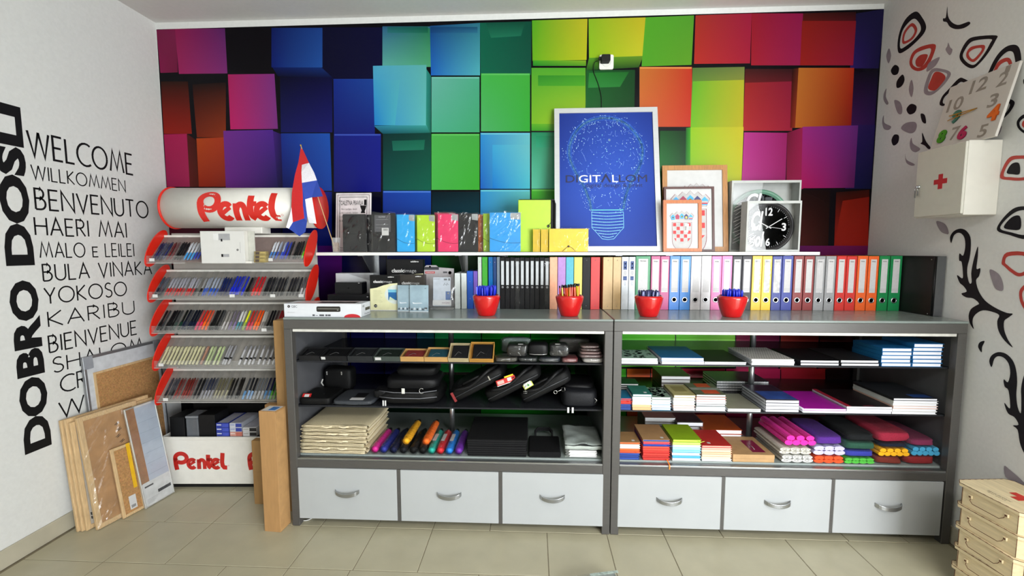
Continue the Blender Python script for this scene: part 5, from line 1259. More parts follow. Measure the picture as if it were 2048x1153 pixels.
# ------------------------------------------------------------------ notebooks and goods in the cabinets
YS = 2.322
ORD = {1: ['only'], 2: ['lower', 'upper'], 3: ['lowest', 'middle', 'top']}
def nth(k, n):
    if n in ORD: return ORD[n][k]
    if k == n - 1: return 'topmost'
    return ['lowest', 'second lowest', 'third lowest', 'fourth lowest', 'fifth lowest', 'sixth lowest', 'seventh lowest', 'eighth lowest'][k]
def notebook(x0, x1, z, th, d, cover, label, group, Y, pages='#e4e4ec', binding='hard', loc_rz=0, coverT=None, decor=None, ribbon=None, edge=None, skew=0):
    w_ = x1 - x0
    t = thing('notebook', label, 'notebook', ((x0 + x1) / 2, Y, z), loc_rz, group)
    cm = M(cover, .42, var=.04, scale=20) if isinstance(cover, str) else cover
    ct = min(.0022, th * .16)
    sk = skew
    if binding == 'soft':
        MB().box(-w_ / 2, w_ / 2, 0, d, th - .0008, th - .0002, cm).box(-w_ / 2, w_ / 2, 0, d, .0002, .0008, cm).build('cover', t)
        MB().grid(6, 1, lambda u, v: (-w_ / 2 + u * w_ + 0, 0, 0), M(pages, .7)) 
        MB().box(-w_ / 2 + .001, w_ / 2 - .0005, .0008, d - .001, .0008, th - .0008, M(pages, .7, 'pages', var=.05), .0006).build('pages', t)
    else:
        c = MB().box(-w_ / 2, w_ / 2, 0, d, th - ct, th - .0001, cm, .0005).box(-w_ / 2, w_ / 2, 0, d, .0001, ct, cm, .0005)
        if binding == 'hard': c.box(-w_ / 2, -w_ / 2 + .002, 0, d, ct, th - ct, cm)
        c.build('cover', t)
        ins = .004 if binding == 'hard' else .001
        MB().box(-w_ / 2 + .003, w_ / 2 - ins, ins, d - ins, ct, th - ct, M(edge or pages, .7, 'pages', var=.05)).build('pages', t)
    if binding == 'spiral':
        sp = MB(); n = max(8, int(d / .011)); rr = th * .5 - .0008
        for k in range(n): sp.tube([(-w_ / 2 + .001 + rr * cos(R(q)), .006 + (d - .012) * k / (n - 1), th * .5 + rr * sin(R(q))) for q in range(0, 360, 60)], .0009, M('#8c8e92', .3, metal=.7), 4, closed=True)
        tag(sp.build('spiral_binding', t), kind='stuff')
    if binding == 'frontspiral':
        sp = MB(); n = max(8, int(w_ / .009)); rr = th * .5 - .0009
        for k in range(n): sp.tube([(-w_ / 2 + .005 + (w_ - .01) * k / (n - 1), .001 + rr * cos(R(q)), th * .5 + rr * sin(R(q))) for q in range(0, 360, 60)], .0011, M('#1c1c1e', .3), 4, closed=True)
        tag(sp.build('spiral_binding', t), kind='stuff')
    if binding == 'tape':
        MB().tube([(-w_ / 2 - .001, .001, th * .5), (-w_ / 2 - .001, d - .001, th * .5)], th * .5, M('#b8b4c0', .3), 10).build('comb_binding', t)
    if decor: decor(t, w_, d, th)
    if ribbon:
        r_ = MB(); rx = ribbon[1] * w_
        P = [(rx, d * .3, .004), (rx + .001, -.006, .005), (rx + .002, -.045, -.003), (rx + .002, -.0475, -.012), (rx + .001, -.048, -ribbon[2] - .006)] if ribbon[2] > 0 else [(rx, d * .3, th * .5), (rx, .002, th * .5), (rx + .012, -.005, th * .3), (rx + .03, -.004, th * .6)]
        for p, q in zip(P, P[1:]):
            r_.add([(p[0] - .003, p[1], p[2]), (p[0] + .003, p[1], p[2]), (q[0] + .003, q[1], q[2]), (q[0] - .003, q[1], q[2]), (p[0] - .003, p[1] + .0004, p[2] + .0004), (p[0] + .003, p[1] + .0004, p[2] + .0004), (q[0] + .003, q[1] + .0004, q[2] + .0004), (q[0] - .003, q[1] + .0004, q[2] + .0004)], [(0, 1, 2, 3), (7, 6, 5, 4), (0, 4, 5, 1), (2, 6, 7, 3), (1, 5, 6, 2), (0, 3, 7, 4)], M(ribbon[0], .5))
        r_.build('ribbon', t)
    return t
def stack(x0, x1, yb, yt, n, covers, desc, zs, Y=YS, d=.21, binding='hard', pages='#e4e4ec', jit=.002, decor=None, ribbons=None, edges=None, group=None):
    """n notebooks lying on each other; covers from the lowest up; px box of the front face"""
    ym = (yb + yt) / 2; a, b = at(x0, ym, Y=Y).x, at(x1, ym, Y=Y).x
    z0 = zs + .0004; z1 = at((x0 + x1) / 2, yt, Y=Y).z; th = (z1 - z0) / n
    for k in range(n):
        j = random.uniform(-jit, jit); c = covers[min(k, len(covers) - 1)]
        lab = (nth(k, n) + ' ' if n > 1 else '') + (desc if isinstance(desc, str) else desc[min(k, len(desc) - 1)])
        bd = binding if isinstance(binding, str) else binding[k]
        notebook(a + j, b + j, z0 + th * k, th - .0003, d, c, lab, group, Y + random.uniform(-jit, jit) * .6, pages if isinstance(pages, str) else pages[k], bd,
                 decor=decor if k == n - 1 else None, ribbon=ribbons.get(k) if ribbons else None, edge=edges[k] if edges else None)
    return z1
GT, GM_, GB = 'notebooks on the top shelf', 'notebooks on the middle shelf', 'notebooks on the bottom shelf'
def floral(t, w_, d, th):
    p = MB(); rn = random.Random(5)
    for k in range(46):
        x, y_ = rn.uniform(-w_ * .44, w_ * .44), rn.uniform(.01, d - .01); r_ = rn.uniform(.004, .012)
        p.lathe([(0, th + .0003 + .00001 * k), (r_, th + .0003 + .00001 * k)], M(rn.choice(('#5c7a6c', '#93aca0', '#3c5a50')), .5), 7, TR(x, y_, 0))
    p.build('print', t)
def triangles(t, w_, d, th):
    p = MB()
    for i in range(16):
        for j in range(9):
            x, y_ = -w_ * .44 + w_ * .88 * i / 15, d * .08 + d * .86 * j / 8
            p.add([(x - .004, y_ - .006, th + .0004), (x + .004, y_ - .006, th + .0004), (x + .001, y_ + .007, th + .0004)], [(0, 1, 2)], INK)
    p.build('print', t)
def label_sq(c, u0, u1, v0, v1, m2=None):
    def f(t, w_, d, th):
        MB().box(w_ * u0, w_ * u1, d * v0, d * v1, th, th + .0005, M(c, .5)).build('print', t)
    return f
# top shelf
stack(1240, 1316, 731, 717, 2, ['#aebcb4', '#8aa498'], 'grey green flowered notebook, leftmost on the top shelf', Z_TOP, d=.20, binding='soft', decor=floral, group=GT)
stack(1323, 1408, 731, 716, 2, ['#c8ccd4', '#1a5c94'], ['plain white notebook under the blue one', 'blue covered spiral notebook on the top shelf'], Z_TOP, d=.28, binding='spiral', group=GT)
stack(1409, 1493, 731, 724, 2, ['#3c4440', '#20241f'], 'black covered exercise book beside the blue spiral notebook', Z_TOP, d=.28, binding='soft', group=GT)
stack(1503, 1589, 733, 719, 3, ['#c8c6c8', '#c8c6c8', '#c4c0bc'], 'spiral notebook with a white triangle pattern cover', Z_TOP, d=.28, binding=['spiral', 'spiral', 'spiral'], decor=triangles, group=GT)
stack(1601, 1680, 734, 721, 2, ['#141416', '#141416'], 'black hardcover notebook next to the triangle pattern ones', Z_TOP, d=.28, group=GT)
stack(1682, 1760, 735, 721, 2, ['#1c1c1e', '#222122'], 'black hardcover notebook next to the blue stacks', Z_TOP, d=.28, group=GT)
stack(1764, 1825, 735, 697, 5, ['#1868a4'], 'blue hardcover notebook in the shorter of the two blue stacks', Z_TOP, d=.21, jit=.003, group=GT)
stack(1826, 1886, 735, 688, 6, ['#1868a4'], 'blue hardcover notebook in the taller of the two blue stacks', Z_TOP, d=.21, jit=.003, group=GT)
# middle shelf, back row
def backrow(x0, x1, yt, n, covers, desc, zs, Y, d, binding='hard', pages='#d4d4d4', group=None):
    a, b = at(x0, yt, Y=Y).x, at(x1, yt, Y=Y).x; z1 = at((x0 + x1) / 2, yt, Y=Y).z; th = (z1 - zs - .0004) / n
    for k in range(n):
        notebook(a, b, zs + .0004 + th * k, th - .0003, d, covers[k % len(covers)], (nth(k, n) + ' ' if n > 1 else '') + desc, group, Y, pages, binding)
backrow(1323, 1382, 753, 5, ['#4c3c34'], 'brown notebook in the dim stack behind the orange banded ones', Z_MID, 2.60, .20, group=GM_)
backrow(1433, 1538, 763, 4, ['#3c4444', '#30363a'], 'grey spiral notebook in the stack behind the column', Z_MID, 2.665, .22, 'frontspiral', group=GM_)
# middle shelf, front row
def dec_band(c1, c2):
    def f(t, w_, d, th): MB().box(-w_ * .5, w_ * .5, d * .42, d * .60, th, th + .0004, M(c1, .5)).box(-w_ * .18, w_ * .35, d * .10, d * .40, th, th + .0004, M(c2, .5)).box(-w_ * .18, w_ * .30, d * .66, d * .98, th, th + .0004, M(c2, .5)).build('print', t)
    return f
def sticker(u, v):
    def f(t, w_, d, th): MB().box(w_ * u - .008, w_ * u + .008, d * v, d * v + .016, th, th + .0005, PAPER).build('price_sticker', t)
    return f
backrow(1241, 1278, 768, 7, ['#1c3c2c'], 'dark green notebook in the far left stack behind small ones', Z_MID, 2.52, .10, group=GM_)
stack(1241, 1263, 821, 797, 6, ['#1c3c80', '#1c3c80', '#1c3c80', '#c02c28', '#c02c28', '#1c6c98'], 'pocket notebook with coloured elastic, left end of the middle shelf', Z_MID, d=.14, edges=['#2c4c98', '#28408c', '#2c4c98', '#d43c30', '#d83c34', '#c83430'], ribbons={4: ('#d8302c', .1, 0)}, group=GM_)
stack(1265, 1304, 822, 789, 6, ['#d8b48c', '#dcb890', '#dcdcd4', '#e0e0d8', '#e0e0d8', '#2c6c68'], 'small notebook in the stack under a teal cover', Z_MID, d=.15, edges=['#d8a878', '#dcb488', None, '#d8d8d0', None, None], decor=sticker(.2, .15), group=GM_)
stack(1304, 1343, 822, 795, 5, ['#3c84b0', '#dcdcdc', '#8cb4d0', '#d8d8d8', '#7c9084'], 'small notebook in the stack under a grey green flowered cover', Z_MID, d=.17, decor=floral, group=GM_)
stack(1347, 1391, 823, 791, 6, ['#c8ccd0', '#d0a898', '#c0c4bc', '#d8d8d8', '#b8b8a8', '#a89c6c'], 'small notebook in the stack under a beige flowered cover', Z_MID, d=.19, decor=label_sq('#8c8050', -.3, .3, .3, .8), group=GM_)
stack(1393, 1453, 825, 790, 7, ['#e0e0e8', '#b8c4c4', '#3c4444', '#d8d8dc', '#c8a8a8', '#d88878', '#5c5c4c'], 'notebook in the stack under an orange and grey banded cover', Z_MID, d=.20, decor=dec_band('#8a8c84', '#c0462c'), group=GM_)
stack(1456, 1522, 826, 818, 2, ['#b4b4ac', '#8a8878'], 'pale grey notebook lying low between two taller stacks', Z_MID, d=.25, binding='soft', group=GM_)
def photo_cov(t, w_, d, th): MB().box(-w_ * .42, w_ * .48, d * .06, d * .55, th, th + .0005, M('#2c4c90', .35, var=.12)).box(-w_ * .42, w_ * .48, d * .56, d * .95, th, th + .0005, M('#2c2430', .35, var=.1)).build('print', t)
stack(1531, 1598, 828, 801, 4, ['#2c2c34', '#c8c8d0', '#2c2c34', '#3c3c48'], 'spiral notebook in the stack with a blue landscape cover', Z_MID, d=.27, binding='spiral', decor=photo_cov, group=GM_)
stack(1607, 1692, 829, 818, 2, ['#d8d4dc', '#a8189c'], ['plain comb bound notebook under the magenta one', 'magenta comb bound notebook on the middle shelf'], Z_MID, d=.29, binding='tape', group=GM_)
def redspine(t, w_, d, th): MB().box(-w_ * .5, -w_ * .40, .001, d - .001, th, th + .0005, M('#a82438', .4)).box(-w_ * .1, w_ * .12, d * .03, d * .06, th, th + .0005, M('#6c2430', .4)).build('print', t)
stack(1693, 1784, 831, 814, 3, ['#c8c8d4', '#d0d0d8', '#1c1416'], 'black and red covered exercise book next to the magenta one', Z_MID, d=.29, binding='soft', decor=redspine, group=GM_)
def bluelab(t, w_, d, th): MB().box(0, w_ * .42, d * .06, d * .22, th, th + .0005, M('#1c3c78', .4)).build('print', t)
stack(1786, 1876, 832, 797, 6, ['#dadada', '#dadada', '#e0b8a8', '#dadada', '#dadada', '#26282c'], 'exercise book in the dark stack, right end of the middle shelf', Z_MID, d=.29, binding='hard', jit=.004, decor=bluelab, group=GM_)
# bottom shelf, back row
backrow(1290, 1352, 836, 4, ['#6c625c'], 'grey brown notebook at the back, left of the column', Z_BOT, 2.64, .19, group=GB)
def cam_cov(t, w_, d, th): MB().box(-w_ * .45, w_ * .45, d * .08, d * .95, th, th + .0005, M('#2c2a2c', .4, var=.2, scale=14)).build('print', t)
a, b = at(1352, 842, Y=2.62).x, at(1405, 842, Y=2.62).x
for k in range(4): notebook(a, b, Z_BOT + .0004 + .0255 * k, .025, .16, '#4c4a48', nth(k, 4) + ' notebook in the dim stack under a black camera print', GB, 2.60, decor=cam_cov if k == 3 else None)
a, b = at(1405, 862, Y=2.56).x, at(1484, 862, Y=2.56).x
for k in range(3): notebook(a, b, Z_BOT + .0004 + .026 * k, .0255, .24, ['#8c2a1c', '#7c2020', '#a84c1c'][k], nth(k, 3) + ' notebook in the brown orange stack left of the column', GB, 2.555)
# bottom shelf, front row
stack(1238, 1280, 924, 885, 8, ['#24408c', '#24408c', '#24408c', '#e05a24', '#e05a24', '#dcdcd4', '#dcdcd4', '#a07c54'], 'notebook in the kraft topped stack, left end of the bottom shelf', Z_BOT, d=.14, edges=['#2c4ca0', '#24408c', '#2c4ca0', '#d8502c', '#e06a30', '#d0ccc0', None, '#e0602c'], decor=sticker(.2, .12), ribbons={3: ('#e8601c', .25, 0)}, group=GB)
stack(1286, 1340, 923, 880, 9, ['#b82824', '#b82c28', '#c43028', '#c0302a', '#c83a30', '#d04030', '#203c90', '#c83a48', '#a8845c'], 'notebook in the red and blue edged stack under a kraft cover', Z_BOT, d=.21, edges=['#c83028', '#b02820', '#d43c30', '#c83028', '#d04838', '#d8503c', '#2440a0', '#d04858', '#2c4898'], decor=sticker(.25, .10), ribbons={0: ('#f08018', .38, .020), 6: ('#2440a0', .42, 0)}, group=GB)
stack(1345, 1402, 923, 880, 8, ['#d8e4e8', '#3c9cd0', '#d0dce4', '#60b4dc', '#90c8e0', '#c8d8d0', '#b0cc58', '#8aac20'], 'notebook in the stack under a lime green cover', Z_BOT, d=.21, edges=['#d8e0e4', '#58aedc', None, '#8cc8e4', '#a8d4e8', '#c8d8c8', '#c4d870', '#c0d850'], ribbons={7: ('#a8cc30', .38, 0)}, group=GB)
stack(1404, 1464, 923, 892, 7, ['#dcdcdc', '#e4ccb0', '#dcc0a8', '#e0b090', '#e8c0a0', '#e0a090', '#b8302c'], 'notebook in the stack under a red cover', Z_BOT, d=.21, edges=[None, '#e8d4b8', '#e4c8ac', '#e8b898', '#f0ccb0', '#e8b0a0', '#e0a898'], decor=sticker(-.2, .12), group=GB)
# kraft gift box with a window
a, b = at(1466, 915, Y=YS).x, at(1549, 915, Y=YS).x; w_ = b - a; th = at(1500, 910, Y=YS).z - Z_BOT - .0004
t = thing('gift_box', 'flat kraft gift box with a dark red window, beside the red notebooks', 'box', ((a + b) / 2, YS, Z_BOT + .0004)); kr = M('#b08c60', .7, var=.05)
MB().box(-w_ / 2, w_ / 2, 0, .23, 0, th * .45, kr, .001).build('base', t)
l_ = MB().box(-w_ / 2 - .001, w_ / 2 + .001, -.001, .231, th * .46, th, kr, .001); l_.build('lid', t)
MB().box(w_ * .04, w_ * .36, .03, .18, th, th + .0006, M('#7c2440', .2)).build('window', t)
MB().tube([(w_ * .15, .06, th + .0015), (w_ * .17, .09, th + .0015), (w_ * .15, .12, th + .0015)], .001, PAPER, 6).build('thread', t)
def lump(w_, d, h, m, seed=0, n=.10, e=.5, mb=None, T=None, nu=22, nv=12):
    """soft rounded box standing on z = 0"""
    def fn(u, v):
        q = 2 * pi * u; p = pi * (v - .5)
        sg = lambda x, k: abs(x) ** k * (1 if x >= 0 else -1)
        x = sg(cos(p), e) * sg(cos(q), e); y = sg(cos(p), e) * sg(sin(q), e); z = sg(sin(p), e)
        k = 1 + n * noise.noise(Vector((x * 1.7 + seed, y * 1.7, z * 1.7 + seed * .3)))
        return (x * w_ / 2 * k, d / 2 + y * d / 2 * k, max(0, h / 2 + z * h / 2 * (k if z > 0 else 1)))
    return (mb or MB()).grid(nu, nv, fn, m, T)
# rolled felt sheets in sleeves
def felt(x0, x1, yb, yt, col, label, d=.275, Y=YS + .004, zbot=None, rolls=6, lift=0, flat=False):
    a, b = at(x0, (yb + yt) / 2, Y=Y).x, at(x1, (yb + yt) / 2, Y=Y).x; z0 = at((x0 + x1) / 2, yb, Y=Y).z if zbot is None else zbot; z1 = at((x0 + x1) / 2, yt, Y=Y).z
    w_ = b - a; h = z1 - z0; t = thing('felt_pack', label, 'felt pack', ((a + b) / 2, Y, z0), 0, 'packs of coloured felt sheets'); m = M(col, .9, 'fabric', var=.10, bump=.3)
    b_ = MB()
    if flat:
        lump(w_, d, h, m, x0 * .37, .07, .33, b_, None, 30, 14)
    else:
        n = rolls; n1 = (n + 1) // 2; r_ = min(w_ / (2 * n1), h / 3.4)
        pts = [(-w_ / 2 + w_ * (k + .5) / n1, r_) for k in range(n1)] + [(-w_ / 2 + w_ * (k + .5) / (n - n1) * .94 + w_ * .03, h - r_) for k in range(n - n1)]
        for k, (x, z) in enumerate(pts):
            sx = w_ / (2 * n1) * 1.06; sz = h * .5 * .54 if n > n1 else h * .5
            P = [(sx * cos(R(q)), sz * sin(R(q))) for q in range(0, 360, 30)]
            zz = sz if k < n1 else h - sz
            b_.add([(x + p[0], 0, zz + p[1]) for p in P] + [(x + p[0], d, zz + p[1]) for p in P], [tuple(range(11, -1, -1)), tuple(range(12, 24))] + [(i, (i + 1) % 12, 12 + (i + 1) % 12, 12 + i) for i in range(12)], m, None, False)
            sw = [(x + sx * .75 * (1 - q / 500) * cos(R(q)), zz + sz * .75 * (1 - q / 500) * sin(R(q))) for q in range(0, 480, 24)]
            b_.stroke(sw, .0014, M('#4c4444', .9), y=-.0005) if col in ('#c8c4b8', '#c4c4c0') else None
    tag(b_.build('felt_sheets', t), kind=None)
    ff = film('felt_sleeve', .7, .015, 22., rough=.1)
    def sl(u, v):
        q = u * 2 * pi; n_ = .003 * noise.noise(Vector((u * 9, v * 5, x0)))
        e = abs(cos(q)) ** .5 * (1 if cos(q) > 0 else -1); f = abs(sin(q)) ** .5 * (1 if sin(q) > 0 else -1)
        return (e * (w_ / 2 + .001 + n_ * .4), -.006 + v * (d + .006), h / 2 + f * (h / 2 + .0007))
    MB().grid(22, 6, sl, ff).build('plastic_sleeve', t)
    return z1
zA = felt(1563, 1626, 925, 911, '#c4c4c0', 'white felt roll pack at the bottom of its pile, next to the gift box', zbot=Z_BOT + .0025)
felt(1559, 1622, 909.5, 896, '#c8c4b8', 'cream felt roll pack lying on the white felt pack', zbot=zA + .006)
felt(1570, 1632, 894, 872, '#e8289c', 'bright pink felt roll pack lying on the cream felt pack', zbot=at(1600, 895, Y=YS).z + .008, rolls=7, d=.275)
zA = felt(1628, 1687, 927, 913, '#e84a1c', 'orange felt roll pack under the lilac white one', zbot=Z_BOT + .0025)
zB = felt(1627, 1690, 911, 893, '#b8b4d8', 'lilac white felt roll pack on the orange one', zbot=zA + .006)
felt(1632, 1690, 892, 874, '#4c1c80', 'purple felt pack on the lilac white one', zbot=zB + .006, flat=True, d=.275)
zA = felt(1689, 1749, 927, 917, '#48a838', 'grass green felt pack at the bottom of its pile', zbot=Z_BOT + .0025, rolls=8)
zB = felt(1690, 1752, 914, 903, '#2c3494', 'dark blue felt pack on the grass green one', zbot=zA + .006, flat=True)
zC = felt(1691, 1755, 900, 886, '#1c4838', 'dark green felt pack on the dark blue one', zbot=zB + .006, flat=True)
felt(1696, 1754, 883, 870, '#16181a', 'black felt pack on top of the dark green one', zbot=zC + .006, flat=True)
zA = felt(1752, 1808, 928, 915, '#6c2418', 'brown felt pack at the bottom of its pile', zbot=Z_BOT + .0025, flat=True)
zB = felt(1757, 1819, 914, 898, '#e8a80c', 'golden yellow felt pack on the brown one', zbot=zA + .006, rolls=9)
zC = felt(1760, 1819, 896, 888, '#1c2030', 'navy felt pack on the golden yellow one', zbot=zB + .006, flat=True)
felt(1756, 1825, 885, 866, '#8c1430', 'wine red felt pack on top of the navy one', zbot=zC + .006, flat=True)
zA = felt(1811, 1874, 929, 914, '#7c181c', 'dark red felt pack at the bottom right of the shelf', zbot=Z_BOT + .0025, flat=True)
zB = felt(1823, 1880, 911, 895, '#3c94bc', 'sky blue felt pack on the dark red one', zbot=zA + .006, rolls=9)
felt(1822, 1874, 892, 880, '#6c1c40', 'plum felt pack on top of the sky blue one', zbot=zB + .006, flat=True)
# ------------------------------------------------------------------ left cabinet, top shelf: wallets
def wallet_box(x0, x1, yf, tilt, col, wcol, label, tag_=None, kraft=True, d=.105, hh=.028):
    a, b = at(x0, 722, Y=YS).x, at(x1, 722, Y=YS).x; w_ = b - a; h = hh
    t = thing('wallet_box', label, 'box', ((a + b) / 2, YS, Z_TOP + .0006), 0, 'boxed wallets on the top shelf', rot=(R(tilt), 0, 0)); m = M(col, .6, var=.04); e = .003
    o = MB()
    o.box(-w_ / 2, w_ / 2, 0, d, 0, e, m).box(-w_ / 2, -w_ / 2 + e, 0, d, e, h, m).box(w_ / 2 - e, w_ / 2, 0, d, e, h, m).box(-w_ / 2 + e, w_ / 2 - e, 0, e, e, h, m).box(-w_ / 2 + e, w_ / 2 - e, d - e, d, e, h, m)
    o.build('tray', t)
    MB().box(-w_ / 2 + .014, w_ / 2 - .008, .008, d - .01, e + .0005, h - .004, M(wcol, .5, var=.06, bump=.2, scale=120), .005).build('wallet', t)
    MB().tube([(-w_ * .2, .02, h - .003), (-w_ * .05, .05, h - .0025), (w_ * .1, .04, h - .003)], .0008, M('#5c5c5c', .4), 5).build('thread', t)
    # folded lid that props up the back
    if tilt > 1: MB().box(-w_ / 2 + .006, w_ / 2 - .006, d - .004, d, -d * math.tan(R(tilt)) * .96 + .003, -.0003, m).build('prop', t)
    if tag_: MB().box(w_ * tag_[0], w_ * tag_[1], -.0006, 0, h * .25, h * .8, PAPER).build('price_sticker', t)
    return t
wallet_box(598, 640, 0, 14, '#1c1c1e', '#18181a', 'flat black wallet box at the left end of the top shelf')
wallet_box(642, 694, 0, 14, '#161618', '#121214', 'black wallet box with a small white tag, second on the top shelf', (-.48, -.32))
wallet_box(696, 746, 0, 14, '#26282a', '#202224', 'dark grey wallet box wrapped in film, third on the top shelf')
wallet_box(748, 800, 0, 14, '#3c4440', '#1c2420', 'dark green grey wallet box with a white tag, before the red wallet', (-.45, -.22))
wallet_box(801, 848, 0, 12, '#b08850', '#7c2c2c', 'kraft wallet box holding a dark red wallet')
wallet_box(849, 896, 0, 18, '#b48c54', '#1c4450', 'kraft wallet box holding a dark teal wallet')
wallet_box(897, 938, 0, 36, '#b0a07c', '#161618', 'pale wallet box tilted up with a black wallet', None, d=.11)
wallet_box(939, 987, 0, 40, '#b4843c', '#121214', 'orange kraft wallet box tilted up with a black wallet', None, d=.115)
crk = film('wrinkled_film', 1.6, .01, 26., rough=.07, gloss=1.0)
def pouch(x0, x1, yb, yt, Y, d, col, label, wrap=True, tagc=None, zb=None, cat='pouch', name='wrapped_wallet', group='film wrapped wallets', e=.4, zip_=False, seed=1):
    a, b = at(x0, (yb + yt) / 2, Y=Y).x, at(x1, (yb + yt) / 2, Y=Y).x; w_ = b - a
    z0 = zb if zb is not None else at((x0 + x1) / 2, yb, Y=Y).z; h = at((x0 + x1) / 2, yt, Y=Y).z - z0
    t = thing(name, label, cat, ((a + b) / 2, Y, z0), 0, group)
    lump(w_, d, h, M(col, .45, var=.06), seed, .06, e).build('body', t)
    if wrap: lump(w_ * 1.06, d * 1.04, h * 1.05, crk, seed + 3, .16, e, T=TR(0, -d * .02, 0)).build('film_wrap', t)
    if zip_: MB().tube([(-w_ * .42, .001, h * .22), (-w_ * .2, -.002, h * .2), (w_ * .2, -.002, h * .2), (w_ * .42, .001, h * .22)], .0016, M('#c4c4c4', .25, metal=.6), 6).build('zip', t)
    if tagc: MB().box(w_ * tagc[0], w_ * tagc[1], d * .12, d * .30, h * .99, h * .99 + .001, PAPER, T=TR(0, 0, .002)).build('price_sticker', t)
    return z0 + h
pouch(1003, 1060, 728, 677, 2.55, .05, '#8fa09c', 'pale green grey film pack with black print, standing behind the black pouches', zb=Z_TOP + .0005, e=.35, seed=2)
pouch(1118, 1180, 728, 678, 2.56, .05, '#585450', 'clear film pack standing behind, at the right of the top shelf', zb=Z_TOP + .0005, e=.35, seed=4)
z1 = pouch(990, 1034, 728, 716, 2.325, .11, '#3c3a34', 'lower film wrapped wallet at the left of the pile', zb=Z_TOP + .0005, seed=5)
pouch(1014, 1054, 714, 691, 2.33, .10, '#141416', 'upper black wrapped wallet with a white sticker, left of the zip case', zb=z1 + .001, tagc=(.05, .3), seed=6)
z1 = pouch(1037, 1075, 728, 716, 2.325, .11, '#1c2022', 'lower black wrapped wallet under the zip case', zb=Z_TOP + .0005, seed=7)
pouch(1056, 1097, 714, 688, 2.33, .09, '#0c0c0e', 'plain black zip case with a pale zip, on top of the pile', False, zb=z1 + .0025, name='zip_case', zip_=True, e=.45, seed=8)
z1 = pouch(1078, 1121, 728, 716, 2.325, .11, '#20242a', 'lower black wrapped wallet next to the dark red one', zb=Z_TOP + .0005, seed=9)
pouch(1099, 1138, 714, 691, 2.33, .10, '#242424', 'upper black wrapped wallet with a white sticker, right of the zip case', zb=z1 + .001, tagc=(-.2, .05), seed=10)
pouch(1124, 1156, 728, 717, 2.325, .10, '#5c2024', 'dark red wrapped wallet lying on the shelf', zb=Z_TOP + .0005, seed=11)
zz = pouch(1166, 1208, 728, 718, 2.325, .10, '#8c8884', 'silvery wrapped roll at the bottom of the brown pile', zb=Z_TOP + .0005, seed=12)
for k in range(4):
    zz = pouch(1160 + k * .6, 1206 - k * 2, 716 - 6 * k, 711 - 6.2 * k, 2.328 + .004 * k, .10, ['#5c4848', '#6c5250', '#4c3a38', '#5a4644'][k], ['first', 'second', 'third', 'topmost'][k] + ' brown wrapped wallet above the silvery roll', zb=zz + .0015, seed=13 + k)

# ------------------------------------------------------------------ left cabinet, middle shelf: bags
bagm = M('#0b0b0c', .6, 'fabric', var=.12, bump=.25); bagm2 = M('#111113', .5, 'fabric', var=.10, bump=.2); ring_m = M('#c8c8c8', .25, metal=.9)
def bag(x0, x1, Y, d, yt, label, name='bag', cat='bag', zb=Z_MID, m=bagm, e=.35, n=.05, seed=1, w_=None, rot=None, h=None, ycen=800):
    a, b = at(x0, ycen, Y=Y).x, at(x1, ycen, Y=Y).x; w_ = w_ or (b - a); h = h or (at((x0 + x1) / 2, yt, Y=Y).z - zb)
    t = thing(name, label, cat, ((a + b) / 2, Y, zb + .0006), 0, 'black bags on the middle shelf', rot=rot)
    lump(w_, d, h, m, seed, n, e).build('body', t)
    return t, w_, h
t, w_, h = bag(648, 703, 2.555, .10, 738, 'black pouch with pale buckles standing at the back behind the tagged case', 'pouch', seed=3)
for u in (-.38, .15): MB().box(w_ * u, w_ * u + .008, -.003, .001, h * .72, h * .88, ring_m, .001).build('buckle', t)
MB().tube([(-w_ * .5, .0, h * .25), (-w_ * .54, -.01, h * .4), (-w_ * .5, -.005, h * .55)], .004, M('#b8b8b4', .4), 8).build('strap_end', t)
t, w_, h = bag(597, 659, 2.325, .20, 797, 'flat black case with a red price tag at the left end of the middle shelf', 'case', e=.2, n=.02, seed=4)
MB().box(-.004, .044, 0, .0012, 0, .030, M('#b82020', .5), T=TR(-w_ * .42, .012, h * .85, R(-50), 0, 0)).box(.008, .034, -.0005, 0, .006, .025, PAPER, T=TR(-w_ * .42, .012, h * .85, R(-50), 0, 0)).build('price_tag', t)
MB().lathe([(0, .002), (.006, .0015), (.008, 0)], BLACK, 14, TR(w_ * .12, .07, h + .001)).build('button', t)
t, w_, h = bag(662, 744, 2.325, .22, 803, 'charcoal grey organiser pouch with a white label beside the tagged case', 'pouch', m=M('#3a3d42', .55, 'fabric', var=.08, bump=.2), e=.3, n=.02, seed=5)
MB().box(-w_ * .05, w_ * .22, .05, .13, 0, .0012, BLACK, T=TR(0, 0, h + .001)).box(-w_ * .08, w_ * .25, .018, .05, 0, .0014, PAPER, T=TR(0, 0, h + .001)).build('care_label', t)
MB().tube([(-w_ * .46, .01, h * .3), (0, -.002, h * .28), (w_ * .46, .01, h * .3)], .0015, M('#55585c', .4), 6).build('zip', t)
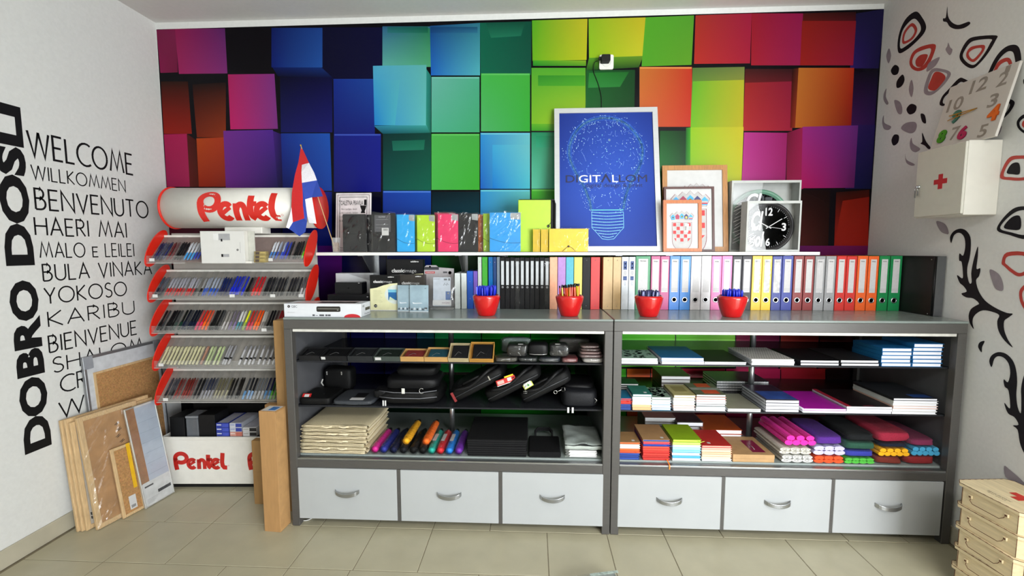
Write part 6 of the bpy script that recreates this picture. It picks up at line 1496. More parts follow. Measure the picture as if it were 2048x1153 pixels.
# the big rucksack lying on its back
t, w_, h = bag(750, 878, 2.33, .30, 778, 'big black rucksack lying down with a metal ring, beside the grey pouch', 'rucksack', e=.45, n=.10, seed=7, h=.085)
def sub(nm, w2, d2, h2, x, y, z, sd, m=bagm2, e=.42): return lump(w2, d2, h2, m, sd, .10, e, T=TR(x, y, z)).build(nm, t)
sub('front_pocket', w_ * .84, .24, .068, w_ * .04, .03, h * .90, 8); sub('top_flap', w_ * .66, .18, .058, w_ * .08, .08, h * .90 + .06, 9, bagm)
sub('side_pouch', w_ * .22, .10, .05, -w_ * .44, .02, h * .35, 10)
for zz_, aa in ((.55, .003), (.95, .0045)): MB().tube([(-w_ * .44, .008, h * zz_), (-w_ * .2, -.004 - aa, h * zz_ * .95), (w_ * .2, -.004 - aa, h * zz_ * .95), (w_ * .46, .012, h * zz_ * 1.05)], .0022, M('#6c6e74', .35), 6).build('zip', t)
MB().tube([(w_ * .24 + .012 * cos(R(q)), -.012, h * 1.05 + .014 * sin(R(q))) for q in range(40, 321, 20)], .0018, ring_m, 6).build('metal_ring', t)
MB().box(-w_ * .07, -w_ * .02, -.014, -.011, h * .85, h * 1.2, M('#c8c8c4', .35), .002).build('zip_pull', t)
MB().box(-w_ * .38, -w_ * .36, -.004, 0, .0, .03, PAPER).box(-w_ * .345, -w_ * .325, -.004, 0, .0, .03, PAPER).build('care_label', t)
MB().box(-.02, .03, 0, .001, 0, .012, M('#7c9894', .4), T=TR(w_ * .28, .10, h * .9 + .098, R(-60))).build('badge', t)
for x0, x1, yt, lab, sd in ((975, 1052, 746, 'dark bag standing at the back behind the red tagged laptop bag', 51), (1066, 1142, 741, 'dark bag standing at the back behind the yellow tagged laptop bag', 52)):
    t, w_, h = bag(x0, x1, 2.70, .12, yt, lab, 'upright_bag', e=.35, n=.06, seed=sd, ycen=780)
    MB().tube(smooth_line([(-w_ * .2, .03, h * .97), (-w_ * .17, .02, h * 1.06), (w_ * .17, .02, h * 1.06), (w_ * .2, .03, h * .97)], 4), .006, bagm2, 8).build('handle', t)
# leaning laptop bags
def laptop_bag(x0, x1, xb, ang, label, l, th, Y, d, seed, m=bagm):
    b0 = at(xb, 824, Y=Y)
    t = thing('laptop_bag', label, 'bag', (b0.x, Y, Z_MID + .002), 0, 'black bags on the middle shelf', rot=(0, -R(ang), 0))
    lump(l, d, th, m, seed, .04, .32, T=TR(l / 2, 0, 0)).build('body', t)
    lump(l * .7, d * .8, th * .36, bagm2, seed + 1, .05, .4, T=TR(l * .5, d * .1 - .014, th * .74)).build('front_pocket', t)
    MB().tube([(l * .30, d * .05, th * 1.02), (l * .34, -.012, th * 1.12), (l * .6, -.014, th * 1.12), (l * .66, d * .06, th * 1.02)], .006, bagm, 8).build('handle', t)
    MB().tube([(l * .05, -.003, th * .45), (l * .5, -.005, th * .48), (l * .95, -.003, th * .45)], .002, M('#44464a', .35), 6).build('zip', t)
    MB().tube(smooth_line([(l * .92, d * .3, th * .9), (l * .8, -.012, th * 1.15), (l * .45, -.022, th * .75), (l * .2, -.016, th * .95), (l * .08, d * .3, th * .8)], 5), .009, bagm2, 8).build('shoulder_strap', t)
    return t
t1 = laptop_bag(0, 0, 906, 28, 'black laptop bag with a dark red stripe, leftmost of the three leaning ones', .33, .072, 2.35, .26, 31)
MB().box(.02, .034, -.006, -.003, .0, .055, M('#7c2024', .5), T=TR(0, 0, .01)).build('stripe', t1)
MB().box(.245, .252, -.006, -.003, .03, .055, ring_m).build('buckle', t1)
t2 = laptop_bag(0, 0, 977, 28, 'black laptop bag with a red and yellow price tag, middle of the three leaning ones', .335, .073, 2.345, .26, 33)
MB().box(0, .105, 0, .0012, 0, .028, M('#b82420', .5)).box(.05, .10, .0001, .0010, .028, .036, M('#d8c020', .5)).box(.006, .042, -.0008, 0, .004, .022, M('#c8a8a0', .5)).box(.062, .085, -.0008, 0, .006, .024, PAPER).box(0, .10, -.0004, .0004, -.004, 0, PAPER).build('price_tag', t2).matrix_local = TR(.10, -.022, .08, R(-12), R(8), 0)
o = MB().tube([(.0 + .007 * cos(R(q)), 0, .009 * sin(R(q))) for q in range(0, 360, 30)], .0016, ring_m, 6, closed=True).tube([(0, 0, -.009), (.001, -.001, -.03)], .0022, ring_m, 6).tube([(-.010, 0, -.034), (.010, 0, -.034), (.010, 0, -.044), (-.010, 0, -.044)], .0016, ring_m, 6, closed=True).build('snap_hook', t2)
o.matrix_local = TR(.235, -.03, .02, 0, R(25), 0)
t3 = laptop_bag(0, 0, 1048, 28, 'black laptop bag with a yellow and white tag, rightmost of the three leaning ones', .30, .074, 2.35, .25, 35)
MB().box(0, .055, 0, .001, 0, .026, M('#b8c050', .5)).box(.006, .05, -.0006, 0, .004, .030, M('#c8ccc4', .5)).prism([(.022, .010), (.036, .010), (.029, .024)], .0004, M('#3c8c3c', .5), TR(0, -.001, 0)).build('price_tag', t3).matrix_local = TR(.05, -.02, .082, R(-15), R(-4), 0)
o = MB().tube([(.009 * cos(R(q)), 0, .009 * sin(R(q))) for q in range(0, 360, 30)], .0016, ring_m, 6, closed=True).tube([(.009, 0, 0), (.034, 0, .004)], .0022, ring_m, 6).tube([(.034, 0, -.006), (.052, 0, -.004), (.054, 0, .012), (.036, 0, .014)], .0016, ring_m, 6, closed=True).build('snap_hook', t3)
o.matrix_local = TR(.19, -.026, .0, 0, R(12), 0)
t, w_, h = bag(1124, 1198, 2.33, .30, 783, 'soft black bag with white double label, right end of the middle shelf', 'soft_bag', e=.38, n=.08, seed=40, m=M('#17181c', .55, 'fabric', var=.12, bump=.25))
lump(w_ * .9, .22, .03, bagm2, 41, .12, .5, T=TR(0, .05, h * .92)).build('flap', t)
for u in (-.36, -.24): MB().box(w_ * u, w_ * u + .010, -.017, -.0155, -.018, .012, PAPER).build('care_label', t)
MB().tube([(w_ * .38, -.004, h * .35), (w_ * .44, -.006, h * .5), (w_ * .38, -.004, h * .62)], .002, ring_m, 6).build('buckle', t)

# ------------------------------------------------------------------ left cabinet, bottom shelf
cot = [M(c, .9, 'fabric', var=.06, bump=.25) for c in ('#dccfb0', '#d4c6a4', '#e0d4b6', '#cfc2a0')]
zz = Z_BOT + .0025
for k in range(8):
    yt = 905 - 8.6 * k; x0 = 598 + (0, 2, 1, 4, 2, 5, 3, 6)[k]; x1 = 735 + (0, 2, -2, 3, 1, 4, 2, 4)[k]
    a, b = at(x0, 905 - 8 * k, Y=YS).x, at(x1, 905 - 8 * k, Y=YS).x; w_ = b - a; th = .0205
    t = thing('tote_bag', nth(k, 8) + ' folded natural cotton tote bag in the pile', 'tote bag', ((a + b) / 2, YS, zz), 0, 'folded cotton tote bags')
    sd = k * 3.1
    def fn(u, v):
        q = 2 * pi * u; e = .30
        sg = lambda x, k_: abs(x) ** k_ * (1 if x >= 0 else -1)
        cx_, cz_ = sg(cos(q), e), sg(sin(q), .8)
        x = cx_ * w_ / 2; y_ = v * .34 - .004
        z = th / 2 + cz_ * th * .46
        if cz_ > 0 or True:
            z += .0046 * noise.noise(Vector((x * 14 + sd, v * 2, sd))) * (1 if 0 < k < 8 else .3)
        return (x + .004 * noise.noise(Vector((z * 60, v * 3, sd))), y_ + .010 * noise.noise(Vector((x * 9, sd, z * 40))) * (1 - v), max(.0005, min(th - .0003, z)))
    b_ = MB().grid(40, 6, fn, cot[k % 4])
    b_.build('cloth', t)
    hb = MB()
    for u in (-.2 + .07 * (k % 3), .18 - .06 * (k % 2)): hb.grid(6, 2, lambda p, q: (w_ * u + .06 * (p - .5), -.008 - .006 * sin(pi * p), th * (.25 + .4 * q) + .002 * sin(7 * p + k)), cot[(k + 1) % 4], thick=(0, .003, 0))
    if k % 2: tag(hb.build('handles', t), kind='stuff')
    f = MB()
    for c_ in range(3): f.grid(18, 1, lambda p, q: (-w_ * .47 + w_ * .94 * p, -.0095 - .002 * sin(20 * p + k), th * (.22 + .26 * c_) + .0022 * noise.noise(Vector((p * 7, k, c_))) + .0022 * q), cot[(k + c_) % 4], thick=(0, .008, 0))
    tag(f.build('folds', t), kind='stuff')
    zz += th
def umbrella(x, y, col, label, lay=0, L=.235, stick=False, rz=0, dy=0):
    r_ = .024
    z = Z_BOT + r_ + .0035 + lay; X = at(x, y, Y=YS).x
    t = thing('folding_umbrella', label, 'umbrella', (X, YS + .004 + dy, z), 0, 'rolled folding umbrellas', rot=(R(-90), 0, R(rz)))
    m = M(col, .6, 'fabric', var=.10, bump=.2)
    def fn(u, v):
        q = 2 * pi * u; rr = r_ * (.92 + .06 * sin(5 * q + v * 3)) * (1 - .12 * v) * (1 if v > .04 else .80)
        return (rr * cos(q), rr * sin(q), v * L)
    MB().grid(20, 8, fn, m).lathe([(0, .0), (r_ * .80, .0002)], m, 20).build('canopy', t)
    MB().lathe([(r_ * .5, L), (r_ * .55, L + .03), (r_ * .4, L + .045), (0, L + .046)], BLACK, 14).build('handle', t)
    MB().grid(20, 8, lambda u, v: (r_ * (1.04 + .06 * noise.noise(Vector((cos(6.28 * u) * 3, sin(6.28 * u) * 3, v * 8 + x)))) * cos(6.283 * u), r_ * (1.04 + .06 * noise.noise(Vector((cos(6.28 * u) * 3, sin(6.28 * u) * 3, v * 8 + x)))) * sin(6.283 * u), -.012 + v * (L + .012)), film('umbrella_sleeve', 1.4, .01, 30., rough=.07, gloss=1.0)).build('plastic_sleeve', t)
    if stick: MB().box(-.010, .010, -r_ * 1.10, -r_ * 1.06, .07, .16, M('#b4b4b4', .5)).build('price_sticker', t)
    return t
for x, col, lab, st in ((749, '#d42490', 'magenta folding umbrella beside the cotton tote bags', 0), (766.5, '#242e90', 'dark blue folding umbrella beside the magenta one', 0), (786, '#141a3c', 'navy folding umbrella in front of the yellow one', 0), (806, '#16181e', 'blue black folding umbrella right under the yellow one', 0), (826, '#131314', 'black folding umbrella between the yellow and orange ones', 0), (845, '#151516', 'black folding umbrella right under the orange one', 0),
                        (862.5, '#22a494', 'teal folding umbrella beside the red one', 1), (880, '#d0202a', 'red folding umbrella with a white sticker', 1), (898, '#2080dc', 'bright blue folding umbrella with a pale sticker', 1), (917, '#7028a4', 'purple folding umbrella beside the black fabric stack', 0)):
    umbrella(x, 903, col, lab, 0, .235, st)
umbrella(812, 893, '#eca812', 'golden yellow folding umbrella lying on top of the dark ones', .050, .25)
umbrella(852, 894, '#f66c16', 'orange folding umbrella lying on top of the dark ones', .050, .25)
zz = Z_BOT + .0008
for k in range(8):
    a, b = at(934 + random.uniform(-1, 1.5), 895, Y=YS).x, at(1054 + random.uniform(-1.5, 1), 895, Y=YS).x; th = .0118
    t = thing('fabric_bag', nth(k, 8) + ' flat black fabric bag in the neat stack', 'bag', ((a + b) / 2, YS + random.uniform(-.003, .003), zz), 0, 'flat black fabric bags')
    o = MB().box(-(b - a) / 2, (b - a) / 2, 0, .34, 0, th - .0006, M('#101012', .85, 'fabric', var=.12, bump=.3), .004).build('cloth', t); zz += th
    MB().box(-(b - a) / 2 + .004, (b - a) / 2 - .004, -.0012, .0008, th * .32, th * .44, M('#2a2a2c', .7)).build('seam', t)
a, b = at(1057, 905, Y=YS).x, at(1122, 905, Y=YS).x; w_ = b - a
t = thing('tote_bag', 'black tote bag with short handles lying flat beside the black stack', 'tote bag', ((a + b) / 2, YS, Z_BOT + .0008))
MB().box(-w_ / 2, w_ / 2, 0, .22, 0, .030, M('#0f0f11', .85, 'fabric', var=.12, bump=.3), .006).build('cloth', t)
for dz in (0, .012): MB().tube([(-w_ * .28, .215, .016 + dz), (-w_ * .28, .26, .03 + dz), (-w_ * .2, .29, .035 + dz), (w_ * .2, .29, .035 + dz), (w_ * .28, .26, .03 + dz), (w_ * .28, .215, .016 + dz)], .006, M('#151517', .8), 8).build('handle', t)
# packet of white paper bags
a, b = at(1130, 905, Y=YS).x, at(1204, 905, Y=YS).x; w_ = b - a
t = thing('bag_packet', 'crumpled pale packet wrapped over the white paper bags', 'packet', ((a + b) / 2, YS + .012, Z_BOT + .0008))
def fn(u, v): return (-w_ * .5 + w_ * u + .006 * noise.noise(Vector((u * 4, v * 4, 1))), .0 + v * .24, .083 + .012 * noise.noise(Vector((u * 3, v * 4, 4))) - .012 * (1 - v) ** 2)
MB().grid(12, 12, fn, M('#8c9490', .6, var=.05), thick=(0, 0, .001)).build('upper_sheet', t)
MB().grid(12, 2, lambda u, v: (-w_ * .5 + w_ * u, -.004 + .006 * noise.noise(Vector((u * 5, v, 7))), .046 + .02 * v + .006 * noise.noise(Vector((u * 6, v * 2, 3)))), M('#a8b0aa', .6, var=.04), thick=(0, .001, 0)).build('folded_edge', t)
MB().grid(8, 8, lambda u, v: (-w_ * .5 + w_ * u, .002 + v * .24, .0005 + .003 * abs(noise.noise(Vector((u * 5, v * 5, 9))))), M('#9aa49e', .6), thick=(0, 0, .0008)).build('lower_sheet', t)
for k in range(7):
    z = Z_BOT + .0055 + .0052 * k
    t = thing('paper_bag', nth(k, 7) + ' white paper bag inside the pale packet', 'paper bag', ((a + b) / 2 + .004 * sin(k * 2.1), YS + .006 + .002 * (k % 3), z), R(1.5 * sin(k * 1.7)), 'white paper bags')
    MB().box(-w_ * .38, w_ * .36, 0, .17, 0, .0048, M('#d8d8d8', .7, var=.02), .001).build('paper', t)
    MB().add([(-w_ * .38, 0, .0025), (-w_ * .46, .004, .001), (-w_ * .46, .02, .001), (-w_ * .38, .02, .0025)], [(0, 1, 2, 3)], M('#b8bab8', .7)).build('fold', t)
# ------------------------------------------------------------------ the pen display stand in the corner
DX, DY, DRZ, DW = -2.268, 2.517, R(2.6), 0.928
DM = Matrix.Translation((DX, DY, 0)) @ Matrix.Rotation(DRZ, 4, 'Z')
def dloc(px_, py_, yl=0.01):
    """local x on the stand for a pixel, at local depth yl"""
    X = DX
    for _ in range(4):
        p = at(px_, py_, Y=DY + yl + (X - DX) * math.tan(DRZ)); X = p.x
    return (X - DX) / cos(DRZ), p.z
dred = M('#d42414', .35, var=.02); dwh = M('#dedcd6', .4, var=.015); dgr = M('#a8a49e', .45, var=.04, scale=9)
D = thing('pen_display_stand', 'tall pen display stand with red ends, white roller header and five clear trays', 'display stand', (DX, DY, 0), DRZ)
HZ, HY, HR = 1.772, .150, .122
MB().add([], [], dwh).lathe([(HR, 0), (HR, DW - .05)], dwh, 48, TR(.080, HY, HZ, 0, R(90))).build('header_roller', D)
for x in (.067, DW + .0305): MB().lathe([(0, 0), (HR + .004, 0), (HR + .006, .003), (HR + .006, .010), (HR + .003, .0125), (0, .0125)], dred, 48, TR(x, HY, HZ, 0, R(90))).build('end_disc', D)
# logotype drawn in thick strokes
def logo(mb, x0, x1, z0, z1, m, wrap):
    """wrap(x, z) -> 3-D point"""
    St = []
    def A(cx, cz, rx, rz, a0, a1, n=18): return [(cx + rx * cos(R(a0 + (a1 - a0) * i / n)), cz + rz * sin(R(a0 + (a1 - a0) * i / n))) for i in range(n + 1)]
    St += [(A(.160, .63, .108, .255, 215, -130, 26), .078), ([(.075, -.03), (.058, .25), (.052, .62)], .084)]
    for cx in (.362, .815):
        St += [(A(cx, .31, .072, .235, 40, 318, 20), .070), ([(cx - .065, .22), (cx + .058, .44)], .050)]
    St += [([(.492, .01), (.492, .56)], .076), (A(.548, .34, .050, .19, 170, 0, 10) + [(.598, .01)], .070)]
    St += [([(.672, .82), (.666, .30), (.682, .15), (.715, .07)], .080), ([(.645, .55), (.745, .55)], .060)]
    St += [([(.948, .92), (.930, .40), (.938, .20), (.965, .10), (1.02, .09)], .080)]
    for P, W in St:
        Q_ = []
        for p, q in zip(P, P[1:]):
            k = max(1, int(hypot(p[0] - q[0], p[1] - q[1]) / .04)); Q_ += [(p[0] + (q[0] - p[0]) * i / k, p[1] + (q[1] - p[1]) * i / k) for i in range(k)]
        P = Q_ + [P[-1]]
        t_ = MB(); t_.stroke([(x0 + p[0] * (x1 - x0), z0 + p[1] * (z1 - z0)) for p in P], W * (x1 - x0), m)
        mb.add([wrap(v[0], v[2]) for v in t_.V], t_.F, m)
    if True: mb.add([wrap(v[0], v[2]) for v in MB().stroke([(x1 + .05 * (x1 - x0) + .012 * (x1 - x0) * cos(R(q)), z0 + .2 * (z1 - z0) + .012 * (x1 - x0) * sin(R(q))) for q in range(0, 360, 30)], .003 * (x1 - x0), m, closed=True).V], [(2 * i, 2 * i + 1, (2 * i + 3) % 24, (2 * i + 2) % 24) for i in range(12)], m)
lred = M('#cc2418', .4, var=.01)
lx0, lx1 = dloc(393, 415, .03)[0], dloc(555, 415, .03)[0]
hb = MB()
def rollwrap(x, s_):
    """distance s_ up the front of the roller"""
    q = s_ / HR; return (x, HY - (HR + .0012) * cos(q), HZ + (HR + .0012) * sin(q))
logo(hb, lx0, lx1, -.090, .100, lred, rollwrap)
hb.build('lettering', D)
nx0, nx1 = dloc(450, 455, .1)[0], dloc(525, 455, .1)[0]
MB().box(nx0, nx1, .10, .20, 1.615, HZ - HR + .004, dwh, .003).build('neck', D)
MB().box(.01, DW - .01, .195, .203, .60, 1.62, dgr).build('back_panel', D)
for x in (.12, DW - .27):
    MB().box(x, x + .03, .345, .375, 0, 1.62, dwh, .002).build('upright', D)
    for z in (.61, 1.58): MB().box(x, x + .03, .2035, .3445, z, z + .03, dwh, .001).build('bracket', D)
DIV = {}
TZ = [1.443, 1.230, 1.026, .815, .602]
ell = [(.085 + .135 * cos(R(q)) * cos(R(52)) - .052 * sin(R(q)) * sin(R(52)), .085 + .135 * cos(R(q)) * sin(R(52)) + .052 * sin(R(q)) * cos(R(52))) for q in range(0, 360, 10)]
YZ = Matrix(((0, 1, 0, 0), (1, 0, 0, 0), (0, 0, 1, 0), (0, 0, 0, 1)))     # prism's x -> local y, its depth -> local x
labelm = M('#d4d4d4', .5)
for k, z in enumerate(TZ):
    full = k != 0
    for x in (-.006, DW + .0005): MB().prism(ell, .006, dred, TR(x, 0, z) @ YZ).build('end_panel', D)
    MB().prism([(.012, .0), (.150, .150), (.150, .156), (.012, .004)], DW - .004, M('#7c6c68' if k == 0 else '#86827c', .5), TR(.002, 0, z) @ YZ).build('sloped_floor', D)
    MB().prism([(.146, .152), (.176, .152), (.176, .164), (.146, .164)], DW - .002, dwh, TR(.001, 0, z) @ YZ).build('top_rail', D)
    spans = [(0.002, DW - .002)] if full else [(0.002, dloc(372, 515)[0]), (dloc(531, 512)[0], DW - .002)]
    for s0, s1 in spans:
        n = max(2, int((s1 - s0) / .066)); DIV[k] = DIV.get(k, []) + [s0 + (s1 - s0) * i / n for i in range(1, n)]
        f = MB().box(s0, s1, -.002, .0, .0, .040, CLEAR, T=TR(0, 0, z)).box(s0, s1, .0, .030, -.002, .0, CLEAR, T=TR(0, 0, z)); f.build('clear_front', D)
        MB().box(s0, s1, -.0035, .0012, -.0045, -.0022, M('#c4c2c0', .3), T=TR(0, 0, z)).build('edge_strip', D)
        n = max(2, int((s1 - s0) / .066))
        for i in range(1, n):
            x = s0 + (s1 - s0) * i / n
            MB().prism([(.001, .002), (.145, .156), (.10, .160), (.001, .045)], .0012, CLEAR, TR(x, 0, z) @ YZ).build('divider', D)
        for i in range(n): MB().box(s0 + (s1 - s0) * (i + .12) / n, s0 + (s1 - s0) * (i + .80) / n, -.0028, -.0021, -.0385 + .0745, .0395, CLEAR, T=TR(0, 0, z)).build('lip_highlight', D)  # clear strips added as the highlight along each tray lip
lab_px = {0: [(303, 509), (540, 514)], 1: [(310, 590), (464, 588), (545, 587), (602, 586)], 2: [(528, 660)], 3: [(322, 729)], 4: [(331, 799)]}
for k, L_ in lab_px.items():
    for x, y in L_:
        lx, lz = dloc(x, y, -.003)
        MB().box(lx - .015, lx + .015, -.0036, -.0030, -.009, .009, labelm, T=TR(0, 0, TZ[k] + .016)).build('price_label', D)
# lower bin
BZ0, BZ1, BY = .030, .340, .100
MB().box(-.07, DW, BY, BY + .006, BZ0, BZ1, dwh, .002).box(-.07, -.064, BY + .006, .34, BZ0, BZ1, dwh, .002).box(DW - .006, DW, BY + .006, .34, BZ0, BZ1, dwh, .002)  .box(-.064, DW - .006, BY + .006, .34, BZ0, BZ0 + .006, dwh).box(-.064, DW - .006, .334, .34, BZ0 + .006, BZ1, dwh).build('lower_bin', D)
MB().box(-.07, DW, BY - .004, BY - .001, BZ1 - .018, BZ1 - .004, dwh, .001).build('bin_lip', D)
MB().box(-.04, DW - .03, BY + .02, .33, 0, BZ0 - .0005, M('#1c1c1c', .6)).build('plinth', D)
hb = MB(); flat = lambda x, z: (x, BY - .0008, z)
for p0, p1 in ((348, 452), (496, 600)):
    a, za = dloc(p0, 938, BY); b, zb = dloc(p1, 905, BY)
    hb2 = MB(); logo(hb2, a, b, za - .004, zb + .004, M('#b82018', .45), flat); hb2.build('lettering', D)
MB().box(-.02, DW - .05, .327, .333, .345, .585, M('#101010', .6)).build('recess_shade', D)  # dark sheet standing in for the shade of the recess above the bin

# pens in the trays
PL = .138
_pm = {}
def pen_m(lo, up_, kind):
    key = (lo, up_, kind)
    if key in _pm: return _pm[key]
    b = MB(); ml, mu = M(lo, .28, var=.03), M(up_, .25, var=.03)
    r_ = .0056
    if kind == 'pen':
        b.lathe([(0, 0), (.0018, .001), (r_ * .9, .014), (r_, .018), (r_, .055)], ml, 8, cap=False)
        b.lathe([(r_, .055), (r_, PL - .012), (r_ * .7, PL - .010), (r_ * .6, PL), (0, PL)], mu, 8, cap=False)
        b.box(-.0016, .0016, -r_ - .0035, -r_ - .0015, PL - .055, PL - .014, mu)
    elif kind == 'cap':
        b.lathe([(0, 0), (r_ * .7, 0), (r_ * 1.1, .004), (r_ * 1.1, .052)], ml, 8, cap=False)
        b.lathe([(r_, .052), (r_, PL - .003), (r_ * .8, PL), (0, PL)], mu, 8, cap=False)
        b.box(-.0017, .0017, -r_ - .004, -r_ - .0018, .012, .052, ml)
    elif kind == 'marker':
        b.lathe([(0, 0), (.0062, 0), (.0072, .002), (.0072, .022), (.0066, .026)], ml, 9, cap=False)
        b.lathe([(.0066, .026), (.0066, .098), (.0072, .100), (.0072, .118), (.006, .122), (0, .122)], mu, 9, cap=False)
        b.box(-.002, .002, -.0098, -.0075, .085, .112, ml)
    else:   # banded
        b.lathe([(0, 0), (.004, 0), (.0066, .004), (.0066, .034)], ml, 9, cap=False)
        b.lathe([(.0068, .034), (.0068, .046)], INK, 9)
        b.lathe([(.0066, .046), (.0066, .100)], mu, 9, cap=False).lathe([(.0062, .100), (.0062, .124), (.005, .128), (0, .128)], M('#8c8c90', .3), 9, cap=False)
    _pm[key] = b.mesh('pen'); return _pm[key]
def pens(k, x0, x1, lo, up_, desc, kind='pen', pitch=6.4, lift=0.0):
    yb_ = [513, 583, 651, 722, 790][k]
    a, b = dloc(x0, yb_, .015)[0], dloc(x1, yb_, .015)[0]
    n = max(1, round((x1 - x0) / pitch)); tr_ = ['top', 'second', 'third', 'fourth', 'fifth'][k]
    for i in range(n):
        x = a + (b - a) * (i + .5) / n
        for q in DIV[k]:
            if abs(x - q) < .0088: x = q + (.0088 if x > q else -.0088)
        if x > DW - .012 or x < .012: continue
        o = bpy.data.objects.new('pen', pen_m(lo, up_, kind)); COL.objects.link(o)
        o.matrix_world = DM @ TR(x, .0058 + random.uniform(0, .0012), TZ[k] + .0128 + lift + random.uniform(0, .004), R(-41.5 + random.uniform(-.5, 1.2)), 0, R(random.uniform(-1.2, .6)))
        tag(o, desc + ' in the ' + tr_ + ' tray of the pen stand', 'pen', desc + 's in the ' + tr_ + ' tray')
pens(0, 304, 330, '#1a1e50', '#20264c', 'navy pen'); pens(0, 331, 346, '#6c1c20', '#5c2024', 'dark red pen'); pens(0, 347, 365, '#141416', '#1c1c20', 'black pen'); pens(0, 366, 386, '#3c8cc8', '#c0c4cc', 'sky blue and white pen'); pens(0, 386, 399, '#2c3c9c', '#8c9098', 'blue and grey pen')
pens(0, 536, 549, '#3c74b8', '#c8ccd4', 'blue and white pen', lift=.004); pens(0, 549, 562, '#2c4cb0', '#98a4bc', 'blue and silver pen', lift=.004); pens(0, 562, 575, '#1c2ca0', '#2c3c9c', 'blue pen', lift=.004); pens(0, 575, 601, '#161618', '#202024', 'black pen', lift=.004); pens(0, 601, 622, '#6cc824', '#1c8c2c', 'bright green pen', lift=.008)
pens(1, 308, 327, '#16182c', '#3c4654', 'navy grey pen'); pens(1, 327, 386, '#b01c1c', '#9a9aa4', 'red gripped silver pen'); pens(1, 386, 402, '#18181c', '#8c8c8c', 'black gripped grey pen'); pens(1, 402, 434, '#1448b0', '#98a0b0', 'blue gripped silver pen'); pens(1, 434, 457, '#161c48', '#1c2858', 'dark blue pen')
pens(1, 458, 487, '#1428c0', '#1c2ca8', 'bright blue capped pen', 'cap', lift=.006); pens(1, 487, 501, '#121214', '#16161a', 'black capped pen', 'cap'); pens(1, 501, 522, '#cc2020', '#b01c24', 'red capped pen', 'cap', lift=.002); pens(1, 522, 596, '#141416', '#26262a', 'black clip pen'); pens(1, 597, 611, '#b4b4b8', '#54545a', 'silver pen')
pens(2, 313, 346, '#0f1012', '#141618', 'black fineliner', 'cap'); pens(2, 346, 362, '#123428', '#141816', 'dark green pen', 'cap'); pens(2, 362, 391, '#141c34', '#101420', 'blue black pen', 'cap', lift=.004); pens(2, 391, 402, '#d42c5c', '#c02418', 'pink and red marker', 'cap', 5.5); pens(2, 402, 416, '#e86414', '#d8481c', 'orange marker', 'cap', 7); pens(2, 416, 441, '#141414', '#1c1c1e', 'black marker', 'cap'); pens(2, 441, 455, '#b0acac', '#8c8884', 'clear silver pen'); pens(2, 455, 470, '#7c6c98', '#6c6474', 'lilac grey pen')
pens(2, 470, 482, '#3c8494', '#d0d0d0', 'white and teal pen'); pens(2, 482, 491, '#8ca844', '#d8dc1c', 'yellow green highlighter', 'cap', 8); pens(2, 491, 504, '#d83050', '#b82c24', 'pink highlighter', 'cap', 6.5); pens(2, 504, 517, '#f06c20', '#e85418', 'orange highlighter', 'cap', 6.5); pens(2, 517, 530, '#8c8884', '#c0bcb4', 'beige silver pen'); pens(2, 530, 548, '#121214', '#18181c', 'black rollerball', 'cap'); pens(2, 548, 566, '#b81c1c', '#8c1c20', 'red rollerball', 'cap')
pens(3, 318, 398, '#c8c4a0', '#b4b08c', 'cream correction pen', 'marker', 7.6); pens(3, 398, 408, '#b08c7c', '#98705c', 'brownish correction pen', 'marker', 8); pens(3, 408, 440, '#c4c8a0', '#a4b484', 'pale green correction pen', 'marker', 7.6); pens(3, 440, 462, '#a8a8ac', '#8c8c90', 'grey marker', 'band', 8.5); pens(3, 474, 562, '#c0c0c4', '#b4b4b8', 'white black banded marker', 'band', 10)
pens(4, 326, 345, '#1c1c20', '#3c3c44', 'black metal pencil'); pens(4, 345, 384, '#7c2824', '#642420', 'dark red mechanical pencil'); pens(4, 384, 398, '#202024', '#18181a', 'black mechanical pencil'); pens(4, 398, 424, '#8c8c94', '#2c3040', 'clear pencil with dark top'); pens(4, 424, 452, '#98947c', '#5c5844', 'olive clear pencil'); pens(4, 452, 480, '#242426', '#1c1a18', 'black rubber gripped pencil')
pens(4, 481, 492, '#5c98cc', '#1c2028', 'light blue marker', 'cap', 11); pens(4, 492, 504, '#88a8cc', '#1a1c20', 'grey blue marker', 'cap', 6); pens(4, 504, 526, '#a8acb0', '#5c6064', 'silver grey marker', 'cap', 7); pens(4, 526, 538, '#4c80b0', '#181c3c', 'blue marker', 'cap', 6); pens(4, 538, 552, '#50982c', '#1c3c18', 'green marker', 'cap', 7)

# things standing in and on the stand
def dthing(name, label, cat, x, y, z, group=None, rz=0):
    p = DM @ Vector((x, y, z)); return thing(name, label, cat, p, DRZ + rz, group)
x0, zz = dloc(411, 520, -.012); x1 = dloc(497, 520, -.012)[0]; x2 = dloc(528, 520, .0)[0]
t = dthing('dispenser_box', 'white plastic dispenser with two grey slots sitting in the middle of the top tray', 'dispenser', x0, -.046, TZ[0] - .004); w_ = x1 - x0; h = .185
MB().box(0, w_, 0, .004, 0, h, M('#cfcecc', .4, var=.01), .001).box(0, .004, .004, .04, 0, h, dwh).box(w_ - .004, w_, .004, .04, 0, h, dwh).build('front_plate', t)
gm = M('#9c9ca0', .3)
MB().box(w_ * .38, w_ * .68, -.0008, 0, h * .72, h * .92, gm).box(w_ * .30, w_ * .42, -.001, 0, h * .72, h * .92, M('#d8d8d8', .4)).box(w_ * .47, w_ * .505, -.0012, 0, h * .68, h * .76, INK).build('slot', t)
MB().box(w_ * .46, w_ * .64, -.0008, 0, h * .20, h * .29, gm).box(w_ * .465, w_ * .505, -.0012, 0, h * .20, h * .29, INK).build('slot', t)
MB().lathe([(0, .0008), (.006, .0008)], gm, 16, TR(w_ * .84, 0, h * .42, R(90))).build('button', t)
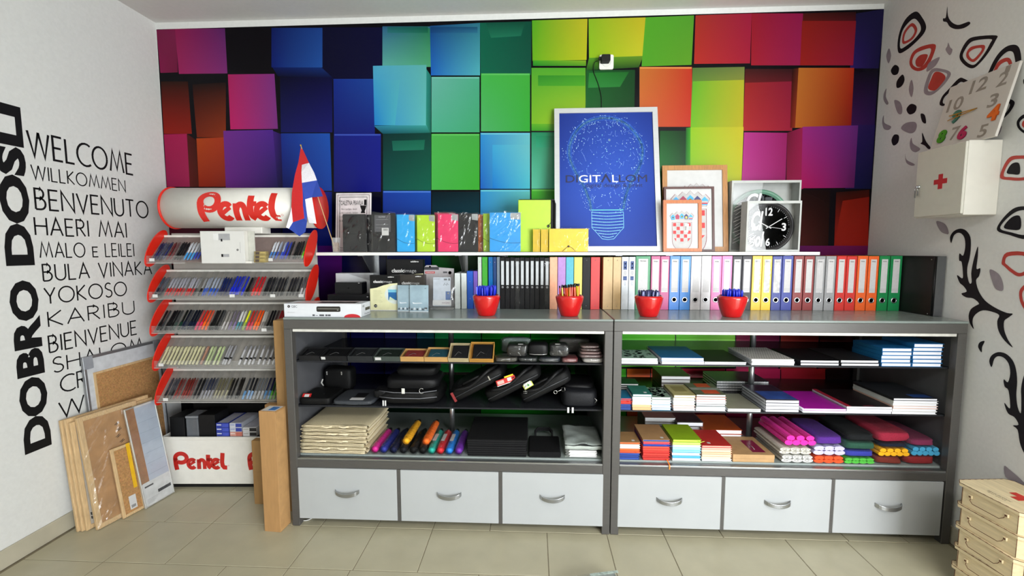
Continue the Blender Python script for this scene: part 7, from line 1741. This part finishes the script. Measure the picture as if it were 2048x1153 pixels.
MB().box(w_ * .90, w_ * .905, -.0008, 0, h * .32, h * .66, gm).build('groove', t)
MB().box(w_ + .002, w_ + .04, .036, .040, .012, h, M('#bcbcb4', .4)).box(w_ + .002, w_ + .038, .0, .036, 0, .012, dwh).build('side_shelf', t)
gx = dloc(512, 515, -.01)[0]
for k in range(3):
    t = dthing('lead_box', nth(k, 3) + ' small golden carton in the stack beside the white dispenser', 'box', gx + .002 * k, -.034, TZ[0] + .0005 + .0215 * k, 'small golden cartons')
    MB().box(0, .068, 0, .03, 0, .021, M('#8c7c4c', .45, var=.12), .001).build('carton', t)
    MB().box(.008, .030, -.0005, 0, .003, .018, M('#4c4038', .5)).box(.036, .062, -.0005, 0, .013, .017, M('#bca868', .5)).build('print', t)
bz = BZ0 + .0065
def binbox(x0, x1, y0, y1, z0, z1, cols, label, kind, group=None):
    t = dthing('refill_box' if kind else 'carton', label, 'box', x0, y0, z0, group); w_ = x1 - x0; d = y1 - y0; h = z1 - z0
    MB().box(0, w_, 0, d, 0, h, M(cols[0], .4, var=.03), .001).build('body', t)
    if kind:
        p = MB().box(w_ * .5, w_, -.0005, 0, h * .1, h * .9, M(cols[1], .4)).box(w_ * .06, w_ * .42, -.0006, 0, h * .50, h * .74, M(cols[2], .4)).box(w_ * .08, w_ * .9, .01, d - .01, h, h + .0004, M('#b4b4c0', .4)); p.build('print', t)
    return t
a = dloc(322, 860, .12)[0]; b = dloc(372, 860, .12)[0]
binbox(max(-.02, a), b, .115, .26, bz, .462, ['#0e0e10'], 'black carton at the left end of the lower bin', 0)
a, b = dloc(400, 860, .12)[0], dloc(432, 860, .12)[0]
binbox(a, b, .12, .26, bz, .475, ['#141416'], 'black carton beside the blue refill boxes in the lower bin', 0)
a, b = dloc(374, 860, .12)[0], dloc(398, 860, .12)[0]
for k in range(2):
    t = dthing('plastic_case', ['lower', 'upper'][k] + ' clear grey plastic case between the black cartons in the bin', 'case', a, .12, bz + .34 * 0 + (.30 if 0 else 0) + .215 * k + .0004, 'clear plastic cases')
    MB().box(0, b - a, 0, .11, 0, .19 if k == 0 else .20, M('#5c6066', .25, var=.05), .004).build('base', t)
    MB().box(-.002, b - a + .002, -.002, .112, .1905 if k == 0 else .2005, .207 if k == 0 else .216, M('#787c82', .2), .003).build('lid', t)
cols3 = [('#2c3c98', '#3c4cb0', '#c8ccdc'), ('#c0c4d0', '#2c3c98', '#8c98c0'), ('#c8c8cc', '#2a2a2c', '#a8a8a8')]
for i, (p0, p1) in enumerate(((434, 459), (461, 485), (487, 514))):
    a, b = dloc(p0, 860, .112)[0], dloc(p1, 860, .112)[0]
    for k in range(3 if i < 2 else 2):
        c = cols3[i] if not (i == 1 and k == 0) else ('#cc9488', '#b8685c', '#d8c8c4')
        binbox(a, b, .112, .30, bz + .303 + .0285 * k, bz + .303 + .0285 * k + .028, c, nth(k, 3 if i < 2 else 2) + ' refill box in the ' + ['blue', 'white and blue', 'white and black'][i] + ' stack of the lower bin', 1, 'refill boxes in the lower bin')
    t = dthing('carton', 'plain grey carton under the ' + ['blue', 'white and blue', 'white and black'][i] + ' refill boxes', 'box', a, .112, bz); MB().box(0, b - a, 0, .16, 0, .3025, M('#6c6c70', .5), .002).build('body', t); MB().box(.004, b - a - .004, 0.02, .14, .3025, .3028, M('#8c8c90', .5)).build('label', t)

# ------------------------------------------------------------------ boards leaning against the left wall
def board_root(name, label, cat, x0, y0, x1, y1, lean, group=None, th=.02):
    eu = Vector((x1 - x0, y1 - y0, 0)).normalized(); nh = Vector((eu.y, -eu.x, 0)); q = R(lean)
    ev = Vector((0, 0, cos(q))) - nh * sin(q); nn = nh * cos(q) + Vector((0, 0, sin(q)))
    o = thing(name, label, cat, (0, 0, 0), 0, group)
    o.matrix_world = Matrix(((eu.x, -nn.x, ev.x, x0), (eu.y, -nn.y, ev.y, y0), (eu.z, -nn.z, ev.z, th * sin(q) + .0005), (0, 0, 0, 1)))
    return o
corkm = M('#ac8050', .85, 'cork', var=.12, scale=120, bump=.3); pine = M('#c4a67c', .6, 'wood', var=.08, scale=16); pine2 = M('#c4a67c', .6, 'woody', var=.08, scale=16)
def frame4(t, w_, h, fw, d, m, mh=None, b=.002):
    MB().box(0, fw, 0, d, 0, h, m, b).build('frame', t); MB().box(w_ - fw, w_, 0, d, 0, h, m, b).build('frame', t)
    MB().box(fw, w_ - fw, 0, d, 0, fw, mh or m, b).build('frame', t); MB().box(fw, w_ - fw, 0, d, h - fw, h, mh or m, b).build('frame', t)
# big aluminium framed board at the back
t = board_root('notice_board', 'large aluminium framed cork and white board leaning behind all the others', 'notice board', -2.462, 2.325, -2.452, 2.81, 2.75, th=.018)
w_, h = .50, .918; af = M('#8a8c90', .35, 'brushed', metal=.6, var=.03)
frame4(t, w_, h, .016, .018, af)
for x in (.0, w_ - .05): MB().prism(rrect(x, x + .05, h - .07, h, .004), .004, M('#8c9098', .4), TR(0, -.0045, 0)).build('corner_piece', t)
MB().box(.016, w_ - .016, .006, .012, .016, h - .016, M('#c4c8ce', .35)).build('white_panel', t)
for q in ((.05, .062, .05, h - .10), (.062, w_ - .03, h - .112, h - .10)): MB().box(q[0], q[1], .001, .0059, q[2], q[3], pine).build('inner_frame', t)
MB().box(.0625, w_ - .03, .003, .0058, .05, h - .1125, corkm).build('cork_sheet', t)
# stack of wooden framed boards
for k, (x0, yy, lab, face) in enumerate(((-2.443, 2.166, 'rearmost pine framed board in the stack by the wall', '#b8a888'), (-2.423, 2.170, 'middle pine framed board in the stack by the wall', '#b8a888'), (-2.403, 2.176, 'front pine framed board in the stack, with black print at its foot', '#b4aca0'))):
    t = board_root('framed_board', lab, 'board', x0, yy, x0 + .10, yy + .5, 5.5, 'pine framed boards by the wall', .016)
    w_, h = (.43, .43, .43)[k], (.615, .618, .60)[k]
    frame4(t, w_, h, .024, .0155, pine, pine2)
    MB().box(.024, w_ - .024, .004, .010, .024, h - .024, M(face, .6, var=.03)).build('panel', t)
    if k == 2:
        p = MB()
        for i in range(2): put_text(p, 'bo', .030, .05 + .022 * i, .062, .066 + .022 * i, INK, .0036, bold=.03)
        p.build('print', t)
# bubble wrapped cork board
t = board_root('cork_board', 'cork board in crumpled bubble wrap with black handwriting', 'cork board', -2.349, 2.184, -2.318, 2.339, 8.0, None, .018)
w_, h = .30, .622
frame4(t, w_, h, .026, .018, pine, pine2)
MB().box(.026, w_ - .026, .005, .012, .026, h - .026, M('#a67e54', .75, var=.08, scale=14)).build('panel', t)
p = MB(); 
for i, (u, v) in enumerate(((.17, .52), (.175, .485), (.165, .45), (.18, .415))): p.stroke([(u, v), (u + .02, v + .012), (u + .008, v - .004), (u + .026, v + .006)], .0035, INK, y=.0044)
p.build('handwriting', t)
MB().grid(40, 76, creases(w_, h, 4, 60, .35, .9, -.0015), film('bubble_wrap', .3, .02, 26., rough=.16, gloss=1.0), smooth=False).build('bubble_wrap', t)
# small cork board
t = board_root('cork_board', 'small pine framed cork board with a yellow strip and a white label', 'cork board', -2.303, 2.288, -2.2806, 2.40, 8.6, None, .012)
w_, h = .125, .402
frame4(t, w_, h, .016, .012, pine, pine2)
MB().box(.016, w_ - .016, .004, .010, .016, h - .016, corkm).build('panel', t)
MB().box(.078, .098, -.0012, -.0004, .14, h + .001, M('#d8a818', .5)).build('strip', t)
p = MB().box(.045, .082, .0028, .0036, .028, .105, PAPER)
for k in range(8): p.box(.052 + .003 * k, .0532 + .003 * k, .0022, .0028, .036, .052, INK)
p.build('label', t)
# planner board
t = board_root('planner_board', 'wrapped weekly planner board with a cork strip and blue white rows', 'planner board', -2.261, 2.387, -2.241, 2.56, 9.4, None, .013)
w_, h = .188, .60
frame4(t, w_, h, .007, .012, M('#b8b8b4', .4, 'brushed', metal=.4))
MB().box(.007, w_ * .29, .003, .010, .007, h - .007, M('#9a6e4c', .8, 'cork', var=.08)).build('cork_strip', t)
MB().box(w_ * .29, w_ - .007, .003, .010, .007, h - .007, M('#aab4c4', .4, var=.02)).build('white_panel', t)
p = MB()
for k in range(6): p.box(w_ * .32, w_ - .012, .0024, .003, h * (.30 + .105 * k), h * (.30 + .105 * k) + .0012, M('#8894a8', .5))
p.build('ruled_lines', t)
p = MB().prism(rrect(.004, w_ - .006, .006, h * .24, .012), .0006, M('#c4c6c8', .35), TR(0, .0012, 0))
p.box(w_ * .10, w_ * .38, .0006, .0012, h * .19, h * .205, M('#3c3c40', .5)); p.box(w_ * .48, w_ * .92, .0006, .0012, h * .09, h * .12, M('#34363c', .5))
for k in range(4): p.box(w_ * .1, w_ * (.5 - .06 * k), .0006, .0012, h * (.07 - .012 * k), h * (.073 - .012 * k), M('#9a9ca0', .5))
p.build('label', t)
p = MB().box(w_ * .3, w_ * .85, -.001, .0, h - .012, h - .002, M('#c8c8c8', .4)).build('hanger_card', t)
MB().grid(24, 70, creases(w_, h, 9, 14, .2, .5, -.0022), film('planner_wrap', .2, .02, 20., rough=.14, gloss=1.0), smooth=False).build('plastic_wrap', t)

# ------------------------------------------------------------------ tall kraft cartons beside the left cabinet
kraft = M('#a67e50', .7, 'wood', var=.04, scale=8); kraft2 = M('#9a7648', .7, 'wood', var=.04, scale=8)
t = thing('tall_carton', 'tall square kraft carton with a blue and white label on top, by the cabinet', 'carton', (-1.398, 2.218, 0), R(-4))
MB().box(-.047, .047, 0, .090, 0, .668, kraft, .0015).build('body', t)
MB().box(-.040, .040, .01, .082, .668, .6686, PAPER).box(-.008, .032, .02, .07, .6686, .6689, M('#2c6cb0', .4)).build('label', t)
MB().box(.0471, .0473, .003, .087, .004, .66, M('#b58c5c', .6)).build('side_flap', t)
t = thing('tall_carton', 'taller plain kraft carton standing behind, between cabinet and pen stand', 'carton', (-1.408, 2.405, 0))
MB().box(-.046, .046, 0, .085, 0, 1.122, kraft2, .0015).build('body', t)
MB().box(-.001, .001, -.0004, .0, .004, 1.118, M('#8c6a40', .6)).build('seam', t)
t = thing('tall_carton', 'low kraft carton in front of the bin, behind the square one', 'carton', (-1.600, 2.470, 0))
MB().box(-.060, .030, 0, .045, 0, .392, kraft2, .0015).build('body', t)
MB().box(-.05, .02, -.0004, 0, .2, .202, M('#8c6a40', .6)).build('seam', t)
t = thing('tall_carton', 'middle height kraft carton between the bin and the taller carton', 'carton', (-1.512, 2.470, 0))
MB().box(-.056, .050, 0, .045, 0, .612, kraft, .0015).build('body', t)
MB().box(-.001, .001, -.0004, .0, .004, .608, M('#8c6a40', .6)).build('seam', t)
# ------------------------------------------------------------------ first aid cabinet and clock on the right wall
fa = M('#c9c6be', .4, var=.01); red2 = M('#b02028', .45)
Y0, Y1, X0, Z0, Z1 = 2.213, 2.476, 2.006, 1.676, 2.020
t = thing('first_aid_cabinet', 'white metal first aid cabinet with a red cross and keys in its door', 'cabinet', (XR - .0005, (Y0 + Y1) / 2, Z0))
d = XR - X0; hw = (Y1 - Y0) / 2; hh = Z1 - Z0
MB().box(-d + .012, 0, -hw, hw, 0, hh, fa, .002).build('body', t)
dr = MB().box(-d, -d + .0115, -hw, hw, .006, hh - .004, M('#c4c2b8', .4, var=.01), .003).build('door', t)
s_ = .024; cy0, cz0 = -.012, hh * .50
MB().box(-d - .0008, -d, cy0 - s_ * 1.5, cy0 + s_ * 1.5, cz0 - s_ * .5, cz0 + s_ * .5, red2).box(-d - .0008, -d, cy0 - s_ * .5, cy0 + s_ * .5, cz0 + s_ * .5, cz0 + s_ * 1.5, red2).box(-d - .0008, -d, cy0 - s_ * .5, cy0 + s_ * .5, cz0 - s_ * 1.5, cz0 - s_ * .5, red2).build('red_cross', dr)
k_ = MB().lathe([(0, .010), (.007, .010), (.008, .002), (.009, 0)], STEEL, 16, TR(-d, hw - .022, hh * .47, 0, R(-90))).build('lock', dr)
MB().tube([(-d - .014, hw - .022 + .009 * cos(R(q)), hh * .47 - .014 + .009 * sin(R(q))) for q in range(0, 360, 30)], .0014, STEEL, 6, closed=True).box(-d - .016, -d - .0135, hw - .022, hw - .015, hh * .47 - .055, hh * .47 - .02, STEEL, T=None).box(-d - .013, -d - .0105, hw - .034, hw - .027, hh * .47 - .045, hh * .47 - .016, STEEL).box(-d - .018, -d - .008, hw - .024, hw - .020, hh * .47 - .004, hh * .47 + .004, STEEL).build('keys', dr)
# white plate clock leaning on the wall on top of the cabinet
lean = math.asin(.075 / .315)
t = thing('plate_clock', 'white square clock with coloured numerals leaning on top of the first aid cabinet', 'clock', (0, 0, 0))
eu = Vector((0, -1, 0)); ev = Vector((sin(lean), 0, cos(lean))); nn = Vector((-cos(lean), 0, sin(lean)))
t.matrix_world = Matrix(((eu.x, -nn.x, ev.x, 2.072), (eu.y, -nn.y, ev.y, 2.49), (eu.z, -nn.z, ev.z, Z1 + .003), (0, 0, 0, 1)))
W_ = .335
MB().box(0, W_, 0, .012, 0, W_, M('#c2bdb7', .5, var=.01), .001).build('plate', t)
def num(tx, x, z, s, c, y=-.0006, lift=0, nm='numeral'):
    b = MB(); put_text(b, tx, (x - s * (.34 if len(tx) == 1 else .62)) * W_, (z - s * .5) * W_, (x + s * (.34 if len(tx) == 1 else .62)) * W_, (z + s * .5) * W_, M(c, .5), y, bold=.02 if lift == 0 else .05)
    if lift:
        V = list(b.V); n = len(V); b.V += [(v[0], v[1] - lift, v[2]) for v in V]; F = list(b.F)
        b.F += [tuple(i + n for i in f) for f in F]; b.I += b.I[:len(F)]; b.S += b.S[:len(F)]
    return b.build(nm, t)
cut = '#8c857c'  # grey in place of the shaded wall behind cut-out numerals
num('12', .50, .86, .20, cut); num('2', .84, .82, .20, cut); num('10', .20, .68, .20, cut); num('3', .80, .54, .19, cut); num('7', .36, .20, .20, cut); num('5', .80, .12, .18, cut); num('1', .86, 1.0 - .06, .10, cut)
num('9', .30, .46, .20, '#3c7464', -.002, .004); num('8', .16, .20, .20, '#3f8c20', -.002, .004); num('6', .50, .17, .20, '#a82450', -.002, .004); num('4', .88, .34, .22, '#d8641c', -.002, .004)
gold = M('#b89438', .35, metal=.5)
for nm, z0, z1 in (('hour_hand', .50, .485), ('minute_hand', .43, .485)): MB().stroke([(.18 * W_, z0 * W_), (.62 * W_, z1 * W_)], .005, gold, y=-.008).box(.30 * W_, .33 * W_, -.0078, -.001, .46 * W_, .49 * W_, gold).build(nm, t)

# ------------------------------------------------------------------ stack of laser cut wooden first aid boxes
ply = M('#dccaa4', .6, 'woody', var=.05, scale=10); burn = M('#5c3418', .7, var=.1)
ux, uy = 2.028, 1.882
def aid_box(k, z, label, rz):
    t = thing('wooden_box', label, 'box', (ux + .003 * sin(k * 2.2), uy + .003 * cos(k * 1.7), z), R(rz), 'stacked wooden first aid boxes')
    a, b, c, h = .118, .128, .022, .082
    P = [(-a + c, -b), (a - c, -b), (a, -b + c), (a, b - c), (a - c, b), (-a + c, b), (-a, b - c), (-a, -b + c)]
    n = 8
    V = [(p[0], p[1], 0) for p in P] + [(p[0], p[1], h) for p in P]
    MB().add(V, [tuple(range(7, -1, -1)), tuple(range(8, 16))] + [(i, (i + 1) % 8, 8 + (i + 1) % 8, 8 + i) for i in range(8)], ply).build('body', t)
    g = 1.075
    V = [(p[0] * g, p[1] * g, h + .0004) for p in P] + [(p[0] * g, p[1] * g, h + .0134) for p in P]
    l_ = MB().add(V, [tuple(range(7, -1, -1)), tuple(range(8, 16))] + [(i, (i + 1) % 8, 8 + (i + 1) % 8, 8 + i) for i in range(8)], ply); ld = l_.build('lid', t)
    e = MB()
    for p, q in zip(P, P[1:] + P[:1]):
        e.tube([(p[0] * g, p[1] * g, h + .0134), (q[0] * g, q[1] * g, h + .0134)], .0011, burn, 4)
    for p in P: e.tube([(p[0] * 1.002, p[1] * 1.002, .001), (p[0] * 1.002, p[1] * 1.002, h)], .0012, burn, 4)
    tag(e.build('burnt_edges', t), kind='stuff')
    f = MB()
    for i in range(7): f.box(-a * .8 + i * a * .25, -a * .8 + i * a * .25 + .012, b * g - .003, b * g + .0004, h + .0125, h + .0139, burn)
    for i in range(8): f.box(-a * g - .0004, -a * g + .003, -b * .8 + i * b * .22, -b * .8 + i * b * .22 + .010, h + .0125, h + .0139, burn)
    tag(f.build('finger_joints', t), kind='stuff')
    # bail handle on the room side
    hz = h * .66
    MB().tube([(-a - .003, b * .52, hz), (-a - .012, b * .50, hz - .012), (-a - .015, b * .40, hz - .022), (-a - .015, -b * .40, hz - .022), (-a - .012, -b * .50, hz - .012), (-a - .003, -b * .52, hz)], .0013, burn, 6).build('handle', t)
    for s in (.54, -.54): MB().box(-a - .008, -a - .0003, b * s - .007, b * s + .007, hz - .006, hz + .008, ply, .001).box(-a - .0086, -a - .0081, b * s - .004, b * s + .004, hz - .003, hz + .004, burn).build('handle_bracket', t)
    return t, h + .0140
z = .001
for k in range(5):
    t, hgt = aid_box(k, z, ['lowest', 'second from the bottom', 'middle', 'second from the top', 'topmost'][k] + ' pale wooden box ' + ('in the stack by the right wall' if k < 4 else 'in the stack, with a red cross printed on its lid'), [4, 6, 3, 5, 4.5][k])
    z += hgt + .0006
s_ = .030; p = MB(); zt = hgt + .0002; rd = M('#c8281c', .5)
p.box(.01 - s_ * 1.5, .01 + s_ * 1.5, -.02 - s_ * .5, -.02 + s_ * .5, zt, zt + .0005, rd).box(.01 - s_ * .5, .01 + s_ * .5, -.02 + s_ * .5, -.02 + s_ * 1.5, zt, zt + .0005, rd).box(.01 - s_ * .5, .01 + s_ * .5, -.02 - s_ * 1.5, -.02 - s_ * .5, zt, zt + .0005, rd)
p.build('red_cross', t)
p = MB(); TT = Matrix(((0, 1, 0, 0), (-1, 0, 0, 0), (0, 0, 1, 0), (0, 0, 0, 1))) @ TR(0, 0, zt + .0004, R(-90))
put_text(p, 'PRVA POMOC', -.045, -.080, .045, -.071, M('#6c6458', .6), 0, T=TT); put_text(p, 'first aid kit', -.035, -.092, .035, -.084, M('#6c6458', .6), 0, T=TT)
p.build('lettering', t)
# plastic wrapped pack just peeking in at the bottom edge
c = at(1230, 1142, Z=.05)
t = thing('plastic_pack', 'crinkled clear plastic pack lying on the floor at the bottom edge', 'pack', (c.x, c.y, .0005), R(12))
MB().box(-.21, -.004, -.20, -.004, .003, .046, M('#8c9490', .4, var=.15, scale=30), .004).build('contents', t)
MB().grid(16, 10, lambda u, v: (-.214 + .214 * u, -.205 + .205 * v, .049 + .003 * noise.noise(Vector((u * 9, v * 9, 1)))), crk).grid(16, 2, lambda u, v: (-.214 + .214 * u, 0, .0005 + v * .049), crk).build('film_wrap', t)
MB().box(-.12, .012, -.012, .002, .0465, .0482, M('#a4b4ac', .3, var=.2, scale=60)).build('sealed_edge', t)
c = at(600, 1041, Z=.004)
t = thing('cable', 'short white cable end lying under the left corner of the drawers', 'cable', (c.x, c.y, .0005))
MB().tube(smooth_line([(-.004, .16, .004), (0, .06, .004), (.006, .012, .004), (.026, -.004, .004), (.05, .006, .004), (.07, .05, .004)], 5), .0032, M('#d0d0cc', .4), 8).build('sheath', t)
